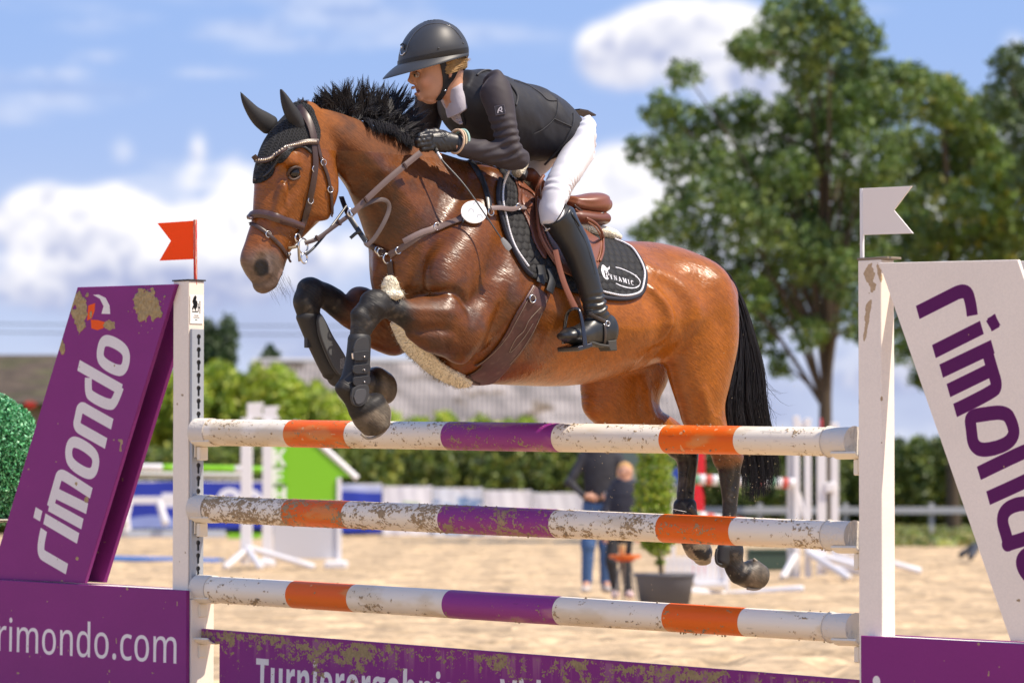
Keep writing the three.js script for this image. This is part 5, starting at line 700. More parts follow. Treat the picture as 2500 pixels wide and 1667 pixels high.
const LEATHER = phys([.055, .030, .024], .42, { clearcoat: .25, clearcoatRoughness: .35, specularIntensity: .8 }), TAN = phys([.20, .066, .030], .4, { clearcoat: .25, clearcoatRoughness: .3 }), BLACKL = phys([.02, .02, .021], .35, { clearcoat: .2, clearcoatRoughness: .3 }), METAL = mat([.75, .74, .72], .22, { metalness: 1 }), DARKMETAL = mat([.09, .09, .1], .25, { metalness: .9 });
const fleece = dataTex(256, 256, (u, v) => { const q = 255 * (.25 + .75 * fbm(u * 40, v * 40, 2, 3)); return [q, q, q]; }, false);
const FLEECE = mat([.95, .86, .66], .95, { bumpMap: fleece, bumpScale: .012 });
// ---- ear bonnet with its two ears
{
  const t = thing('ear_bonnet', 'black crocheted ear bonnet over the head of the horse', 'ear bonnet', null, HF);
  const pts = [[50, 930, -.01], [100, 955, 0], [165, 962, .03], [240, 915, .06], [292, 818, .088], [395, 762, .098], [450, 800, .098], [492, 690, .085], [468, 590, .07], [400, 520, .02], [290, 470, 0], [150, 600, 0], [60, 760, 0]].map(p => xyw(r1, ...p));
  const crochet = dataTex(256, 256, (u, v) => { const a = Math.floor(v * 16), x = (u * 16 + (a % 2) * .5) % 1 - .5, y = (v * 16) % 1 - .5, d = Math.sqrt(x * x * 1.2 + y * y), q = d < .30 ? 8 : 150 + 150 * (.5 - d); return [q, q, q]; }, false);
  part(t, 'cap', mesh(wrap(hbase, pts, -.001, .006), .0045, { smooth: .005, uv: (x, y) => [x * 6, y * 6] }), mat([.03, .03, .032], .85, { map: crochet, bumpMap: crochet, bumpScale: .012 }));
  const cloth = mat([.016, .016, .018], .7), ear = (a, cv) => { const f = new Field(); f.add(a, .01, 6); const m = f.bounds(.01); f.sub([[...cv[0], 0, 1, 0, .012, .010, 0, 0], [...cv[1], 0, 1, 0, .014, .012, 0, 0]], .006, 3); return mesh(f, .0045, { smooth: .005 }); };
  part(t, 'ear', ear([S(r1, 274, 433, 279, 436, .055, { hw: .003 }), S(r1, 274, 470, 312, 470, .055, { hw: .013 }), S(r1, 281, 525, 350, 520, .055, { hw: .022 }), S(r1, 300, 585, 388, 570, .055, { hw: .026 }), S(r1, 335, 640, 420, 640, .055, { hw: .028 })], [HF.L(...r1(286, 510), .08), HF.L(...r1(305, 590), .082)]), cloth);
  part(t, 'ear', ear([S(r1, 57, 460, 63, 457, -.055, { hw: .003 }), S(r1, 70, 520, 98, 490, -.055, { hw: .012 }), S(r1, 98, 585, 152, 536, -.055, { hw: .021 }), S(r1, 135, 640, 205, 565, -.055, { hw: .026 }), S(r1, 180, 680, 248, 590, -.055, { hw: .028 })], [HF.L(...r1(110, 560), -.025), HF.L(...r1(160, 620), -.022)]), cloth);
  const hem = [[126, 938], [150, 938], [200, 915], [250, 860], [292, 800], [350, 770], [405, 762], [440, 790]].map(p => on(r1, ...p, .008)); part(t, 'hem_cord', tube(hem, .0042, 6, .0042, 60), mat([.03, .03, .033], .6));
}
// ---- bridle
const strapOn = (cv, pts, w, th, off, n = 40) => ribbon(pathOn(horse, HF, cv, pts, n, off), w, th);
{
  const t = thing('bridle', 'dark brown leather bridle with a beaded browband on the horse', 'bridle', null, HF);
  part(t, 'headpiece', strapOn(r1, [[385, 545], [425, 620], [445, 680], [455, 735]], .026, .004, .009), LEATHER);
  part(t, 'cheekpiece', strapOn(r1, [[455, 735], [466, 850], [452, 970], [430, 1080], [398, 1180], [372, 1250]], .021, .005, .003), LEATHER);
  part(t, 'throatlash', strapOn(r1, [[478, 745], [500, 830], [535, 930], [553, 1040], [556, 1140]], .012, .004, .003), LEATHER);
  const bb = [[132, 808], [160, 836], [210, 835], [270, 805], [340, 760], [410, 738], [475, 735]];
  part(t, 'browband', strapOn(r1, bb, .019, .005, .010, 50), LEATHER);
  const bp = pathOn(horse, HF, r1, bb, 40, .017), sg = new THREE.SphereGeometry(.0042, 10, 8), bl = []; for (let i = 1; i < 38; i++) { const g = sg.clone(); g.translate(...bp[i].p); bl.push(g); } const bd = part(t, 'browband_beads', bl, phys([.72, .62, .48], .2, { metalness: .4 })); bd.userData.kind = 'stuff';
  const nb = [[112, 1150], [150, 1128], [210, 1132], [290, 1158], [390, 1192]];
  part(t, 'noseband', strapOn(r1, nb, u => .03 - .008 * Math.abs(u - .45), .012, .002, 44), phys([.07, .034, .028], .3, { clearcoat: .4, clearcoatRoughness: .25 }));
  part(t, 'flash_strap', strapOn(r1, [[112, 1178], [150, 1195], [210, 1238], [275, 1300], [330, 1385]], .013, .004, .003, 40), LEATHER);
  // buckles and keepers
  for (const [x, y, a] of [[210, 1238, 0], [443, 1050, 0], [462, 880, 0], [508, 845, 0], [545, 990, 0]]) { const c = on(r1, x, y, .007), g = new THREE.TorusGeometry(.011, .0018, 6, 18); g.translate(...c); part(t, 'buckle', g, METAL); }
  const ring = (x, y, r, w) => { const g = new THREE.TorusGeometry(r, .003, 8, 28); g.rotateY(.3); const c = HF.L(...r1(x, y), w); g.translate(...c); return g; };
  part(t, 'bit_ring', ring(402, 1300, .026, .075), METAL); part(t, 'bit_ring', ring(408, 1368, .017, .075), METAL); part(t, 'bit_ring', ring(372, 1256, .014, .075), METAL);
  part(t, 'bit_guard', tube([HF.L(...r1(322, 1312), .06), HF.L(...r1(350, 1308), .07), HF.L(...r1(378, 1300), .072)], .005, 10), mat([.28, .22, .14], .6)); part(t, 'bit_guard', tube([HF.L(...r1(378, 1275), .08), HF.L(...r1(378, 1330), .08), HF.L(...r1(382, 1385), .078)], .0045, 10), mat([.28, .22, .14], .6));
  part(t, 'bit_mouthpiece', tube([HF.L(...r1(325, 1345), .05), HF.L(...r1(300, 1340), 0), HF.L(...r1(290, 1335), -.05)], .008, 10), METAL);
}
// ---- reins and martingale
{
  const t = thing('reins', 'brown leather reins running from the bit to the gloved hands', 'reins', null, HF);
  const seg = (pts, w, th = .004, n = 30) => ribbon(pathOn(horse, HF, r1, pts, n, .004), w, th);
  part(t, 'rein', seg([[410, 1285, .08], [480, 1260, .09], [570, 1195, .1], [645, 1140, .11]], .015), LEATHER);
  part(t, 'rein', seg([[672, 1120, .12], [760, 1035, .14], [880, 925, .16], [1045, 790, .18]], .021, .005), phys([.13, .085, .07], .4, { clearcoat: .3, clearcoatRoughness: .3 }));
  part(t, 'rein', seg([[415, 1350, .08], [470, 1300, .08], [560, 1190, .06], [640, 1080, .03]], .009), BLACKL);
  const g = new THREE.TorusGeometry(.014, .003, 8, 22); g.translate(...HF.L(...r1(664, 1118), .118)); part(t, 'rein_ring', g, METAL);
  for (const [x, y, w] of [[480, 1258, .094], [600, 1172, .108], [745, 1048, .146], [960, 862, .176]]) { const b = bx(-.004, .004, -.011, .011, -.004, .004, .001); b.rotateZ(.65); b.translate(...HF.L(...r1(x, y), w)); part(t, 'keeper', b, LEATHER); }
}
{
  const t = thing('breastplate', 'leather breastplate with martingale straps across the chest of the horse', 'breastplate', null, HF);
  part(t, 'shoulder_strap', [strapOn(r1, [[880, 1350], [960, 1300], [1060, 1230], [1160, 1195], [1290, 1150]], .023, .005, .004, 40)], phys([.15, .1, .085], .45));
  part(t, 'shoulder_strap', strapOn(r1, [[955, 1275], [1050, 1225], [1130, 1200]], .02, .004, .010, 20), phys([.24, .18, .17], .5));
  part(t, 'chest_strap', strapOn(r1, [[862, 1345], [800, 1310], [745, 1275], [730, 1255]], .02, .005, .006, 24), LEATHER);
  part(t, 'neck_strap', ribbon(pathOn(horse, HF, r1, [[745, 1275, .07], [700, 1210, .05], [655, 1140, .02], [628, 1080, -.02], [610, 1030, -.06]], 30, 0), .018, .004), BLACKL);
  part(t, 'martingale_fork', ribbon(pathOn(horse, HF, r1, [[668, 1120, .115], [740, 1075, .125], [810, 1048, .13], [860, 1056, .13], [872, 1100, .13], [840, 1180, .13], [790, 1260, .12], [748, 1300, .11]], 50, 0), .015, .004), phys([.11, .08, .07], .4));
  part(t, 'martingale_fork', ribbon(pathOn(horse, HF, r1, [[660, 1258, .05], [690, 1232, .06], [720, 1215, .07]], 10, 0), .012, .003), BLACKL);
  const rg = (cv, x, y, r, off = .012) => { const g = new THREE.TorusGeometry(r, .003, 8, 24); g.translate(...on(cv, x, y, off)); return g; };
  part(t, 'ring', rg(r1, 872, 1370, .017), METAL); part(t, 'ring', rg(r1, 838, 1335, .014, .016), METAL);
  for (const [x, y] of [[820, 1322], [1130, 1200], [930, 1325]]) { const g = new THREE.TorusGeometry(.012, .0024, 6, 20); g.translate(...on(r1, x, y, .013)); part(t, 'buckle', g, METAL); }
  part(t, 'chest_strap', strapOn(r1, [[880, 1385], [885, 1430], [892, 1490]], .022, .005, .004, 16), LEATHER);
  part(t, 'wither_strap', strapOn(r2, [[590, 985], [640, 1040], [675, 1110], [700, 1200], [715, 1290]], .02, .005, .005, 40), BLACKL);
  part(t, 'side_strap', strapOn(r2, [[700, 1300], [760, 1290], [850, 1295], [918, 1300]], .017, .005, .026, 24), phys([.2, .15, .14], .45));
  { const g = new THREE.TorusGeometry(.012, .003, 6, 20); g.translate(...on(r2, 715, 1310, .012)); part(t, 'ring', g, METAL); const h = new THREE.TorusGeometry(.011, .0024, 6, 20); h.translate(...on(r2, 866, 1296, .034)); part(t, 'buckle', h, METAL); }
}
{
  const t = thing('number_disc', 'white oval number disc hanging on the shoulder strap of the horse', 'number disc', null, HF), c = on(r2, 612, 1322, .018), n = hit(r2, 612, 1322).n;
  const tx = canvasTex([0, 0, .1, .1], 2000, g => { g.fillStyle = '#f4f3f2'; g.fillRect(0, 0, 1, 1); g.strokeStyle = '#b9bcc0'; g.lineWidth = .006; g.lineCap = 'round'; for (const [x, y] of [[.062, .078], [.068, .03], [.04, .052]]) { g.beginPath(); g.arc(x, y, .009, -.4, 3.2); g.stroke(); } });
  const s = new THREE.Shape(); s.absellipse(0, 0, .046, .041, 0, Math.PI * 2, false, .1); const g = new THREE.ExtrudeGeometry(s, { depth: .004, bevelEnabled: true, bevelSize: .0015, bevelThickness: .0015, bevelSegments: 2, curveSegments: 40 }); const u = g.attributes.uv; for (let i = 0; i < u.count; i++) u.setXY(i, g.attributes.position.getX(i) / .1 + .5, g.attributes.position.getY(i) / .1 + .5);
  const q = new THREE.Quaternion().setFromUnitVectors(new THREE.Vector3(0, 0, 1), new THREE.Vector3(...n).lerp(new THREE.Vector3(-.35, .1, .9), .6).normalize()); g.applyQuaternion(q); g.translate(...c); part(t, 'plate', g, phys(0xffffff, .3, { map: tx, clearcoat: .4 }));
  const h = tube([on(r2, 545, 1380, .01), HF.L(...r2(548, 1365), c[2]), on(r2, 556, 1340, .012)], .004, 6); part(t, 'clip', h, BLACKL);
}
// ---- saddle pad
const outl = (cv, list) => list.map(p => p.length > 2 ? xyw(cv, ...p) : xyh(cv, ...p, .012));
const padPts = outl(r4, [[205, 5, .06], [160, 80, .13], [143, 180], [158, 300], [190, 410], [240, 510], [298, 615], [345, 665], [430, 695], [520, 733], [640, 765], [750, 785], [860, 797], [940, 788], [990, 758], [1014, 700], [1012, 640], [988, 570], [935, 500], [830, 445, .1], [700, 390, .05], [500, 240, .0], [330, 40, .0]]);
{
  const t = thing('saddle_pad', 'black quilted saddle pad with white piping and white lettering', 'saddle pad', null, HF), b = boxOf(padPts); b[0] -= .03; b[1] -= .03; b[2] += .03; b[3] += .03;
  const hex = (x, y) => { const s = .031; let best = 9, sec = 9; const gy = Math.floor(y / (s * .866)); for (let j = gy - 1; j <= gy + 2; j++) for (let i = -1; i <= 2; i++) { const ox = (j & 1) * s * .5, cx = (Math.floor((x - ox) / s) + i) * s + ox, cy = j * s * .866, d = Math.hypot(x - cx, y - cy); if (d < best) { sec = best; best = d; } else if (d < sec) sec = d; } return (sec - best) / s; };
  const lc = xyh(r4, 858, 672, .012), W = xyh(r4, 960, 690, .012)[0] - xyh(r4, 752, 660, .012)[0], ang = -.20;
  const map = canvasTex(b, 1100, g => {
    g.fillStyle = '#1b1b1d'; g.fillRect(b[0], b[1], 9, 9); g.save(); g.translate(...lc); g.rotate(ang); g.strokeStyle = '#e9e9ee'; g.lineWidth = .0034; g.beginPath(); g.ellipse(.008, .004, W * .47, W * .215, 0, -Math.PI * .66, Math.PI * .58); g.stroke();
    g.scale(.001, -.001); g.fillStyle = '#ececf0'; const put = (s, x, y, size) => { g.font = 'bold ' + size + 'px serif'; g.fillText(s, x, y); }; const k = W * 1000; g.beginPath(); g.ellipse(-k * .43, -2, k * .1, k * .15, 0, 0, 7); g.fill(); g.beginPath(); g.moveTo(-k * .5, -k * .13); g.quadraticCurveTo(-k * .44, -k * .26, -k * .35, -k * .15); g.quadraticCurveTo(-k * .3, -k * .14, -k * .25, -k * .22); g.quadraticCurveTo(-k * .24, -k * .1, -k * .38, -k * .1); g.closePath(); g.fill();
    g.fillStyle = '#1b1b1d'; put('B', -k * .475, k * .09, k * .22); g.fillStyle = '#ececf0'; const w0 = k * .66; g.font = 'bold 100px serif'; g.save(); g.translate(-k * .32, k * .09); const tw = g.measureText('Y N A M I C').width; g.scale(w0 / tw, w0 / tw * 1.25); g.fillText('Y N A M I C', 0, 0); g.restore(); put('®', k * .41, -k * .12, k * .08); g.restore();
  }, (x, y, r, gg, bb) => { const q = hex(x, y), k = .92 + .16 * noise(x * 900, y * 900, 2) + .1 * (noise(x * 60, y * 60) - .5); return [r * k, gg * k, bb * k]; });
  const bump = canvasTex(b, 900, g => { g.fillStyle = '#808080'; g.fillRect(b[0], b[1], 9, 9); }, (x, y) => { const q = 40 + 190 * Math.sqrt(clamp(hex(x, y) * 1.7, 0, 1)) + 14 * (noise(x * 1500, y * 1500) - .5); return [q, q, q]; }); bump.colorSpace = THREE.NoColorSpace;
  const f = wrap(hbase, padPts, .000, .014, { round: .006, extra: (x, y, z) => .0016 * (Math.sqrt(clamp(hex(x, y) * 2, 0, 1)) - .6) });
  part(t, 'quilted_cloth', mesh(f, .0055, { smooth: .0045, uv: (x, y) => [(x - b[0]) / (b[2] - b[0]), (y - b[1]) / (b[3] - b[1])] }), mat(0xffffff, .75, { map, bumpMap: bump, bumpScale: .006 }));
  const cord = pts => tube(pts.map(p => on(r4, ...p, .0165)), .0042, 8, .0042, 90), cm = dataTex(256, 16, (u, v) => { const q = ((u * 60 + v * 2) % 1) < .22 ? 120 : 232; return [q, q, q + 4]; });
  const CORD = mat(0xffffff, .6, { map: cm });
  part(t, 'piping', cord([[205, 40], [170, 130], [165, 220], [186, 330], [218, 430], [255, 510], [320, 605]]), CORD);
  part(t, 'piping', cord([[825, 458], [880, 480], [930, 512], [972, 575], [994, 640], [994, 700], [968, 750], [920, 770], [850, 772], [752, 750]]), CORD);
  const rim = [[160, 90], [146, 190], [162, 300], [194, 408], [243, 505], [300, 605], [346, 652]], rim2 = [[640, 757], [750, 778], [860, 789], [935, 781], [982, 752], [1006, 700], [1004, 642], [980, 575], [930, 506], [838, 452]]; const EDGE = mat([.02, .022, .035], .8);
  for (const q of [rim, rim2]) part(t, 'binding', tube(q.map(p => on(r4, ...p, .010)), .008, 8, .008, 80), EDGE);
}
// ---- girth and the sheepskin guard
{
  const t = thing('girth', 'wide brown leather girth buckled around the chest of the horse', 'girth', null, HF);
  const g = outl(r4, [[352, 700], [300, 790], [250, 870], [200, 970], [140, 1060], [70, 1130], [0, 1168]]).concat(outl(r3, [[1420, 930], [1300, 1005], [1292, 1062], [1390, 1068], [1480, 1066]]), outl(r4, [[60, 1270], [130, 1262], [185, 1215], [240, 1150], [300, 1080], [350, 1000], [395, 900], [440, 775], [400, 730]]));
  const shade = dataTex(256, 256, (u, v) => { const n = fbm(u * 12, v * 12, 3, 4), m = sst(.6, .8, fbm(u * 20 + 3, v * 20, 6, 3)); return [mix(84, 100, m) * (.8 + .4 * n), mix(54, 74, m) * (.8 + .4 * n), mix(50, 66, m) * (.8 + .4 * n)]; });
  part(t, 'strap', mesh(wrap(hbase, g, .001, .011, { round: .008 }), .0055, { smooth: .006, uv: (x, y) => [x * 3, y * 3] }), phys(0xffffff, .42, { map: shade, clearcoat: .2, clearcoatRoughness: .4 }));
  const st = (cv, pts) => tube(pts.map(p => on(cv, ...p, .0125)), .0011, 5, .0011, 50); const TH = mat([.35, .27, .2], .7);
  part(t, 'stitching', st(r4, [[360, 715], [310, 800], [255, 900], [200, 1000], [120, 1090], [30, 1160]]), TH); part(t, 'stitching', st(r4, [[430, 790], [390, 890], [345, 980], [290, 1070], [220, 1150]]), TH); part(t, 'stitching', st(r4, [[395, 830], [330, 900], [300, 960], [250, 1010], [218, 1085], [300, 1000], [350, 920]]), TH);
  part(t, 'edge_rib', tube([[400, 1255], [350, 1235], [330, 1200]].map(p => on(r3, p[0] + 1000, p[1] - 200, .012)), .004, 6), LEATHER);
  part(t, 'billet', ribbon(pathOn(horse, HF, r4, [[385, 600], [395, 650], [385, 700]], 12, .016), .034, .005), BLACKL); part(t, 'billet', ribbon(pathOn(horse, HF, r4, [[440, 620], [455, 680], [435, 750]], 12, .016), .03, .005), BLACKL);
  const d = new THREE.TorusGeometry(.0135, .0028, 8, 22); d.translate(...on(r4, 340, 786, .018)); part(t, 'ring', d, METAL); part(t, 'ring_tab', ribbon(pathOn(horse, HF, r4, [[318, 790], [345, 770]], 6, .014), .022, .004), LEATHER);
  const s = thing('chest_guard', 'cream sheepskin guard running under the chest between the forelegs', 'sheepskin guard', null, HF), f = new Field();
  f.add([[786, 355, .024], [789, 385, .033], [792, 430, .034], [796, 470, .033]].map(q => [...on(r3, q[0], q[1], .008), .8, 0, .6, q[2], .019, 0, 0]), .02, 4);
  f.add([S(r3, 800, 660, 880, 650, .01, { hw: .05 }), S(r3, 850, 800, 960, 760, .01, { hw: .055 }), S(r3, 930, 905, 1060, 850, .01, { hw: .06 }), S(r3, 1050, 1010, 1160, 930, .01, { hw: .06 }), S(r3, 1190, 1090, 1250, 970, .01, { hw: .06 }), S(r3, 1255, 1112, 1300, 1005, .01, { hw: .055 })], .02, 5);
  f.disp = (x, y, z) => -.007 * (fbm(x * 70, y * 70, z * 70, 3) - .5) - .008 * (fbm(x * 18, y * 18, z * 18, 2) - .5);
  part(s, 'fleece', mesh(f, .005, { smooth: .004, uv: (x, y) => [x * 7, y * 7] }), FLEECE);
  const fur = []; { const m = mesh(f, .011), p = m.attributes.position, n = m.attributes.normal; for (let i = 0; i < p.count; i++) { const a = [p.getX(i) + gauss() * .004, p.getY(i) + gauss() * .004, p.getZ(i) + gauss() * .004], d = [n.getX(i) + gauss() * .5, n.getY(i) + gauss() * .5 - .2, n.getZ(i) + gauss() * .5], l = .008; fur.push(Object.assign([a, a.map((v, q) => v + d[q] * l * .5), a.map((v, q) => v + d[q] * l + gauss() * .002)], { r: .0009 })); } }
  part(s, 'wool_tufts', strands(fur, .0009), FLEECE).userData.kind = 'stuff';
}
// ---- saddle
{
  const t = thing('saddle', 'brown leather jumping saddle under the rider', 'saddle', null, HF);
  const seat = new Field(); seat.add([S(r4, 335, 20, 345, 110, 0, { hw: .045 }), S(r4, 370, 75, 370, 160, 0, { hw: .06 }), S(r4, 450, 165, 440, 235, 0, { hw: .085 }), S(r4, 540, 205, 530, 275, 0, { hw: .105 }), S(r4, 610, 196, 600, 285, 0, { hw: .12 }), S(r4, 668, 170, 650, 280, 0, { hw: .115 }), S(r4, 712, 166, 690, 258, 0, { hw: .095 }), S(r4, 728, 180, 706, 235, 0, { hw: .07 })], .02, 6);
  seat.add([S(r4, 590, 195, 590, 262, .085, { hw: .045 }), S(r4, 680, 172, 678, 288, .085, { hw: .055 }), S(r4, 742, 180, 738, 300, .08, { hw: .05 }), S(r4, 772, 205, 766, 280, .075, { hw: .035 })], .04, 6); part(t, 'seat', mesh(seat, .006, { smooth: .006 }), TAN);
  const panel = new Field(); for (const s of [1, -1]) { const o = s > 0 ? 0 : -150; panel.add([S(r4, 600 + o, 270, 600 + o, 345, s * .1, { hw: .05 }), S(r4, 690 + o, 285, 690 + o, 352, s * .1, { hw: .055 }), S(r4, 758 + o, 285, 755 + o, 352, s * .095, { hw: .045 })], .03, 4); panel.add([S(r4, 400 + o, 175, 400 + o, 290, s * .07, { hw: .04 }), S(r4, 520 + o, 250, 510 + o, 345, s * .085, { hw: .05 }), S(r4, 640 + o, 268, 630 + o, 352, s * .09, { hw: .055 }), S(r4, 730 + o, 276, 720 + o, 352, s * .085, { hw: .05 }), S(r4, 765 + o, 290, 758 + o, 345, s * .08, { hw: .035 })], .02, 5); }
  part(t, 'panel', mesh(panel, .006, { smooth: .006 }), phys([.15, .048, .025], .42, { clearcoat: .2 }));
  part(t, 'welt', tube([[600, 240], [660, 285], [720, 298], [770, 285]].map(p => HF.L(...r4(...p), .135)), .0045, 6, .0045, 24), LEATHER); part(t, 'welt', tube([[605, 262], [665, 305], [720, 315], [772, 303]].map(p => HF.L(...r4(...p), .138)), .004, 6, .004, 24), TAN);
  // flap, knee block and sweat flap follow the side of the horse
  const flap = outl(r4, [[395, 40, .11], [352, 110], [340, 200], [350, 320], [368, 430], [420, 530], [480, 615], [540, 655], [620, 680], [690, 655], [728, 580], [748, 480], [735, 385], [680, 315], [600, 255, .16], [480, 190, .13]]);
  part(t, 'flap', mesh(wrap(hbase, flap, .02, .029, { round: .007, zmin: .04 }), .0055, { smooth: .006 }), TAN);
  const blk = outl(r4, [[275, 75, .12], [246, 150], [252, 250], [285, 300], [320, 380], [350, 470], [420, 570], [420, 420], [385, 260], [370, 110, .12]]);
  part(t, 'knee_block', mesh(wrap(hbase, blk, .014, .022, { round: .01, zmin: .03, extra: (x, y) => 0 }), .0055, { smooth: .006 }), phys([.12, .04, .022], .4, { clearcoat: .3 }));
  part(t, 'point_pocket', mesh(wrap(hbase, outl(r4, [[285, 82, .12], [262, 140], [262, 220], [292, 275], [340, 250], [362, 150], [345, 85, .12]]), .018, .03, { round: .016, zmin: .09 }), .0055, { smooth: .006 }), TAN);
  for (const [o, r, m] of [[0, .006, TAN], [18, .005, TAN], [34, .0035, LEATHER]]) part(t, 'flap_roll', tube([[392 - o * .2, 70], [358 + o * .4, 130], [346 + o, 220], [354 + o, 320], [372 + o, 425], [424 + o, 525], [482 + o * .8, 605]].map(p => on(r4, ...p, .03)), r, 8, r, 60), m);
  part(t, 'flap_roll', tube([[640, 318], [690, 345], [726, 390], [742, 470], [738, 540], [720, 590]].map(p => on(r4, ...p, .029)), .0055, 8, .0055, 50), TAN); part(t, 'flap_roll', tube([[650, 340], [690, 368], [716, 405], [728, 470], [724, 540], [706, 590]].map(p => on(r4, ...p, .029)), .0028, 6, .0028, 50), phys([.3, .13, .07], .5));
  part(t, 'skirt_loop', ribbon(pathOn(horse, HF, r4, [[600, 285], [650, 310], [700, 340]], 14, .036), .022, .006), TAN); part(t, 'skirt_loop', ribbon(pathOn(horse, HF, r4, [[640, 335], [662, 300]], 8, .042), .014, .004), TAN);
  const wrapb = tube([HF.L(...r4(285, 20), .07), HF.L(...r4(300, 50), .09), HF.L(...r4(290, 78), .1)], .018, 10); part(t, 'pommel_strap', wrapb, mat([.035, .035, .038], .5));
  const h = thing('half_pad', 'cream sheepskin roll behind the seat of the saddle', 'half pad', null, HF), f = new Field(); f.add([S(r4, 600, 330, 590, 390, .085, { hw: .035 }), S(r4, 720, 348, 700, 420, .085, { hw: .04 }), S(r4, 800, 362, 770, 442, .08, { hw: .042 }), S(r4, 846, 392, 822, 452, .075, { hw: .035 })], .02, 5); f.disp = (x, y, z) => -.004 * (fbm(x * 80, y * 80, z * 80, 3) - .5); part(h, 'fleece', mesh(f, .005, { smooth: .004, uv: (x, y) => [x * 7, y * 7] }), FLEECE);
  part(h, 'pommel_end', tube([HF.L(...r4(262, 55), .1), HF.L(...r4(290, 20), .09), HF.L(...r4(305, -10), .07)], .02, 10), FLEECE);
}
// ---- boots on the legs
function legBoot(label, secs, extra, grow = .006) { const t = thing('leg_boot', label, 'leg boot', null, HF); const f = new Field(); f.add(secs.map(s => { const q = s.slice(); q[6] += grow; q[7] += grow; return q; }), .01, 5); part(t, 'shell', mesh(f, .005, { smooth: .005 }), mat([.018, .018, .019], .55)); extra(t); return t; }
const NEO = mat([.03, .03, .032], .6), STUD = mat([.75, .7, .66], .25, { metalness: .9 });
legBoot('black tendon boot with three studded straps on the near foreleg', [S(r3, 490, 775, 632, 760, .18, { hw: .028 }), S(r3, 478, 880, 628, 890, .18, { hw: .027 }), S(r3, 452, 1000, 622, 1020, .18, { hw: .029 }), S(r3, 425, 1060, 612, 1090, .18, { hw: .031 })], t => {
  const z = .222, L = (x, y, o = 0) => HF.L(...r3(x, y), z + o), cr = (pts, w, th, m, nm) => part(t, nm, ribbon(pts.map(p => ({ p: L(...p), n: [-.25, 0, .97] })), w, th), m);
  const pl = (list, m, nm, o = 0, th = .004) => { const q = spl([...list, list[0]].map(p => L(p[0], p[1], o)), 40), s = new THREE.Shape(q.map(p => new THREE.Vector2(p[0], p[1]))), g = new THREE.ExtrudeGeometry(s, { depth: th, bevelEnabled: true, bevelSize: .0015, bevelThickness: .0015, bevelSegments: 2 }); g.translate(0, 0, z + o - .002); part(t, nm, g, m); };
  pl([[520, 830], [540, 775], [585, 752], [622, 770], [624, 860], [600, 900], [540, 900]], NEO, 'strike_pad', -.006); pl([[535, 900], [622, 900], [620, 1010], [600, 1130], [545, 1130], [530, 1010]], NEO, 'strike_pad', -.008);
  for (const y of [880, 972, 1055]) { pl([[520, y - 22], [560, y - 28], [628, y - 30], [626, y + 18], [575, y + 30], [525, y + 26]], BLACKL, 'strap', .002); const g = new THREE.SphereGeometry(.0034, 10, 8); g.translate(...L(597, y + 6, .009)); part(t, 'stud', g, STUD); pl([[552, y + 2], [580, y - 2], [582, y + 14], [556, y + 16]], mat([.004, .004, .004], .8), 'slot', .0045, .001); }
  pl([[500, 1160], [512, 1110], [560, 1085], [612, 1090], [620, 1140], [600, 1200], [560, 1228], [515, 1215]], NEO, 'fetlock_cup', 0, .008); pl([[525, 1165], [545, 1120], [600, 1115], [605, 1150], [585, 1200], [545, 1212]], mat([.06, .06, .065], .6), 'fetlock_cup_face', .01, .002);
  cr([[512, 862], [516, 900]], .006, .003, STUD, 'buckle');
});
legBoot('black tendon boot with a grey padded lining on the far foreleg', [S(r3, 130, 620, 285, 600, -.18, { hw: .03 }), S(r3, 180, 740, 330, 700, -.18, { hw: .028 }), S(r3, 240, 870, 405, 830, -.18, { hw: .028 }), S(r3, 305, 1000, 455, 960, -.18, { hw: .031 }), S(r3, 350, 1050, 460, 1000, -.18, { hw: .03 })], t => {
  const z = -.135, q = spl([[272, 640], [285, 590], [320, 640], [372, 745], [425, 830], [462, 900], [455, 980], [425, 1015], [370, 940], [320, 830], [285, 730], [272, 640]].map(p => HF.L(...r3(...p), z)), 50), s = new THREE.Shape(q.map(p => new THREE.Vector2(p[0], p[1]))), g = new THREE.ExtrudeGeometry(s, { depth: .012, bevelEnabled: true, bevelSize: .004, bevelThickness: .004, bevelSegments: 3, bevelOffset: -.004 }); g.translate(0, 0, z - .01); part(t, 'lining', g, mat([.075, .08, .085], .75));
  const rim = tube([...q, q[0]], .0035, 6, .0035, 70); part(t, 'rim', rim, NEO); part(t, 'strap_end', bx(-.012, .006, -.02, .02, -.01, .01, .003).translate(...HF.L(...r3(205, 785), -.18)), NEO);
  const gl = []; for (let i = 0; i < 5; i++) for (let j = 0; j < 8; j++) { const b = new THREE.SphereGeometry(.0013, 6, 5); b.translate(...HF.L(...r3(430 + i * 6, 905 + j * 9 - i * 2), z + .006)); gl.push(b); } part(t, 'vent_dots', gl, mat([.5, .5, .5], .5)).userData.kind = 'stuff';
});
legBoot('short black fetlock boot with grey print on the far hind leg', [S(r5, 688, 820, 800, 812, -.15, { hw: .028 }), S(r5, 686, 900, 806, 900, -.15, { hw: .029 }), S(r5, 700, 960, 815, 960, -.15, { hw: .03 })], t => {
  const z = -.105, L = (x, y, o = 0) => HF.L(...r5(x, y), z + o); for (const y of [838, 872]) part(t, 'stripe', tube([L(672, y - 3, -.02), L(705, y + 5, 0), L(752, y + 14, .0)], .0012, 5, .0012, 16), mat([.55, .55, .56], .6));
  const g = tube([L(765, 822, -.01), L(790, 850, -.012), L(804, 890, -.02)], .014, 8, .012); part(t, 'cuff', g, mat([.05, .05, .052], .5));
});
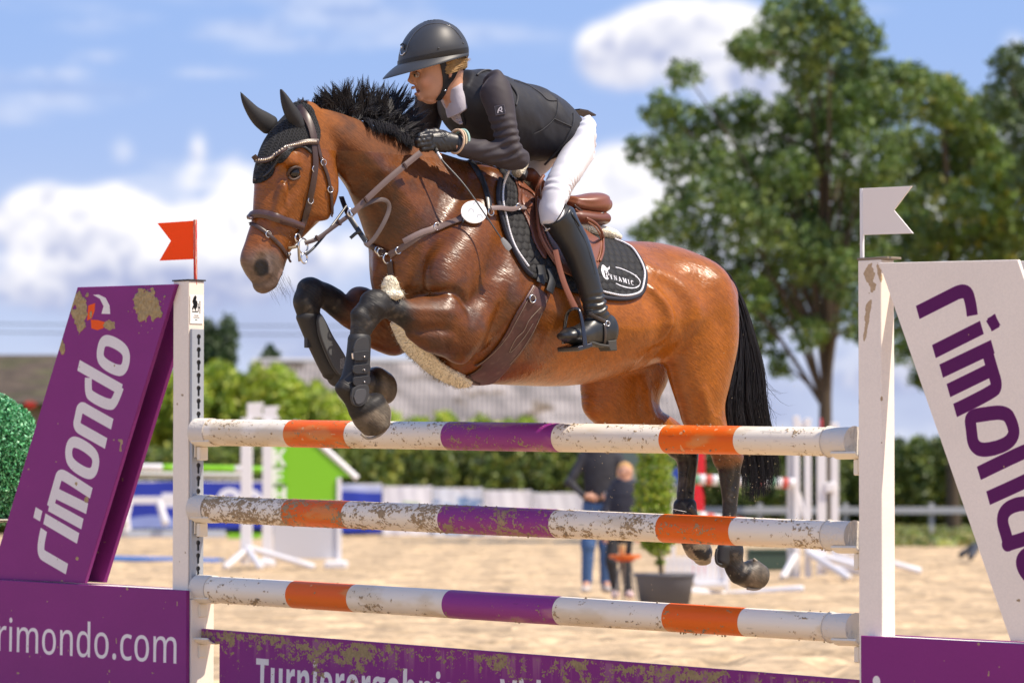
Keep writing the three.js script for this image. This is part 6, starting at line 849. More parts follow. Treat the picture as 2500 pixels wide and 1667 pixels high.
legBoot('black fetlock ring on the near hind leg', [S(r5, 930, 1062, 1040, 1055, .15, { hw: .026 }), S(r5, 925, 1110, 990, 1150, .15, { hw: .02 })], t => { part(t, 'rim', tube([[925, 1060], [918, 1100], [925, 1140], [950, 1150]].map(p => HF.L(...r5(...p), .165)), .005, 8, .005, 24), NEO); }, .003);
// ================================================================ the rider
const RH = new Frame(HF.world(HF.L(...r2(370, 380), 0)), 22 * Math.PI / 180);
const RS = (ax, ay, bx_, by, w, o) => RH.sec(r2, ax, ay, bx_, by, w, o), R = (x, y, w = 0) => RH.L(...r2(x, y), w);
const toHF = G => { G.rotateY(RH.th); G.translate(RH.O.x - HF.O.x, 0, RH.O.z - HF.O.z); G.rotateY(-HF.th); return G; };
const mir = secs => secs.map(s => { const q = s.slice(); q[2] = -q[2]; return q; });
const rider = thing('person', 'rider in black helmet, dark vest and white breeches leaning over the horse', 'rider', null, HF);
{
  const B = (ax, ay, bx_, by, w, o) => S(r2, ax, ay, bx_, by, w, o), B4 = (ax, ay, bx_, by, w, o) => S(r4, ax, ay, bx_, by, w, o);
  // limbs, shared by the body and the clothes over it
  const torso = [B(575, 372, 440, 600, 0, { hw: .085 }), B(660, 366, 480, 740, 0, { hw: .155 }), B(760, 402, 590, 860, 0, { hw: .17 }), B(880, 452, 740, 920, 0, { hw: .16 }), B(1030, 498, 870, 965, 0, { hw: .145 }), B(1150, 560, 960, 985, 0, { hw: .14 }), B(1235, 655, 1040, 1000, 0, { hw: .145 })];
  const hips = [B(1150, 570, 960, 970, 0, { hw: .13 }), B(1258, 680, 1060, 985, 0, { hw: .13 }), B(1300, 765, 1130, 945, 0, { hw: .125 })];
  const upper = [B(668, 462, 810, 462, .165, { hw: .052 }), B(646, 520, 850, 510, .185, { hw: .056 }), B(675, 600, 872, 580, .205, { hw: .055 }), B(715, 700, 888, 690, .225, { hw: .05 }), B(748, 790, 900, 790, .24, { hw: .048 }), B(770, 860, 916, 890, .25, { hw: .046 }), B(800, 930, 922, 960, .25, { hw: .044 })];
  const fore = [B(905, 890, 905, 1030, .25, { hw: .045 }), B(830, 862, 850, 1034, .24, { hw: .045 }), B(740, 850, 760, 1010, .22, { hw: .043 }), B(650, 838, 655, 980, .195, { hw: .039 }), B(556, 815, 545, 953, .17, { hw: .034 })];
  const thigh = [B(1235, 752, 1352, 775, .06, { hw: .07 }), B(1175, 835, 1398, 835, .10, { hw: .09 }), B(1135, 900, 1405, 895, .12, { hw: .095 }), B(1095, 985, 1392, 985, .16, { hw: .09 }), B(1058, 1085, 1330, 1095, .21, { hw: .082 }), B(1035, 1190, 1256, 1190, .25, { hw: .072 }), B(1032, 1280, 1215, 1280, .27, { hw: .066 }), B(1052, 1345, 1200, 1335, .29, { hw: .058 }), B(1085, 1400, 1200, 1385, .298, { hw: .05 })];
  const shank = [B4(430, 350, 590, 270, .30, { hw: .056 }), B4(466, 395, 625, 355, .31, { hw: .056 }), B4(505, 460, 672, 430, .325, { hw: .056 }), B4(548, 540, 706, 530, .34, { hw: .054 }), B4(592, 640, 733, 632, .355, { hw: .048 }), B4(625, 730, 756, 725, .365, { hw: .042 }), B4(648, 810, 778, 800, .37, { hw: .038 }), B4(655, 870, 795, 870, .37, { hw: .038 })];
  const foot = [B4(800, 870, 806, 1050, .37, { hw: .034 }), B4(740, 870, 738, 1060, .37, { hw: .038 }), B4(680, 895, 672, 1060, .37, { hw: .042 }), B4(620, 935, 614, 1052, .375, { hw: .046 }), B4(560, 952, 556, 1038, .38, { hw: .042 }), B4(532, 975, 530, 1022, .38, { hw: .03 })];
  const thin = (s, d) => s.map(q => { const c = q.slice(); c[6] = Math.max(.012, c[6] - d); c[7] = Math.max(.012, c[7] - d); return c; });
  // ---- skin: one continuous body, the head and the hands on finer grids
  const body = new Field(); body.add(thin(torso, .02), .05, 4, .3); body.add(thin(hips, .025), .05, 4, .2);
  for (const m of [q => q, mir]) { body.add(m(thin(upper, .012)), .03, 3); body.add(m(thin(fore, .008)), .02, 3); body.add(m(thin(thigh, .016)), .04, 3, .3); body.add(m(thin(shank, .016)), .03, 3, .3); body.add(m(thin(foot, .012)), .02, 3); }
  body.add([B(520, 560, 420, 480, 0, { hw: .05 }), B(562, 520, 455, 605, 0, { hw: .04 })], .03, 3, .4);
  body.add(capsule(HF.L(...r2(548, 882), .17), HF.L(...r2(470, 860), .155), .021, .019), .02);
  const skinC = [.62, .33, .21];
  const wash = (x, y, z) => { const n = fbm(x * 40, y * 40, z * 40, 3), f = .9 + .2 * n; return [skinC[0] * f, skinC[1] * f, skinC[2] * f]; };
  const head = new Field();
  head.add([RS(250, 215, 510, 215, 0, { hw: .05 }), RS(200, 280, 560, 270, 0, { hw: .074 }), RS(205, 350, 560, 335, 0, { hw: .073 }), RS(217, 415, 535, 410, 0, { hw: .068 }), RS(232, 465, 500, 470, 0, { hw: .062 }), RS(246, 515, 462, 525, 0, { hw: .053 }), RS(262, 556, 425, 572, 0, { hw: .04 }), RS(292, 583, 380, 596, 0, { hw: .024 })], .02, 6, .5);
  head.add([RS(212, 404, 250, 404, 0, { hw: .0075 }), RS(202, 440, 250, 440, 0, { hw: .009 }), RS(194, 462, 250, 468, 0, { hw: .0115 }), RS(208, 474, 255, 480, 0, { hw: .012 })], .010, 5, .4);
  head.add([ball(R(230, 507), .0075, .006, .016)], .008); head.add([ball(R(252, 545), .008, .0065, .015)], .008); head.add([ball(R(278, 572), .013, .011, .016)], .015);
  for (const s of [1, -1]) { head.add([ball(R(300 + (s > 0 ? 8 : -8), 462, s * .043), .026, .02, .016)], .03); head.add(capsule(R(222, 396, s * .012), R(262, 394, s * .042), .006, .006), .012); head.sub([ball(R(236 + s * 12, 424, s * .034), .013, .010, .012)], .012); head.add([ball(R(226, 474, s * .011), .0055, .005, .005)], .006); head.sub([ball(R(224, 482, s * .007), .003, .003, .003)], .003); }
  head.sub([RS(236, 524, 236, 534, 0, { hw: .017 }), RS(262, 522, 262, 536, 0, { hw: .015 }), RS(285, 526, 285, 532, 0, { hw: .01 })], .005);
  head.add([ball(R(468, 402, .07), .010, .022, .008)], .006); head.sub([ball(R(462, 400, .08), .005, .011, .006)], .004);
  head.add([RS(450, 470, 540, 400, 0, { hw: .05 }), RS(430, 560, 545, 470, 0, { hw: .05 }), RS(440, 640, 580, 560, 0, { hw: .055 })], .03, 4);
  const lip = [.52, .17, .14], headC = (x, y, z) => { let c = wash(x, y, z); const m = R(242, 528); const d = Math.hypot((x - m[0]) / .016, (y - m[1]) / .012, z / .02); const k = sst(1.15, .75, d); c = c.map((v, i) => mix(v, lip[i], k)); const ck = R(310, 470, .055), e = Math.hypot(x - ck[0], y - ck[1], z - ck[2]), r = sst(.04, .0, e) * .08; return [c[0] * (1 + r * .1), c[1] * (1 - r), c[2] * (1 - r)]; };
  const glove = new Field(), G = (x, y, w) => HF.L(...r2(x, y), w);
  glove.add([B(532, 806, 520, 925, .167, { hw: .026 }), B(505, 800, 498, 915, .160, { hw: .023 }), B(440, 786, 440, 920, .152, { hw: .021 }), B(380, 786, 385, 918, .147, { hw: .021 }), B(335, 796, 345, 908, .145, { hw: .017 })], .012, 4);
  for (let i = 0; i < 4; i++) { const y = 812 + i * 26, x = [338, 330, 334, 346][i], l = [76, 78, 74, 60][i], rr_ = [.0098, .010, .0098, .0088][i]; const k = [G(x, y, .158), G(x - l * .85, y + 8, .150), G(x - l, y + 12, .122), G(x - l * .35, y + 14, .105)]; for (let j = 0; j < 3; j++) glove.add(capsule(k[j], k[j + 1], rr_ * (1 - j * .05), rr_ * (.95 - j * .05)), .0045); glove.add([ball(k[0], .0112)], .006); }
  { const k = [G(430, 800, .14), G(370, 786, .128), G(318, 790, .122), G(276, 808, .12)]; for (let j = 0; j < 3; j++) glove.add(capsule(k[j], k[j + 1], .0125 - j * .001, .0115 - j * .001), .007); }
  glove.disp = (x, y, z) => -.0012 * (fbm(x * 150, y * 150, z * 150, 3) - .5) - .0012 * Math.sin((x * .8 + y * .6) * 420) * sst(.4, .7, noise(x * 40, y * 40));
  const SKIN = phys(0xffffff, .5, { vertexColors: true, sheen: .15, specularIntensity: .5 });
  const handIn = new Field(); for (const c of glove.add_) handIn.add_.push(c); const shrink = handIn.d.bind(handIn); handIn.d = (x, y, z) => shrink(x, y, z) + .003; const hg = mesh(handIn, .004, { color: wash }), hm = hg.clone(); hm.scale(1, 1, -1); { const ix = hm.index.array; for (let i = 0; i < ix.length; i += 3) { const t = ix[i]; ix[i] = ix[i + 1]; ix[i + 1] = t; } }
  part(rider, 'body', [mesh(body, .012, { color: wash }), toHF(mesh(head, .0034, { smooth: .003, color: headC })), hg, hm], SKIN);
  // eyes and brows
  for (const s of [1, -1]) { const e = R(244 + s * 10, 424, s * .031), g = new THREE.SphereGeometry(.0108, 18, 14); g.translate(...e); const w = part(rider, 'eye', toHF(g), phys([.42, .38, .36], .2)); const i = new THREE.SphereGeometry(.0068, 14, 10); i.translate(e[0] - .0062, e[1] - .0015, e[2] + s * .001); part(w, 'iris', toHF(i), phys([.05, .04, .03], .1)); const l = tube([R(262, 430, s * .043), R(236 + s * 8, 413, s * .036), R(222 + s * 4, 420, s * .022)], .0042, 8, .003, 12); part(rider, 'eyelid', toHF(l), mat([.36, .19, .12], .6)); const b = []; for (let k = 0; k < 24; k++) { const t = k / 23, a = R(mix(218, 262, t), mix(398, 390, t) + rr(-4, 4), s * mix(.012, .046, t) + .003 * s); b.push(Object.assign([a, [a[0] + .003, a[1] + .003, a[2] + s * .004], [a[0] + .008, a[1] + .003, a[2] + s * .007]], { r: .0006 })); } part(rider, 'eyebrow', toHF(strands(b, .0006)), mat([.25, .15, .07], .8)).userData.kind = 'stuff'; }
  // ---- hair
  { const list = []; for (let i = 0; i < 420; i++) { const t = rnd(), a = R(432 + rr(0, 30), mix(335, 420, t), .066 + rr(0, .012)), m = R(490 + rr(-12, 12), mix(322, 405, t) + rr(-6, 6), .074 + rr(0, .012)), e = R(560 + rr(-20, 26), mix(318, 372, t) + rr(-14, 14), .05 + rr(-.02, .02)); const q = spl([a, m, e], 6); q.r = rr(.0006, .0013); list.push(q); } for (let i = 0; i < 30; i++) { const a = R(520 + rr(0, 50), rr(320, 350), .06), e = R(585 + rr(0, 20), rr(316, 340), .03 + rr(-.02, .02)), m = a.map((v, k) => (v + e[k]) / 2 + rr(-.004, .006)); list.push(Object.assign(spl([a, m, e], 6), { r: .0005 })); } part(rider, 'hair', toHF(strands(list, .001)), phys([.56, .36, .15], .45, { sheen: .3 })).userData.kind = 'stuff'; const bun = new Field(); bun.add([RS(470, 330, 585, 300, 0, { hw: .06 }), RS(480, 390, 570, 350, 0, { hw: .058 })], .02, 4); bun.disp = (x, y, z) => -.002 * Math.sin(x * 300) * Math.sin(y * 300); part(rider, 'hair_net', toHF(mesh(bun, .005)), mat([.03, .022, .018], .8)); }
  // ---- helmet
  {
    const H = new Field(); H.add([RS(132, 372, 586, 300, 0, { hw: .110 }), RS(133, 335, 588, 270, 0, { hw: .115 }), RS(140, 280, 580, 232, 0, { hw: .115 }), RS(165, 205, 555, 180, 0, { hw: .104 }), RS(212, 140, 512, 128, 0, { hw: .084 }), RS(268, 98, 456, 94, 0, { hw: .056 }), RS(318, 81, 412, 80, 0, { hw: .03 }), RS(350, 76, 385, 76, 0, { hw: .012 })], .02, 8, .3);
    const cut0 = R(132, 372), cut1 = R(586, 292), sl = (cut1[1] - cut0[1]) / (cut1[0] - cut0[0]), base = H.d.bind(H); const face = (x, y, z) => base(x, y, z); const HH = new Field(); HH.bounds = () => H.bounds(.02); HH.d = (x, y, z) => smax(Math.max(base(x, y, z), -(base(x, y, z) + .014)), (cut0[1] + sl * (x - cut0[0]) - y) * .97 - .004, .004);
    const SH = phys([.035, .036, .038], .48, { clearcoat: .12, clearcoatRoughness: .5 });
    const hp = part(rider, 'helmet', toHF(mesh(HH, .0045, { smooth: .004 })), SH), sub = (n, g, m) => part(hp, n, toHF(g), m);
    // brim: a ring that widens to a peak in front
    const grid = [], c = [(cut0[0] + cut1[0]) / 2, 0, 0], a = (cut1[0] - cut0[0]) / 2 - .003, b = .112; for (let i = 0; i <= 60; i++) { const f = (i / 60 - .5) * 2 * 2.5, row = []; for (let j = 0; j <= 8; j++) { const t = j / 8, ext = .006 + .052 * Math.pow(Math.max(0, Math.cos(f * .62)), 1.6), x = c[0] - Math.cos(f) * (a + ext * t - .004), z = Math.sin(f) * (b + ext * t * .55 - .004), y = cut0[1] + sl * (x - cut0[0]) + .003 - ext * (.28 * t + .30 * t * t) - .006 * t; row.push({ p: [x, y, z], n: [0, 1, 0] }); } grid.push(row); }
    sub('brim', shell(grid, .0045), SH);
    const band = []; for (let i = 0; i <= 70; i++) { const f = (i / 70 - .5) * 2 * 2.5, row = []; for (let j = 0; j < 5; j++) { const y1 = .004 + j * .0045, x = c[0] - Math.cos(f) * (a + .0025 - j * .00015), z = Math.sin(f) * (b + .003); const n = [-Math.cos(f), .1, Math.sin(f)], o = [x, cut0[1] + sl * (x - cut0[0]) + y1, z]; let k = base(...o); row.push({ p: [o[0] - n[0] * (k - .0012), o[1], o[2] - n[2] * (k - .0012)], n, uv: [i * .1, j * .25] }); } band.push(row); }
    const glit = dataTex(256, 64, (u, v) => { const q = h3(Math.floor(u * 256), Math.floor(v * 64), 3) > .93 ? 90 : 18; return [q, q, q]; }); sub('trim_band', shell(band, .0012), mat(0xffffff, .5, { map: glit }));
    const onH = (x, y, o) => { const g = H.hit(RH, ...r2(x, y)); return g ? g.p.map((v, k) => v + g.n[k] * o) : R(x, y, .05); };
    sub('ridge_line', tube([[166, 300], [185, 280], [205, 215], [250, 150], [310, 108], [370, 97], [440, 104], [500, 142], [540, 195]].map(q => onH(...q, .0004)), .0018, 6, .0018, 70), phys([.05, .05, .052], .2, { clearcoat: .8 }));
    sub('emblem', tube([[150, 275], [153, 295], [168, 296], [178, 280]].map(q => onH(...q, .001)), .002, 6, .002, 20), METAL); { const g = new THREE.SphereGeometry(.004, 10, 8); g.scale(.7, 1.4, .7); g.translate(...onH(161, 246, .0005)); sub('emblem', g, METAL); }
    sub('front_inset', tube([[152, 235], [165, 225], [178, 232], [172, 265]].map(q => onH(...q, .0005)), .003, 6, .003, 16), mat([.008, .008, .009], .3));
    for (const q of [[393, 255], [551, 222]]) { const g = new THREE.SphereGeometry(.0038, 12, 10); g.translate(...onH(...q, -.0008)); sub('rivet', g, SH); }
    const st = (pts, w) => { const p = pts.map(q => { const g = head.hit(RH, ...r2(q[0], q[1])); return g ? { p: g.p.map((v, k) => v + g.n[k] * .003), n: g.n } : { p: R(q[0], q[1], q[2] ?? .04), n: [0, 0, 1] }; }); return ribbon(p, w, .003); }, ST = mat([.012, .012, .013], .6), sp = (l, n) => spl(l, n);
    sub('chin_strap', st(sp([[418, 345], [430, 400], [436, 450], [432, 500], [412, 548], [388, 580]], 24), .023), ST); sub('chin_strap', st(sp([[500, 395], [478, 440], [448, 480], [428, 515]], 16), .018), ST); { const g = bx(-.004, .004, -.003, .003, -.002, .002, .001); g.translate(...head.hit(RH, ...r2(430, 525)).p.map((v, k) => v + [0, 0, .008][k])); sub('buckle', g, METAL); }
  }
  // ---- shirt, vest, jacket
  const fold = (a, f1, f2) => (x, y, z) => -a * (fbm(x * f1 + y * f2, y * f1 * .5, z * f1 * .6, 3) - .5);
  const cloth = dataTex(256, 256, (u, v) => { const q = 128 + 60 * (noise(u * 250, v * 250) - .5) + 20 * Math.sin(u * 800) * Math.sin(v * 800); return [q, q, q]; }, false);
  const fab = (c, r = .8, o = {}) => phys(c, r, { bumpMap: cloth, bumpScale: .0008, sheen: .25, sheenRoughness: .6, sheenColor: new THREE.Color(.5, .48, .55), ...o });
  const vest = new Field(); vest.add(torso, .03, 6, .25); vest.disp = (x, y, z) => fold(.020, 9, 5)(x, y, z) + fold(.009, 24, 13)(x, y, z);
  const VEST = fab([.014, .014, .018], .62), vm = part(rider, 'vest', mesh(vest, .0065, { smooth: .006, uv: (x, y) => [x * 8, y * 8] }), VEST);
  const vh = (x, y, o = .002) => { const g = vest.hit(HF, ...r2(x, y)); return g ? g.p.map((v, k) => v + g.n[k] * o) : HF.L(...r2(x, y), .06); };
  const seam = (pts, r = .0016, m = mat([.03, .03, .034], .6)) => part(vm, 'seam', tube(pts.map(q => vh(...q)), r, 6, r, 60), m);
  seam([[640, 430], [670, 408], [720, 400], [800, 440], [860, 500], [895, 560], [885, 620]], .0045); seam([[875, 462], [960, 490], [1040, 540], [1090, 585], [1150, 590]]); seam([[1150, 575], [1150, 640], [1130, 705], [1060, 770], [1000, 800]]); seam([[1130, 705], [1240, 755]], .0022); seam([[1252, 672], [1250, 740], [1215, 820], [1150, 910], [1070, 1000]], .004);
  part(vm, 'collar', tube([[556, 372], [520, 420], [512, 480], [522, 560], [540, 650], [560, 740]].map(q => vh(...q, .004)), .009, 8, .006, 40), VEST);
  const jacket = new Field(); jacket.add(hips.map((s, i) => { const q = s.slice(); q[6] += .004; q[7] += .006; return q; }), .03, 5, .15); jacket.disp = fold(.01, 14, 8);
  const JK = fab([.036, .028, .033], .7); part(rider, 'jacket', mesh(jacket, .007, { smooth: .006, uv: (x, y) => [x * 8, y * 8] }), JK);
  { const a = HF.L(...r2(1240, 655), 0), b = HF.L(...r2(1338, 695), -.02); part(rider, 'vest_flap', shell([0, .5, 1].map(t => [-.05, 0, .05].map(z => ({ p: [mix(a[0], b[0], t), mix(a[1], b[1], t) + .006 * Math.sin(t * 3), z * (1 - .3 * t)], n: [.2, 1, 0] }))), .005), JK); }
  const sleeveF = m => { const f = new Field(); f.add(m(upper), .03, 6); f.add(m(fore), .03, 6); const e = HF.L(...r2(800, 860), .25); f.disp = (x, y, z) => { const d = Math.hypot(x - e[0], y - e[1]); return fold(.007, 12, 6)(x, y, z) - .0035 * Math.sin((y * 1.0 - x * .35) * 210 + 3 * noise(x * 20, y * 20)) * sst(.13, .03, d) - .0015 * (noise(x * 40 + y * 20, y * 60, 2) - .5); }; return f; };
  part(rider, 'sleeve', mesh(sleeveF(q => q), .006, { smooth: .005, uv: (x, y) => [x * 8, y * 8] }), JK); part(rider, 'sleeve', mesh(sleeveF(mir), .008, { uv: (x, y) => [x * 8, y * 8] }), JK);
  { const sf = sleeveF(q => q), g = sf.hit(HF, ...r2(786, 650)), n = new THREE.Vector3(...g.n), tx = canvasTex([0, 0, .036, .034], 3000, c => { c.fillStyle = '#2b2629'; c.fillRect(0, 0, 1, 1); c.strokeStyle = '#55505a'; c.lineWidth = .0015; c.strokeRect(.001, .001, .034, .032); c.strokeStyle = '#cfcbd0'; c.lineWidth = .0032; c.beginPath(); c.moveTo(.009, .007); c.quadraticCurveTo(.012, .024, .024, .027); c.quadraticCurveTo(.027, .018, .022, .015); c.moveTo(.015, .017); c.quadraticCurveTo(.02, .014, .026, .008); c.stroke(); }), pg = new RoundedBoxGeometry(.036, .034, .003, 2, .001); pg.rotateZ(.12); pg.applyQuaternion(new THREE.Quaternion().setFromUnitVectors(new THREE.Vector3(0, 0, 1), n)); pg.translate(...g.p.map((v, k) => v + g.n[k] * .001)); part(rider, 'sleeve_badge', pg, mat(0xffffff, .5, { map: tx })); }
  const SHIRT = fab([.50, .47, .53], .8);
  part(rider, 'shirt', drape(vest, HF, r2, [[418, 585], [440, 630], [470, 670], [490, 705], [520, 728]], [[516, 520], [528, 570], [535, 620], [545, 680], [556, 735]], 14, 9, { off: .003, thick: .004, bulge: (u, v) => .004 * Math.sin(v * 3.1) + .003 * Math.sin(u * 30) * Math.sin(v * 3.1) }), SHIRT);
  for (let i = 0; i < 7; i++) { const t = i / 6, p = [mix(455, 540, t), mix(615, 722, t)]; part(rider, 'frill', tube([vh(p[0] - 8, p[1] - 6, .008), vh(p[0], p[1], .014), vh(p[0] + 14, p[1] - 2, .009)], .004, 6, .0035, 8), SHIRT); }
  { const f = new Field(); f.add([RS(428, 545, 540, 468, 0, { hw: .0545 }), RS(434, 600, 560, 520, 0, { hw: .058 }), RS(442, 660, 582, 575, 0, { hw: .060 }), RS(452, 700, 592, 612, 0, { hw: .058 })], .02, 5, .2); f.disp = (x, y, z) => -.003 * (fbm(x * 60, y * 60, z * 60, 2) - .5); part(rider, 'shirt_collar', toHF(mesh(f, .004)), SHIRT); }
  // ---- gloves, wrist bands
  const GL = phys([.014, .014, .015], .42, { clearcoat: .15, clearcoatRoughness: .4 }); const gg = mesh(glove, .0032, { smooth: .003 }); part(rider, 'glove', gg, GL); { const m = gg.clone(); m.scale(1, 1, -1); const ix = m.index.array; for (let i = 0; i < ix.length; i += 3) { const t = ix[i]; ix[i] = ix[i + 1]; ix[i + 1] = t; } m.computeVertexNormals(); part(rider, 'glove', m, GL); }
  part(rider, 'glove_seam', tube([[470, 800], [420, 820], [365, 822]].map(q => { const g = glove.hit(HF, ...r2(...q)); return g ? g.p.map((v, k) => v + g.n[k] * .0006) : G(...q, .17); }), .001, 5, .001, 16), mat([.05, .05, .052], .6));
  const wr = (x0, x1, r, m, nm) => { const a = G(x0, 775, .165), b = G(x1, 925, .165), cy = [(a[0] + b[0]) / 2, (a[1] + b[1]) / 2, .166], ry = Math.hypot(a[0] - b[0], a[1] - b[1]) / 2, pts = []; for (let i = 0; i <= 24; i++) { const f = i / 24 * 6.2832; pts.push([cy[0] + (a[0] - b[0]) / 2 * Math.cos(f) + .008 * Math.sin(f), cy[1] + (a[1] - b[1]) / 2 * Math.cos(f), cy[2] + .034 * Math.sin(f)]); } part(rider, nm, tube(pts, r, 8, r, 60), m); };
  const braid = dataTex(128, 16, (u, v) => ((u * 30 + v * 3) % 1) < .5 ? [206, 224, 214] : [96, 150, 140], true, [2, 1]); wr(512, 500, .0045, mat([.6, .42, .28], .7), 'wrist_strap'); wr(528, 516, .0035, mat([.62, .55, .38], .7), 'bracelet'); wr(545, 532, .0045, mat(0xffffff, .7, { map: braid }), 'bracelet');
  // ---- breeches and boots
  const BR = fab([.80, .79, .82], .7), breech = m => { const f = new Field(); f.add(m(thigh), .03, 6, .15); if (m(thigh)[0][2] > 0) f.add([B(1180, 780, 1318, 790, 0, { hw: .11 }), B(1150, 850, 1340, 860, 0, { hw: .12 }), B(1170, 950, 1320, 960, 0, { hw: .12 })], .06, 4, .4); const k = HF.L(...r2(1215, 1170), .26); f.disp = (x, y, z) => { const d = Math.hypot(x - k[0], y - k[1]); return fold(.010, 10, 5)(x, y, z) - .004 * Math.sin((y * .9 + x * .7) * 260 + 2 * noise(x * 30, y * 30)) * sst(.09, .02, d) - .0022 * Math.sin((y + x * .35) * 190 + 4 * noise(x * 12, y * 12)) * sst(.55, .75, noise(x * 9, y * 12, 4)); }; return f; };
  part(rider, 'breeches', mesh(breech(q => q), .0065, { smooth: .005, uv: (x, y) => [x * 8, y * 8] }), BR); part(rider, 'breeches', mesh(breech(mir), .009, { uv: (x, y) => [x * 8, y * 8] }), BR);
  const BOOT = phys([.018, .019, .019], .36, { clearcoat: .25, clearcoatRoughness: .3, bumpMap: cloth, bumpScale: .0005 });
  const topB = r4(545, 226), topF = r4(440, 372), tb = HF.L(...topB, .30), tf = HF.L(...topF, .30), msl = (tb[1] - tf[1]) / (tb[0] - tf[0]);
  const boot = m => { const f = new Field(); f.add(m(shank.map((s, i) => { const q = s.slice(), e = i < 2 ? .005 : .002; q[6] += e; q[7] += e + (i < 2 ? .004 : 0); return q; })), .02, 7, .6); f.add(m(foot), .02, 6); const an = HF.L(...r4(710, 820), .37); f.disp = (x, y, z) => { const d = Math.abs(y - an[1] - (x - an[0]) * .3); return -.0035 * Math.sin((y - x * .35) * 250 + 3 * noise(x * 25, y * 14)) * sst(.07, .01, d) * sst(.2, .6, noise(x * 14, y * 9, 7) + .2) + fold(.004, 20, 10)(x, y, z); }; const b = f.d.bind(f), g = new Field(); g.bounds = () => f.bounds(.02); g.d = (x, y, z) => { const lim = tf[1] + msl * (x - tf[0]) + .004 - Math.max(0, x - tb[0]) * (msl + 1.2); return smax(b(x, y, z), y - lim, .003); }; g.f = f; return g; };
  const bt = boot(q => q), bp = part(rider, 'boot', mesh(bt, .0055, { smooth: .005, uv: (x, y) => [x * 6, y * 6] }), BOOT); part(rider, 'boot', mesh(boot(mir), .008), BOOT);
  const bh = (x, y, o = .002) => { const g = bt.f.hit(HF, ...r4(x, y)); return g ? g.p.map((v, k) => v + g.n[k] * o) : HF.L(...r4(x, y), .39); }, bhn = (pts, n, o) => spl(pts, n).map(q => { const g = bt.f.hit(HF, ...r4(...q)); return g ? { p: g.p.map((v, k) => v + g.n[k] * o), n: g.n } : { p: HF.L(...r4(...q), .4), n: [0, 0, 1] }; });
  part(bp, 'top_edge', tube([[446, 374], [490, 335], [525, 285], [548, 232]].map(q => bh(...q, .001)), .0022, 6, .0022, 30), BOOT); part(bp, 'zip_flap', tube([[553, 240], [585, 290], [620, 345], [628, 362]].map(q => bh(...q, .001)), .0035, 6, .003, 24), BOOT); part(bp, 'back_seam', tube([[600, 330], [660, 440], [695, 540], [722, 640]].map(q => bh(...q, .0004)), .0012, 5, .0012, 30), mat([.035, .035, .036], .5));
  part(bp, 'spur_strap', ribbon(bhn([[688, 868], [720, 885], [758, 905], [792, 925]], 18, .002), .013, .004), mat([.05, .04, .035], .4)); part(bp, 'spur_strap', ribbon(bhn([[772, 925], [776, 985], [772, 1040]], 12, .002), .010, .003), mat([.05, .04, .035], .4)); part(bp, 'spur', tube([HF.L(...r4(770, 935), .41), HF.L(...r4(800, 935), .395), HF.L(...r4(832, 930), .375)], .005, 8, .0045), METAL); part(bp, 'buckle', new THREE.TorusGeometry(.009, .002, 6, 16).translate(...bh(788, 928, .006)), METAL);
  const rb = crop(1294, 537, 4.011), pz = (pts, w0, w1, w) => prism(pts.map(q => HF.L(...rb(...q), w).slice(0, 2)), w0, w1, null, .003), SOLE = mat([.05, .046, .04], .7);
  part(bp, 'heel', pz([[715, 1185], [800, 1175], [806, 1282], [738, 1284], [720, 1250]], .338, .400, .37), SOLE); part(bp, 'sole', pz([[312, 1150], [345, 1180], [470, 1195], [560, 1215], [640, 1240], [730, 1250], [730, 1225], [640, 1212], [560, 1185], [470, 1165], [345, 1150], [318, 1120]], .345, .405, .375), SOLE);
  for (let i = 0; i < 3; i++) part(bp, 'lace', tube([bh(655, 845 + i * 12, .002), bh(680, 850 + i * 12, .005), bh(705, 846 + i * 14, .002)], .0022, 6, .0022, 10), BOOT);
  // ---- stirrup
  const s = thing('stirrup', 'dark metal stirrup on a brown leather under the boot of the rider', 'stirrup', null, HF), q4 = (x, y, w) => HF.L(...r4(x, y), w);
  for (const [a, b] of [[[487, 500, .345], [598, 838, .385]], [[500, 560, .35], [606, 838, .39]]]) part(s, 'stirrup_leather', ribbon([0, .2, .4, .6, .8, 1].map(t => ({ p: q4(mix(a[0], b[0], t) - 12 * Math.sin(t * 3.1), mix(a[1], b[1], t), mix(a[2], b[2], t)), n: [-.3, .1, .95] })), .02, .005), TAN);
  const ir = (pts, w, th) => ribbon(spl(pts.map(p => HF.L(...rb(p[0], p[1]), p[2])), 26).map(p => ({ p, n: [-.35, .1, .93] })), w, th);
  part(s, 'iron', ir([[436, 868, .40], [470, 876, .41], [492, 930, .42], [512, 1030, .43], [526, 1130, .437], [536, 1235, .44]], u => .010 + .006 * u, .007), DARKMETAL); part(s, 'iron', ir([[440, 868, .395], [400, 880, .38], [364, 915, .355], [346, 985, .34], [332, 1100, .33], [326, 1215, .325]], u => .010 + .004 * u, .007), DARKMETAL);
  { const a = HF.L(...rb(440, 1246), .383), g = bx(-.034, .034, -.008, .008, -.06, .06, .004); g.rotateZ(.24); g.translate(...a); part(s, 'tread', g, DARKMETAL); const mu = bx(-.026, .026, -.0105, -.0075, -.05, .05, .001); mu.rotateZ(.24); mu.translate(...a); part(s, 'tread_grip', mu, mat([.25, .2, .13], .95)); }
}
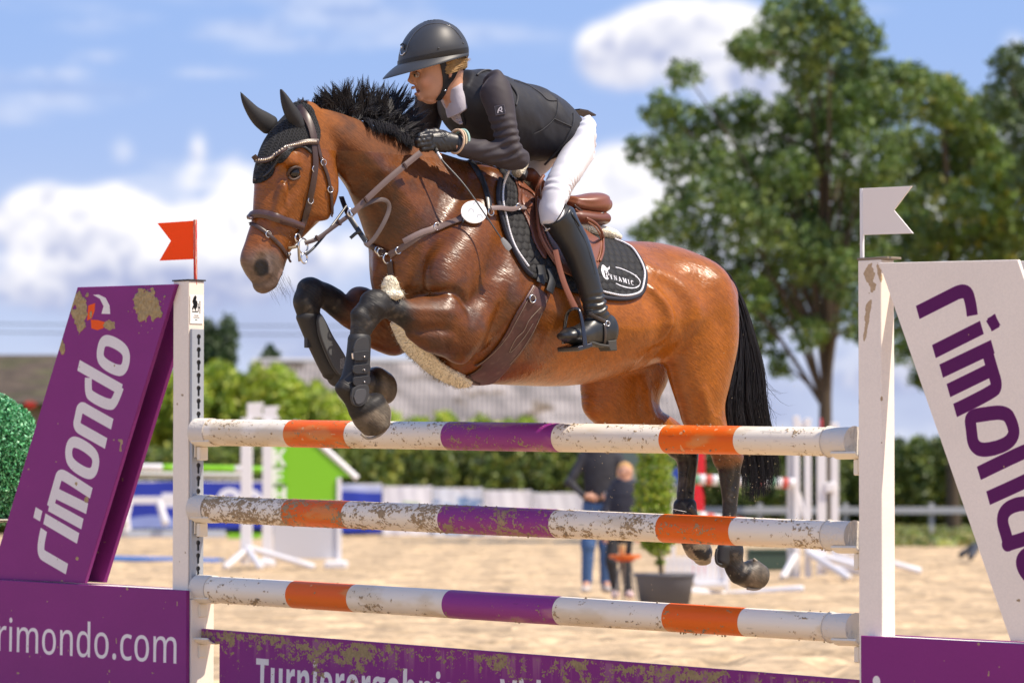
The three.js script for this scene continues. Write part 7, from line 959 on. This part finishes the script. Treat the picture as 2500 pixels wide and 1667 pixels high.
// ---- riding crop held in the left hand
{
  const t = thing('riding_crop', 'thin black riding crop held in the left hand of the rider', 'riding crop', null, HF), q = (x, y, w) => HF.L(...r2(x, y), w);
  part(t, 'shaft', tube([q(388, 925, .165), q(420, 975, .18), q(560, 1130, .24), q(700, 1330, .30), q(800, 1478, .33)], .0035, 8, .0024, 40), mat([.05, .05, .052], .4)); part(t, 'ferrule', tube([q(384, 918, .164), q(412, 964, .177)], .0055, 10), mat([.6, .6, .62], .35, { metalness: .6 })); part(t, 'handle', tube([q(350, 850, .13), q(384, 918, .164)], .008, 10), mat([.02, .02, .02], .6));
  part(t, 'flap', ribbon([[796, 1468, .33], [815, 1495, .335], [835, 1522, .34], [850, 1540, .342]].map(a => ({ p: q(...a), n: [-.3, .2, .92] })), u => .012 + .012 * Math.sin(u * 2.6), .003), mat([.2, .2, .2], .5));
}
// ================================================================ the arena behind
const BF = (px, D, th = 0) => new Frame(ground(px, D), th);
const pr = (fr, cv, pts, z0, z1, bev = .004) => prism(pts.map(p => fr.L(...cv(...p), 0).slice(0, 2)), z0, z1, null, bev);
const rect = (fr, cv, x0, y0, x1, y1, z0, z1, r = .006) => { const a = fr.L(...cv(x0, y1), 0), b = fr.L(...cv(x1, y0), 0); return bx(a[0], b[0], a[1], b[1], z0, z1, r); };
const LIME = mat([.22, .55, .012], .5), WH = mat([.78, .76, .76], .5), BLUE = mat([.02, .06, .36], .6);
const post = (t, fr, cv, x0, y0, x1, y1, w = .09) => part(t, 'post', rect(fr, cv, x0, y0, x1, y1, -w / 2, w / 2), WH);
const spread = (t, fr, cv, x, y, dx, dz, top) => { const a = fr.L(...cv(x, y), 0); part(t, 'foot', tube([[a[0], a[1] + top, 0], [a[0] + dx, .03, dz]], .045, 6), WH); };
// ---- banners on a low rail along the far side
{
  const D = 96, ban = (label, x0, x1, y0, y1, draw, col) => { const fr = BF((x0 + x1) / 2, D), a = fr.L(x0, y1, 0), b = fr.L(x1, y0, 0), N = 24, pos = [], uv = [], idx = []; for (let i = 0; i <= N; i++) for (let j = 0; j <= 6; j++) { const u = i / N, v = j / 6; pos.push(mix(a[0], b[0], u), mix(Math.max(.02, a[1]), b[1] + .02 * Math.sin(u * 9 + x0), v), .03 * Math.sin(u * 7 + x0) * (1 - v * .6) + .008 * Math.sin(u * 23 + v * 5)); uv.push(u, v); } for (let i = 0; i < N; i++) for (let j = 0; j < 6; j++) { const p = i * 7 + j; idx.push(p, p + 7, p + 8, p, p + 8, p + 1); } const G = new THREE.BufferGeometry(); G.setAttribute('position', new THREE.Float32BufferAttribute(pos, 3)); G.setAttribute('uv', new THREE.Float32BufferAttribute(uv, 2)); G.setIndex(idx); G.computeVertexNormals();
    const w = b[0] - a[0], h = b[1] - a[1], tx = canvasTex([0, 0, w, h], 90, g => draw(g, w, h)); const t = thing('banner', label, 'banner', null, fr); part(t, 'cloth', G, mat(0xffffff, .7, { map: tx, side: THREE.DoubleSide })); part(t, 'rail', tube([[a[0], b[1], -.03], [b[0], b[1], -.03]], .025, 6), WH); for (const x of [a[0] + .05, b[0] - .05]) part(t, 'stake', tube([[x, 0, -.07], [x, b[1] + .05, -.07]], .03, 6), mat([.4, .4, .4], .6)); };
  const blob = (g, x, y, r) => { g.beginPath(); g.arc(x, y, r, 0, 7); g.fill(); };
  ban('blue banner with white shapes left of the jump post', 262, 700, 1176, 1290, (g, w, h) => { g.fillStyle = '#2438a8'; g.fillRect(0, 0, w, h); g.fillStyle = '#8fa0d8'; g.beginPath(); g.moveTo(0, h * .05); g.quadraticCurveTo(w * .25, h * .5, w * .5, h * .05); g.lineTo(w * .5, 0); g.lineTo(0, 0); g.fill(); g.fillStyle = '#e6e8f2'; blob(g, w * .68, h * .62, .3); blob(g, w * .80, h * .6, .28); blob(g, w * .92, h * .6, .28); g.fillRect(w * .3, h * .45, w * .12, h * .3); g.fillStyle = '#2438a8'; blob(g, w * .68, h * .62, .13); blob(g, w * .80, h * .6, .12); });
  ban('blue banner beside the white ones, right of the green house-shaped wing', 700, 932, 1184, 1300, (g, w, h) => { g.fillStyle = '#2a3fae'; g.fillRect(0, 0, w, h); g.fillStyle = '#b9c3e8'; g.fillRect(0, h * .86, w, h); g.fillRect(w * .3, h * .3, w * .3, h * .2); });
  ban('white banner with a faint green mark next to the blue one', 934, 1054, 1190, 1306, (g, w, h) => { g.fillStyle = '#e8e8ee'; g.fillRect(0, 0, w, h); g.fillStyle = '#b8ccb0'; g.fillRect(w * .4, h * .62, w * .35, h * .08); });
  ban('white banner with a pale blue map print in the middle', 1056, 1178, 1194, 1312, (g, w, h) => { g.fillStyle = '#d6dce8'; g.fillRect(0, 0, w, h); g.fillStyle = '#7f9cc4'; for (let i = 0; i < 26; i++) { const x = h3(i, 1, 2) * w, y = h3(i, 2, 5) * h * .8; g.fillRect(x, y, .12 + .3 * h3(i, 3, 1), .1); } g.fillStyle = '#4d74ac'; g.fillRect(w * .5, h * .3, w * .4, h * .35); });
  ban('plain white banner right of the map print', 1180, 1298, 1200, 1316, (g, w, h) => { g.fillStyle = '#e6e5ea'; g.fillRect(0, 0, w, h); });
  ban('white banner with black figures just left of the standing man', 1300, 1424, 1206, 1322, (g, w, h) => { g.fillStyle = '#dddde2'; g.fillRect(0, 0, w, h); g.fillStyle = '#1c1c20'; for (const x of [.28, .58, .8]) { g.fillRect(w * x, h * .08, w * .07, h * .4); blob(g, w * (x + .035), h * .52, .06); } });
}
// ---- green house-shaped wing with its posts
{
  const D = 57, fr = BF(700, D), t = thing('house_wing', 'lime green house-shaped jump wing with white letters and a white lower board', 'jump wing', null, fr);
  const g = pr(fr, r7, [[972, 1085], [972, 700], [1120, 650], [1225, 778], [1430, 950], [1340, 945], [1336, 1085]], -.02, .02); part(t, 'green_board', g, LIME); const rf = [fr.L(...r7(1110, 640), 0), fr.L(...r7(1455, 955), 0)]; part(t, 'roof_trim', tube([[rf[0][0], rf[0][1], .0], [rf[1][0], rf[1][1], 0]], .045, 8), WH); const rl = fr.L(...r7(960, 700), 0); part(t, 'roof_trim', tube([[rf[0][0], rf[0][1], 0], [rl[0], rl[1], 0]], .045, 8), WH);
  const a = fr.L(...r7(975, 1412), 0), b = fr.L(...r7(1362, 1085), 0), tx = canvasTex([0, 0, b[0] - a[0], b[1] - a[1]], 200, c => { c.fillStyle = '#c6c5c9'; c.fillRect(0, 0, 9, 9); c.save(); const h = b[1] - a[1]; c.scale(.01, -.01); c.fillStyle = '#3a3b40'; c.font = 'bold 17px sans-serif'; const w = c.measureText('TIERARZTPRAXIS').width; c.save(); c.translate(5, -h * 62); c.scale((b[0] - a[0] - .12) * 100 / w, 1); c.fillText('TIERARZTPRAXIS', 0, 0); c.restore(); c.restore(); });
  const lw = bx(a[0], b[0], a[1], b[1], -.02, .02, .004); { const p = lw.attributes.position, u = lw.attributes.uv; for (let i = 0; i < p.count; i++) u.setXY(i, (p.getX(i) - a[0]) / (b[0] - a[0]), (p.getY(i) - a[1]) / (b[1] - a[1])); } part(t, 'lower_board', lw, mat(0xffffff, .6, { map: tx }));
  for (const [ch, y] of [['K', 872], ['E', 985], ['H', 1086]]) { const c = canvasTex([0, 0, .22, .3], 200, q => { q.fillStyle = '#7cc60f'; q.fillRect(0, 0, 1, 1); q.scale(.01, -.01); q.fillStyle = '#eef0ea'; q.font = 'bold 34px sans-serif'; q.fillText(ch, -1, -3); }); const o = fr.L(...r7(1010, y - 40), 0), pg = new THREE.PlaneGeometry(.22, .3); pg.translate(o[0], o[1], .0245); part(t, 'letter', pg, mat(0xffffff, .5, { map: c })); }
  post(t, fr, r7, 912, 620, 972, 1420); part(t, 'edge_post', rect(fr, r7, 1338, 950, 1364, 1430, -.03, .05), WH); part(t, 'foot', rect(fr, r7, 1270, 1425, 1398, 1470, -.25, .3, .03), WH); part(t, 'foot', rect(fr, r7, 900, 1420, 985, 1460, -.25, .3, .03), WH); part(t, 'top_flag', pr(fr, r7, [[918, 545], [1012, 540], [990, 580], [1015, 620], [918, 625]], -.01, .01), WH);
  const f2 = BF(600, 56), s = thing('jump_stand', 'white jump stand with splayed feet left of the green house-shaped wing', 'jump stand', null, f2); post(s, f2, r7, 788, 610, 855, 1445); spread(s, f2, r7, 822, 1370, .95, .3, .05); spread(s, f2, r7, 822, 1370, .25, .8, .05); spread(s, f2, r7, 822, 1370, -.25, .7, .02); part(s, 'top_flag', pr(f2, r7, [[825, 525], [922, 520], [905, 570], [925, 610], [825, 615]], -.01, .01), WH);
  const pole = (label, D, pts, cols, r = .05) => { const f = BF(pts[0][0], D), A = f.L(...pts[0], 0), B = f.L(...pts[1], 0), q = thing('jump_pole', label, 'jump pole', null, f); cols.forEach(([u0, u1, m, n]) => part(q, n, tube([A.map((v, k) => mix(v, B[k], u0)), A.map((v, k) => mix(v, B[k], u1))], r, 14, r, 4), m)); };
  pole('lime green and white striped pole on the blurred jump at left', 57.5, [r7(120, 888), r7(915, 905)], [[0, .28, WH, 'white_section'], [.28, .36, LIME, 'green_band'], [.36, .5, WH, 'white_section'], [.5, .80, LIME, 'green_band'], [.8, .88, WH, 'white_section'], [.88, 1, LIME, 'green_band']]);
  pole('pale grey pole just below the lime striped pole at left', 59, [r7(150, 930), r7(790, 940)], [[0, 1, mat([.5, .5, .45], .6), 'rail']], .045);
  pole('bright blue pole lying on the sand behind the left wing', 63, [r7(-200, 1408), r7(695, 1430)], [[0, .97, mat([.012, .15, .5], .6), 'blue_section'], [.97, 1, mat([.05, .15, .3], .6), 'end_sleeve']]);
  const f3 = BF(360, 72), c = thing('cavaletti', 'low white cavaletti with cross legs in front of the blue banner', 'cavaletti', null, f3); part(c, 'bar', rect(f3, r7, 140, 1058, 420, 1100, -.06, .06), WH); for (const [x0, x1] of [[150, 130], [320, 365]]) part(c, 'leg', tube([f3.L(...r7(x0, 1080), 0), [...f3.L(...r7(x1, 1215), 0).slice(0, 2), .2]], .07, 6), WH); part(c, 'leg', tube([f3.L(...r7(110, 1100), 0), f3.L(...r7(130, 1280), 0)], .12, 6), WH); part(c, 'lower_bar', rect(f3, r7, 60, 1250, 700, 1290, -.1, .1), mat([.5, .54, .6], .6)); part(c, 'green_bar', rect(f3, r7, 715, 1268, 905, 1298, -.1, .1), LIME);
}
// ---- right-hand jumps
const z2 = crop(1750, 950, 3.135), z1 = crop(1350, 1050, 3.4844);
{
  const st = (label, D, px, list, feet) => { const f = BF(px, D), t = thing('jump_stand', label, 'jump stand', null, f); for (const [x0, y0, x1, y1, w] of list) post(t, f, z2, x0, y0, x1, y1, w || .07); for (const [x, y, dx, dz, top] of feet) spread(t, f, z2, x, y, dx, dz, top); return [t, f]; };
  const [a, fa] = st('tall white double-post jump stand right of the horse tail', 49.7, 1960, [[590, 205, 635, 1440, .09], [676, 222, 722, 1440, .09]], [[690, 1400, 1.0, .5, .25], [690, 1400, .45, .9, .25], [600, 1400, -.2, .8, .2]]); part(a, 'rung', rect(fa, z2, 636, 250, 676, 300, -.03, .03), WH); part(a, 'rung', rect(fa, z2, 636, 880, 676, 940, -.03, .03), WH); part(a, 'rail', rect(fa, z2, 540, 300, 590, 1440, -.03, .03), mat([.42, .42, .44], .6)); part(a, 'brace', tube([fa.L(...z2(600, 760), 0), fa.L(...z2(690, 1010), 0)], .05, 6), WH);
  const [b, fb] = st('white jump stand with a cross rung near the right post', 53, 2025, [[772, 330, 838, 1430, .08], [878, 255, 932, 1330, .08]], [[800, 1420, .5, .6, .1], [905, 1330, 1.1, .3, .2], [905, 1330, .6, .9, .1]]); part(b, 'cup', rect(fb, z2, 828, 715, 908, 790, -.06, .08, .02), WH); part(b, 'flag_stick', rect(fb, z2, 795, 225, 812, 340, -.01, .01), mat([.65, .06, .08], .6));
  const stripe = (label, D, A, B, seq, r = .05) => { const f = BF(A[0], D), p = f.L(...A, 0), q = f.L(...B, 0), t = thing('jump_pole', label, 'jump pole', null, f), n = seq.length, M = { g: mat([.12, .3, .16], .5), w: WH, r: mat([.6, .1, .07], .5) }; seq.split('').forEach((k, i) => part(t, { g: 'green_band', w: 'white_section', r: 'red_band' }[k], tube([p.map((v, j) => mix(v, q[j], i / n)), p.map((v, j) => mix(v, q[j], (i + 1) / n))], r, 12, r, 3), M[k])); };
  stripe('upper green, white and red striped pole behind the hind legs', 49.5, z1(1190, 418), z2(600, 722), 'gwrwgwrwgwrwgwrw', .065); stripe('lower green and white striped pole behind the hind legs', 49.5, z1(1180, 722), z2(600, 1090), 'gwrwgwrwgwrwgw', .06);
  const fr = BF(1708, 51.5), rd = thing('red_stand', 'slim bright red jump stand seen between the hind legs of the horse', 'jump stand', null, fr); part(rd, 'board', pr(fr, z1, [[1210, 130], [1290, 150], [1296, 360], [1262, 470], [1284, 560], [1300, 1200], [1192, 1200], [1196, 480], [1232, 350]], -.03, .03), mat([.72, .012, .025], .55)); part(rd, 'foot', rect(fr, z1, 1180, 1190, 1310, 1230, -.25, .25), mat([.5, .01, .02], .6));
  const bl = BF(1655, 60), bb = thing('blue_stand', 'sliver of a blue jump board behind the potted conifer', 'jump stand', null, bl); part(bb, 'board', rect(bl, z1, 960, 320, 1075, 460, -.02, .02), BLUE); part(bb, 'post', rect(bl, z1, 1010, 460, 1040, 1090, -.03, .03), WH);
  const pf = BF(1700, 44), p = thing('picket_panel', 'low white panel of upright slats beside the plant pot', 'fence panel', null, pf); for (let i = 0; i < 11; i++) part(p, 'slat', rect(pf, z1, 960 + i * 48, 1075, 1000 + i * 48, 1310, -.012, .012, .004), WH); part(p, 'rail', rect(pf, z1, 955, 1120, 1490, 1150, -.035, -.013), WH); part(p, 'rail', rect(pf, z1, 955, 1260, 1490, 1290, -.035, -.013), WH); part(p, 'end_post', rect(pf, z1, 1455, 1060, 1500, 1500, -.04, .04), WH); part(p, 'foot', tube([pf.L(...z1(1475, 1400), 0), [pf.L(...z1(1475, 1400), 0)[0] + .8, .02, .5]], .04, 6), WH); part(p, 'foot', tube([pf.L(...z1(1475, 1400), 0), [pf.L(...z1(1475, 1400), 0)[0] - .6, .02, .6]], .04, 6), WH); part(p, 'top_board', rect(pf, z1, 1200, 1290, 1470, 1330, -.02, .25), WH);
  const gf = BF(1873, 56), gb = thing('green_box', 'dark green filler box on the sand right of the near hind hoof', 'filler box', null, gf); part(gb, 'box', rect(gf, z2, 236, 1235, 542, 1385, -.25, .25, .02), mat([.05, .085, .06], .7)); part(gb, 'lid', rect(gf, z2, 228, 1222, 550, 1238, -.27, .27, .006), mat([.06, .1, .07], .7));
  const rf = BF(2100, 88), rl = thing('rail_fence', 'grey horizontal rail fence in front of the right-hand hedge', 'fence', null, rf); part(rl, 'rail', rect(rf, nat, 1700, 1238, 2700, 1254, -.03, .03), mat([.42, .43, .45], .7)); for (let x = 1850; x < 2700; x += 210) part(rl, 'post', rect(rf, nat, x, 1228, x + 12, 1322, -.06, -.035), mat([.4, .4, .4], .7));
  const df = BF(2366, 62), dk = thing('stand_foot', 'small dark grey stand foot lying on the sand at far right', 'stand foot', null, df); part(dk, 'bar', tube([df.L(...r8(548, 1185), 0), df.L(...r8(600, 1150), 0)], .05, 6), mat([.05, .055, .07], .6)); part(dk, 'bar', tube([[...df.L(...r8(575, 1188), 0).slice(0, 2), .3], df.L(...r8(608, 1150), 0)], .05, 6), mat([.06, .065, .08], .6));
}
// ---- potted conifer and the small orange table
{
  const D = 38, fr = BF(1622, D), t = thing('potted_conifer', 'tall potted conifer in a grey tub beside the two people', 'potted tree', null, fr), L = (x, y, z = 0) => { const p = fr.L(...z1(x, y), 0); return [p[0], p[1], z]; };
  const s = D / F, pts = [[0, 0], [.24, 0], [.285, .27], [.30, .27], [.30, .30], [.265, .30], [.255, .24], [0, .24]].map(p => new THREE.Vector2(p[0] * .97, p[1])), pot = new THREE.LatheGeometry(pts, 40), c = L(952, 1480); pot.translate(c[0], 0, 0); part(t, 'pot', pot, mat([.10, .10, .115], .6)); const so = new THREE.CircleGeometry(.25, 24); so.rotateX(-Math.PI / 2); so.translate(c[0], .245, 0); part(t, 'soil', so, mat([.05, .035, .025], 1));
  part(t, 'trunk', tube([L(930, 1300), L(915, 1150), L(880, 900), L(860, 400)], .022, 8, .01), mat([.07, .05, .03], .9));
  const lm = []; for (const [x, y, r] of [[860, 200, 150], [850, 60, 120], [860, 330, 170], [870, 450, 180], [860, 560, 185], [850, 670, 180], [870, 780, 175], [880, 900, 150], [900, 1010, 110], [840, 960, 110], [960, 940, 90], [910, 1120, 50]]) { const p = L(x, y), R = r / 3.4844 * s * 1.02; lm.push({ p, r: [R, R * .6, R], n: Math.round(3800 * R * R * 5) }); }
  leaves(t, 'foliage', leafGeo, LEAF, lm, .042, [[.36, .50, .03], [.27, .42, .03], [.48, .56, .05], [.14, .25, .02], [.5, .54, .06]], .4);
  const f2 = BF(1527, 39.5), o = thing('small_table', 'small round orange table in front of the child', 'table', null, f2), ctr = f2.L(...z1(615, 1075), 0); const top = new THREE.CylinderGeometry(.155, .15, .035, 32); top.translate(ctr[0], ctr[1], 0); part(o, 'table_top', top, mat([.75, .17, .03], .5)); const ap = new THREE.CylinderGeometry(.09, .1, .03, 24); ap.translate(ctr[0], ctr[1] - .03, 0); part(o, 'collar', ap, mat([.7, .15, .03], .5)); for (const a of [.4, 2.5, 4.6]) part(o, 'leg', tube([[ctr[0] + .05 * Math.cos(a), ctr[1] - .02, .05 * Math.sin(a)], [ctr[0] + .13 * Math.cos(a), 0, .13 * Math.sin(a)]], .01, 6), mat([.3, .28, .25], .5));
  const cp = thing('paper_cup', 'beige paper cup standing on the orange table', 'cup', null, f2), cg = new THREE.LatheGeometry([[0, 0], [.028, 0], [.038, .1], [.034, .1], [.025, .006], [0, .006]].map(p => new THREE.Vector2(...p)), 20); cg.translate(ctr[0] - .03, ctr[1] + .018, 0); part(cp, 'cup', cg, mat([.6, .42, .2], .6)); part(cp, 'rim', new THREE.TorusGeometry(.037, .003, 6, 20).rotateX(Math.PI / 2).translate(ctr[0] - .03, ctr[1] + .118, 0), mat([.7, .6, .4], .6));
}
// ---- the man and the child
function figure(label, fr, J, sz, cols) {                // J: joints in photo pixels with depth, all in the frame
  const t = thing('person', label, 'person', null, fr), q = (a, z = 0) => { const p = fr.L(a[0], a[1], 0); return [p[0], p[1], (a[2] ?? 0) + z]; }, s = sz, body = new Field(), C = (f, a, b, ra, rb, k = .03) => f.add(capsule(q(a), q(b), ra * s, rb * s), k * s);
  const limbs = f => { };
  const head = q(J.head); body.add([ball(head, .082 * s, .108 * s, .095 * s)], .02); body.add([ball([head[0], head[1] - .075 * s, head[2] + .03 * s], .05 * s, .045 * s, .055 * s)], .03 * s); body.add([ball([head[0] + J.face * .02, head[1] - .02 * s, head[2] + .1 * s], .012 * s, .02 * s, .02 * s)], .012); for (const e of [-1, 1]) { body.add([ball([head[0] + e * .082 * s, head[1] - .01 * s, head[2]], .01 * s, .026 * s, .016 * s)], .008); body.sub([ball([head[0] + e * .032 * s, head[1] + .008 * s, head[2] + .098 * s], .014 * s, .009 * s, .012 * s)], .008); }
  body.sub([ball([head[0], head[1] - .062 * s, head[2] + .095 * s], .02 * s, .004 * s, .01 * s)], .004);
  C(body, J.neck, [J.head[0], J.head[1], J.head[2] || 0], .05, .048); body.add([[...q(J.neck), 0, 0, 1, .09 * s, .16 * s, 0, 0], [...q(J.chest), 0, 0, 1, .11 * s, .165 * s, 0, 0], [...q(J.waist), 0, 0, 1, .10 * s, .14 * s, 0, 0], [...q(J.hip), 0, 0, 1, .11 * s, .16 * s, 0, 0]], .04, 4);
  for (const k of ['L', 'R']) { C(body, J['sh' + k], J['el' + k], .05, .04); C(body, J['el' + k], J['wr' + k], .038, .027); C(body, J['hp' + k], J['kn' + k], .078, .055); C(body, J['kn' + k], J['an' + k], .05, .036); C(body, J['an' + k], J['to' + k], .036, .03);
    const w = q(J['wr' + k]), dr = J['hd' + k] || [0, -1, .3], n = Math.hypot(...dr), d = dr.map(v => v / n), p = w.map((v, i) => v + d[i] * .085 * s); body.add(capsule(w, p, .028 * s, .036 * s), .02 * s); const sd = [d[1], -d[0], 0]; for (let i = 0; i < 4; i++) { const o = (i - 1.5) * .019 * s, a = p.map((v, j) => v + sd[j] * o), L = [.068, .078, .074, .058][i] * s, b = a.map((v, j) => v + d[j] * L * .6), c = b.map((v, j) => v + d[j] * L * .4 + [0, -.2, .4][j] * L * .4); body.add(capsule(a, b, .0095 * s, .009 * s), .006 * s); body.add(capsule(b, c, .009 * s, .008 * s), .006 * s); } const th = w.map((v, i) => v + d[i] * .03 * s), te = th.map((v, i) => v + sd[i] * .045 * s * (k === 'L' ? -1 : 1) + d[i] * .05 * s); body.add(capsule(th, te, .012 * s, .010 * s), .008 * s); }
  part(t, 'body', mesh(body, .012, { smooth: .008 }), phys([.55, .29, .19], .6));
  for (const e of [-1, 1]) { const g = new THREE.SphereGeometry(.011 * s, 10, 8); g.translate(head[0] + e * .032 * s, head[1] + .006 * s, head[2] + .09 * s); part(t, 'eye', g, mat([.12, .1, .09], .3)); }
  const top = new Field(); top.add([[...q(J.neck), 0, 0, 1, .10 * s, .175 * s, 0, 0], [...q(J.chest), 0, 0, 1, .125 * s, .185 * s, 0, 0], [...q(J.waist), 0, 0, 1, .118 * s, .16 * s, 0, 0], [...q(J.hem), 0, 0, 1, .125 * s, .175 * s, 0, 0]], .04, 4); for (const k of ['L', 'R']) { C(top, J['sh' + k], J['el' + k], .064, .056, .04); C(top, J['el' + k], J['wr' + k], .054, .038, .03); } top.disp = (x, y, z) => -.012 * (fbm(x * 12, y * 16, z * 12, 3) - .5); part(t, 'jacket', mesh(top, .012, { smooth: .01 }), mat(cols.top, .8));
  const tr = new Field(); tr.add([[...q(J.waist), 0, 0, 1, .11 * s, .15 * s, 0, 0], [...q(J.hip), 0, 0, 1, .125 * s, .175 * s, 0, 0]], .04, 3); for (const k of ['L', 'R']) { C(tr, J['hp' + k], J['kn' + k], .092, .072, .04); C(tr, J['kn' + k], J['an' + k], .07, .056, .04); } tr.disp = (x, y, z) => -.01 * (fbm(x * 14, y * 20, z * 14, 3) - .5); part(t, 'trousers', mesh(tr, .012, { smooth: .01 }), mat(cols.legs, .85));
  for (const k of ['L', 'R']) { const sh = new Field(), a = q(J['an' + k]), b = q(J['to' + k]); sh.add([[a[0], .055 * s, a[2] - .03, 0, 1, 0, .052 * s, .042 * s, 0, 0], [mix(a[0], b[0], .5), .05 * s, mix(a[2], b[2], .5), 0, 1, 0, .048 * s, .048 * s, 0, 0], [b[0], .035 * s, b[2], 0, 1, 0, .034 * s, .044 * s, 0, 0]], .02, 4); sh.add(capsule([a[0], .1 * s, a[2]], [a[0], .05 * s, a[2]], .044 * s, .046 * s), .02); part(t, 'shoe', mesh(sh, .01), mat(cols.shoe, .7)); }
  const hr = new Field(); hr.add([ball([head[0], head[1] + .03 * s, head[2] - .018 * s], .092 * s, .098 * s, .098 * s)], .02); hr.sub([ball([head[0], head[1] - .05 * s, head[2] + .1 * s], .085 * s, .105 * s, .09 * s)], .02); if (cols.long) hr.add(capsule([head[0] - .05 * s, head[1] - .03 * s, head[2] - .06 * s], [head[0] - .04 * s, head[1] - .2 * s, head[2] - .06 * s], .05 * s, .03 * s), .03); hr.disp = (x, y, z) => -.012 * (fbm(x * 60, y * 20, z * 60, 3) - .5); part(t, 'hair', mesh(hr, .008), mat(cols.hair, .7));
  return [t, q];
}
{
  const fr = BF(1462, 42.4); const [m, q] = figure('man in a dark jacket and blue jeans standing with both hands at his belt', fr, { head: [1468, 1064], face: 0, neck: [1466, 1096], chest: [1465, 1140], waist: [1464, 1205], hem: [1464, 1222], hip: [1464, 1236], shL: [1424, 1118], elL: [1392, 1178, .05], wrL: [1424, 1210, .12], shR: [1508, 1118], elR: [1534, 1180, .04], wrR: [1505, 1206, .12], hdL: [1, -.2, .15], hdR: [-1, -.15, .15], hpL: [1445, 1238], knL: [1436, 1332, .02], anL: [1433, 1420], toL: [1428, 1440, .16], hpR: [1484, 1238], knR: [1480, 1332], anR: [1478, 1420, -.05], toR: [1490, 1440, .1] }, 1, { top: [.028, .028, .036], legs: [.055, .12, .27], shoe: [.5, .45, .4], hair: [.05, .035, .025] });
  const w = q([1481, 1207, .15]), g = new THREE.CylinderGeometry(.032, .032, .012, 20); g.rotateX(Math.PI / 2); g.translate(...w); part(m, 'belt_buckle', g, METAL); const be = new THREE.TorusGeometry(.155, .018, 6, 30); be.rotateX(Math.PI / 2); be.scale(1, 1, .8); be.translate(...q([1464, 1217])); part(m, 'belt', be, mat([.03, .02, .015], .6));
  const f2 = BF(1524, 40.5); figure('fair-haired child in dark clothes standing beside the man', f2, { head: [1526, 1152], face: -1, neck: [1524, 1184], chest: [1524, 1212], waist: [1518, 1262], hem: [1518, 1300], hip: [1516, 1285], shL: [1494, 1200], elL: [1478, 1250, .02], wrL: [1476, 1295, .08], shR: [1552, 1200], elR: [1562, 1250, 0], wrR: [1556, 1296, .06], hpL: [1500, 1290], knL: [1492, 1370, .06], anL: [1504, 1442], toL: [1500, 1456, .12], hpR: [1530, 1290], knR: [1526, 1370], anR: [1534, 1444], toR: [1540, 1456, .1] }, .8, { top: [.022, .024, .04], legs: [.03, .03, .034], shoe: [.55, .4, .38], hair: [.5, .28, .1], long: 1 });
}
// ---- clipped ball bush beside the left wing
{
  const D = 17.6, fr = BF(-55, D), t = thing('topiary_ball', 'clipped green ball bush on a white stand behind the left wing', 'topiary', null, fr), c = fr.L(-62, 1122, 0), R = 172 * D / F, g = new THREE.SphereGeometry(R * .9, 32, 24); g.translate(...c); part(t, 'core', g, mat([.02, .07, .025], .95));
  const lm = [], N = 30000, im = new THREE.InstancedMesh(leafGeo, leafMat({ roughness: .4, transmission: .12 }), N), M = new THREE.Matrix4(), q = new THREE.Quaternion(), e = new THREE.Euler(), col = new THREE.Color(); for (let i = 0; i < N; i++) { const z = rr(-1, 1), a = rr(0, 6.2832), s = Math.sqrt(1 - z * z), n = [s * Math.cos(a), z, s * Math.sin(a)], r = R * (rr(.88, 1.01) + .03 * (noise(n[0] * 6 + 5, n[1] * 6, n[2] * 6 + 9) - .5)); e.set(rr(-3, 3), rr(-3, 3), rr(-3, 3)); const k = .018 * rr(.6, 1.2); im.setMatrixAt(i, M.compose(new THREE.Vector3(c[0] + n[0] * r, c[1] + n[1] * r, c[2] + n[2] * r), q.setFromEuler(e), new THREE.Vector3(k, k, k))); const b = [[.10, .40, .15], [.15, .52, .22], [.06, .26, .09], [.25, .6, .32]][Math.floor(rnd() * 4)], f = rr(.7, 1.3); im.setColorAt(i, col.setRGB(b[0] * f, b[1] * f, b[2] * f)); } im.name = 'foliage'; im.userData.kind = 'stuff'; t.add(im);
  const st = new THREE.LatheGeometry([[0, 0], [.22, 0], [.22, .04], [.05, .07], [.04, .3], [.1, c[1] - R * .9], [.24, c[1] - R * .85], [0, c[1] - R * .8]].map(p => new THREE.Vector2(...p)), 32); st.translate(c[0], 0, c[2]); part(t, 'stand', st, WHITE);
  const f4 = BF(110, 95), fl = thing('red_flowers', 'spot of red flowers peeking out between the ball bush and the left wing', 'flowers', null, f4); leaves(fl, 'petals', leafGeo, leafMat(), [{ p: f4.L(...r6(98, 655), 0), r: [.14, .1, .1], n: 160 }], .06, [[.7, .06, .02], [.6, .03, .02]], 0); part(fl, 'stem', tube([[f4.L(...r6(98, 655), 0)[0], 0, 0], f4.L(...r6(98, 655), 0)], .02, 5), mat([.06, .1, .02], .9));
}
// ---- sand thrown up by the hooves
{
  const g = new THREE.DodecahedronGeometry(1, 0), N = 420, im = new THREE.InstancedMesh(g, mat([.62, .5, .32], .9), N), M = new THREE.Matrix4(), q = new THREE.Quaternion(); for (let i = 0; i < N; i++) { let px, py; if (i < 250) { px = 1620 + gauss() * 260; py = 1210 + gauss() * 210; } else if (i < 340) { px = 1880 + gauss() * 130; py = 1150 + gauss() * 200; } else { px = 2080 + gauss() * 300; py = 800 + gauss() * 420; } const p = P(px, py, rr(13.9, 15.6)), s = rr(.0006, .0014); if (p.y < .05) p.y = .05 + rnd() * .3; im.setMatrixAt(i, M.compose(p, q, new THREE.Vector3(s, s * rr(.7, 1.3), s))); } im.name = 'flying_sand'; tag(im, 'grains of sand thrown up in the air by the hooves', 'sand', null, 'stuff'); scene.add(im);
}
scene.traverse(o => { if (o.isMesh) { o.castShadow = true; o.receiveShadow = true; } });
renderer.render(scene, camera);
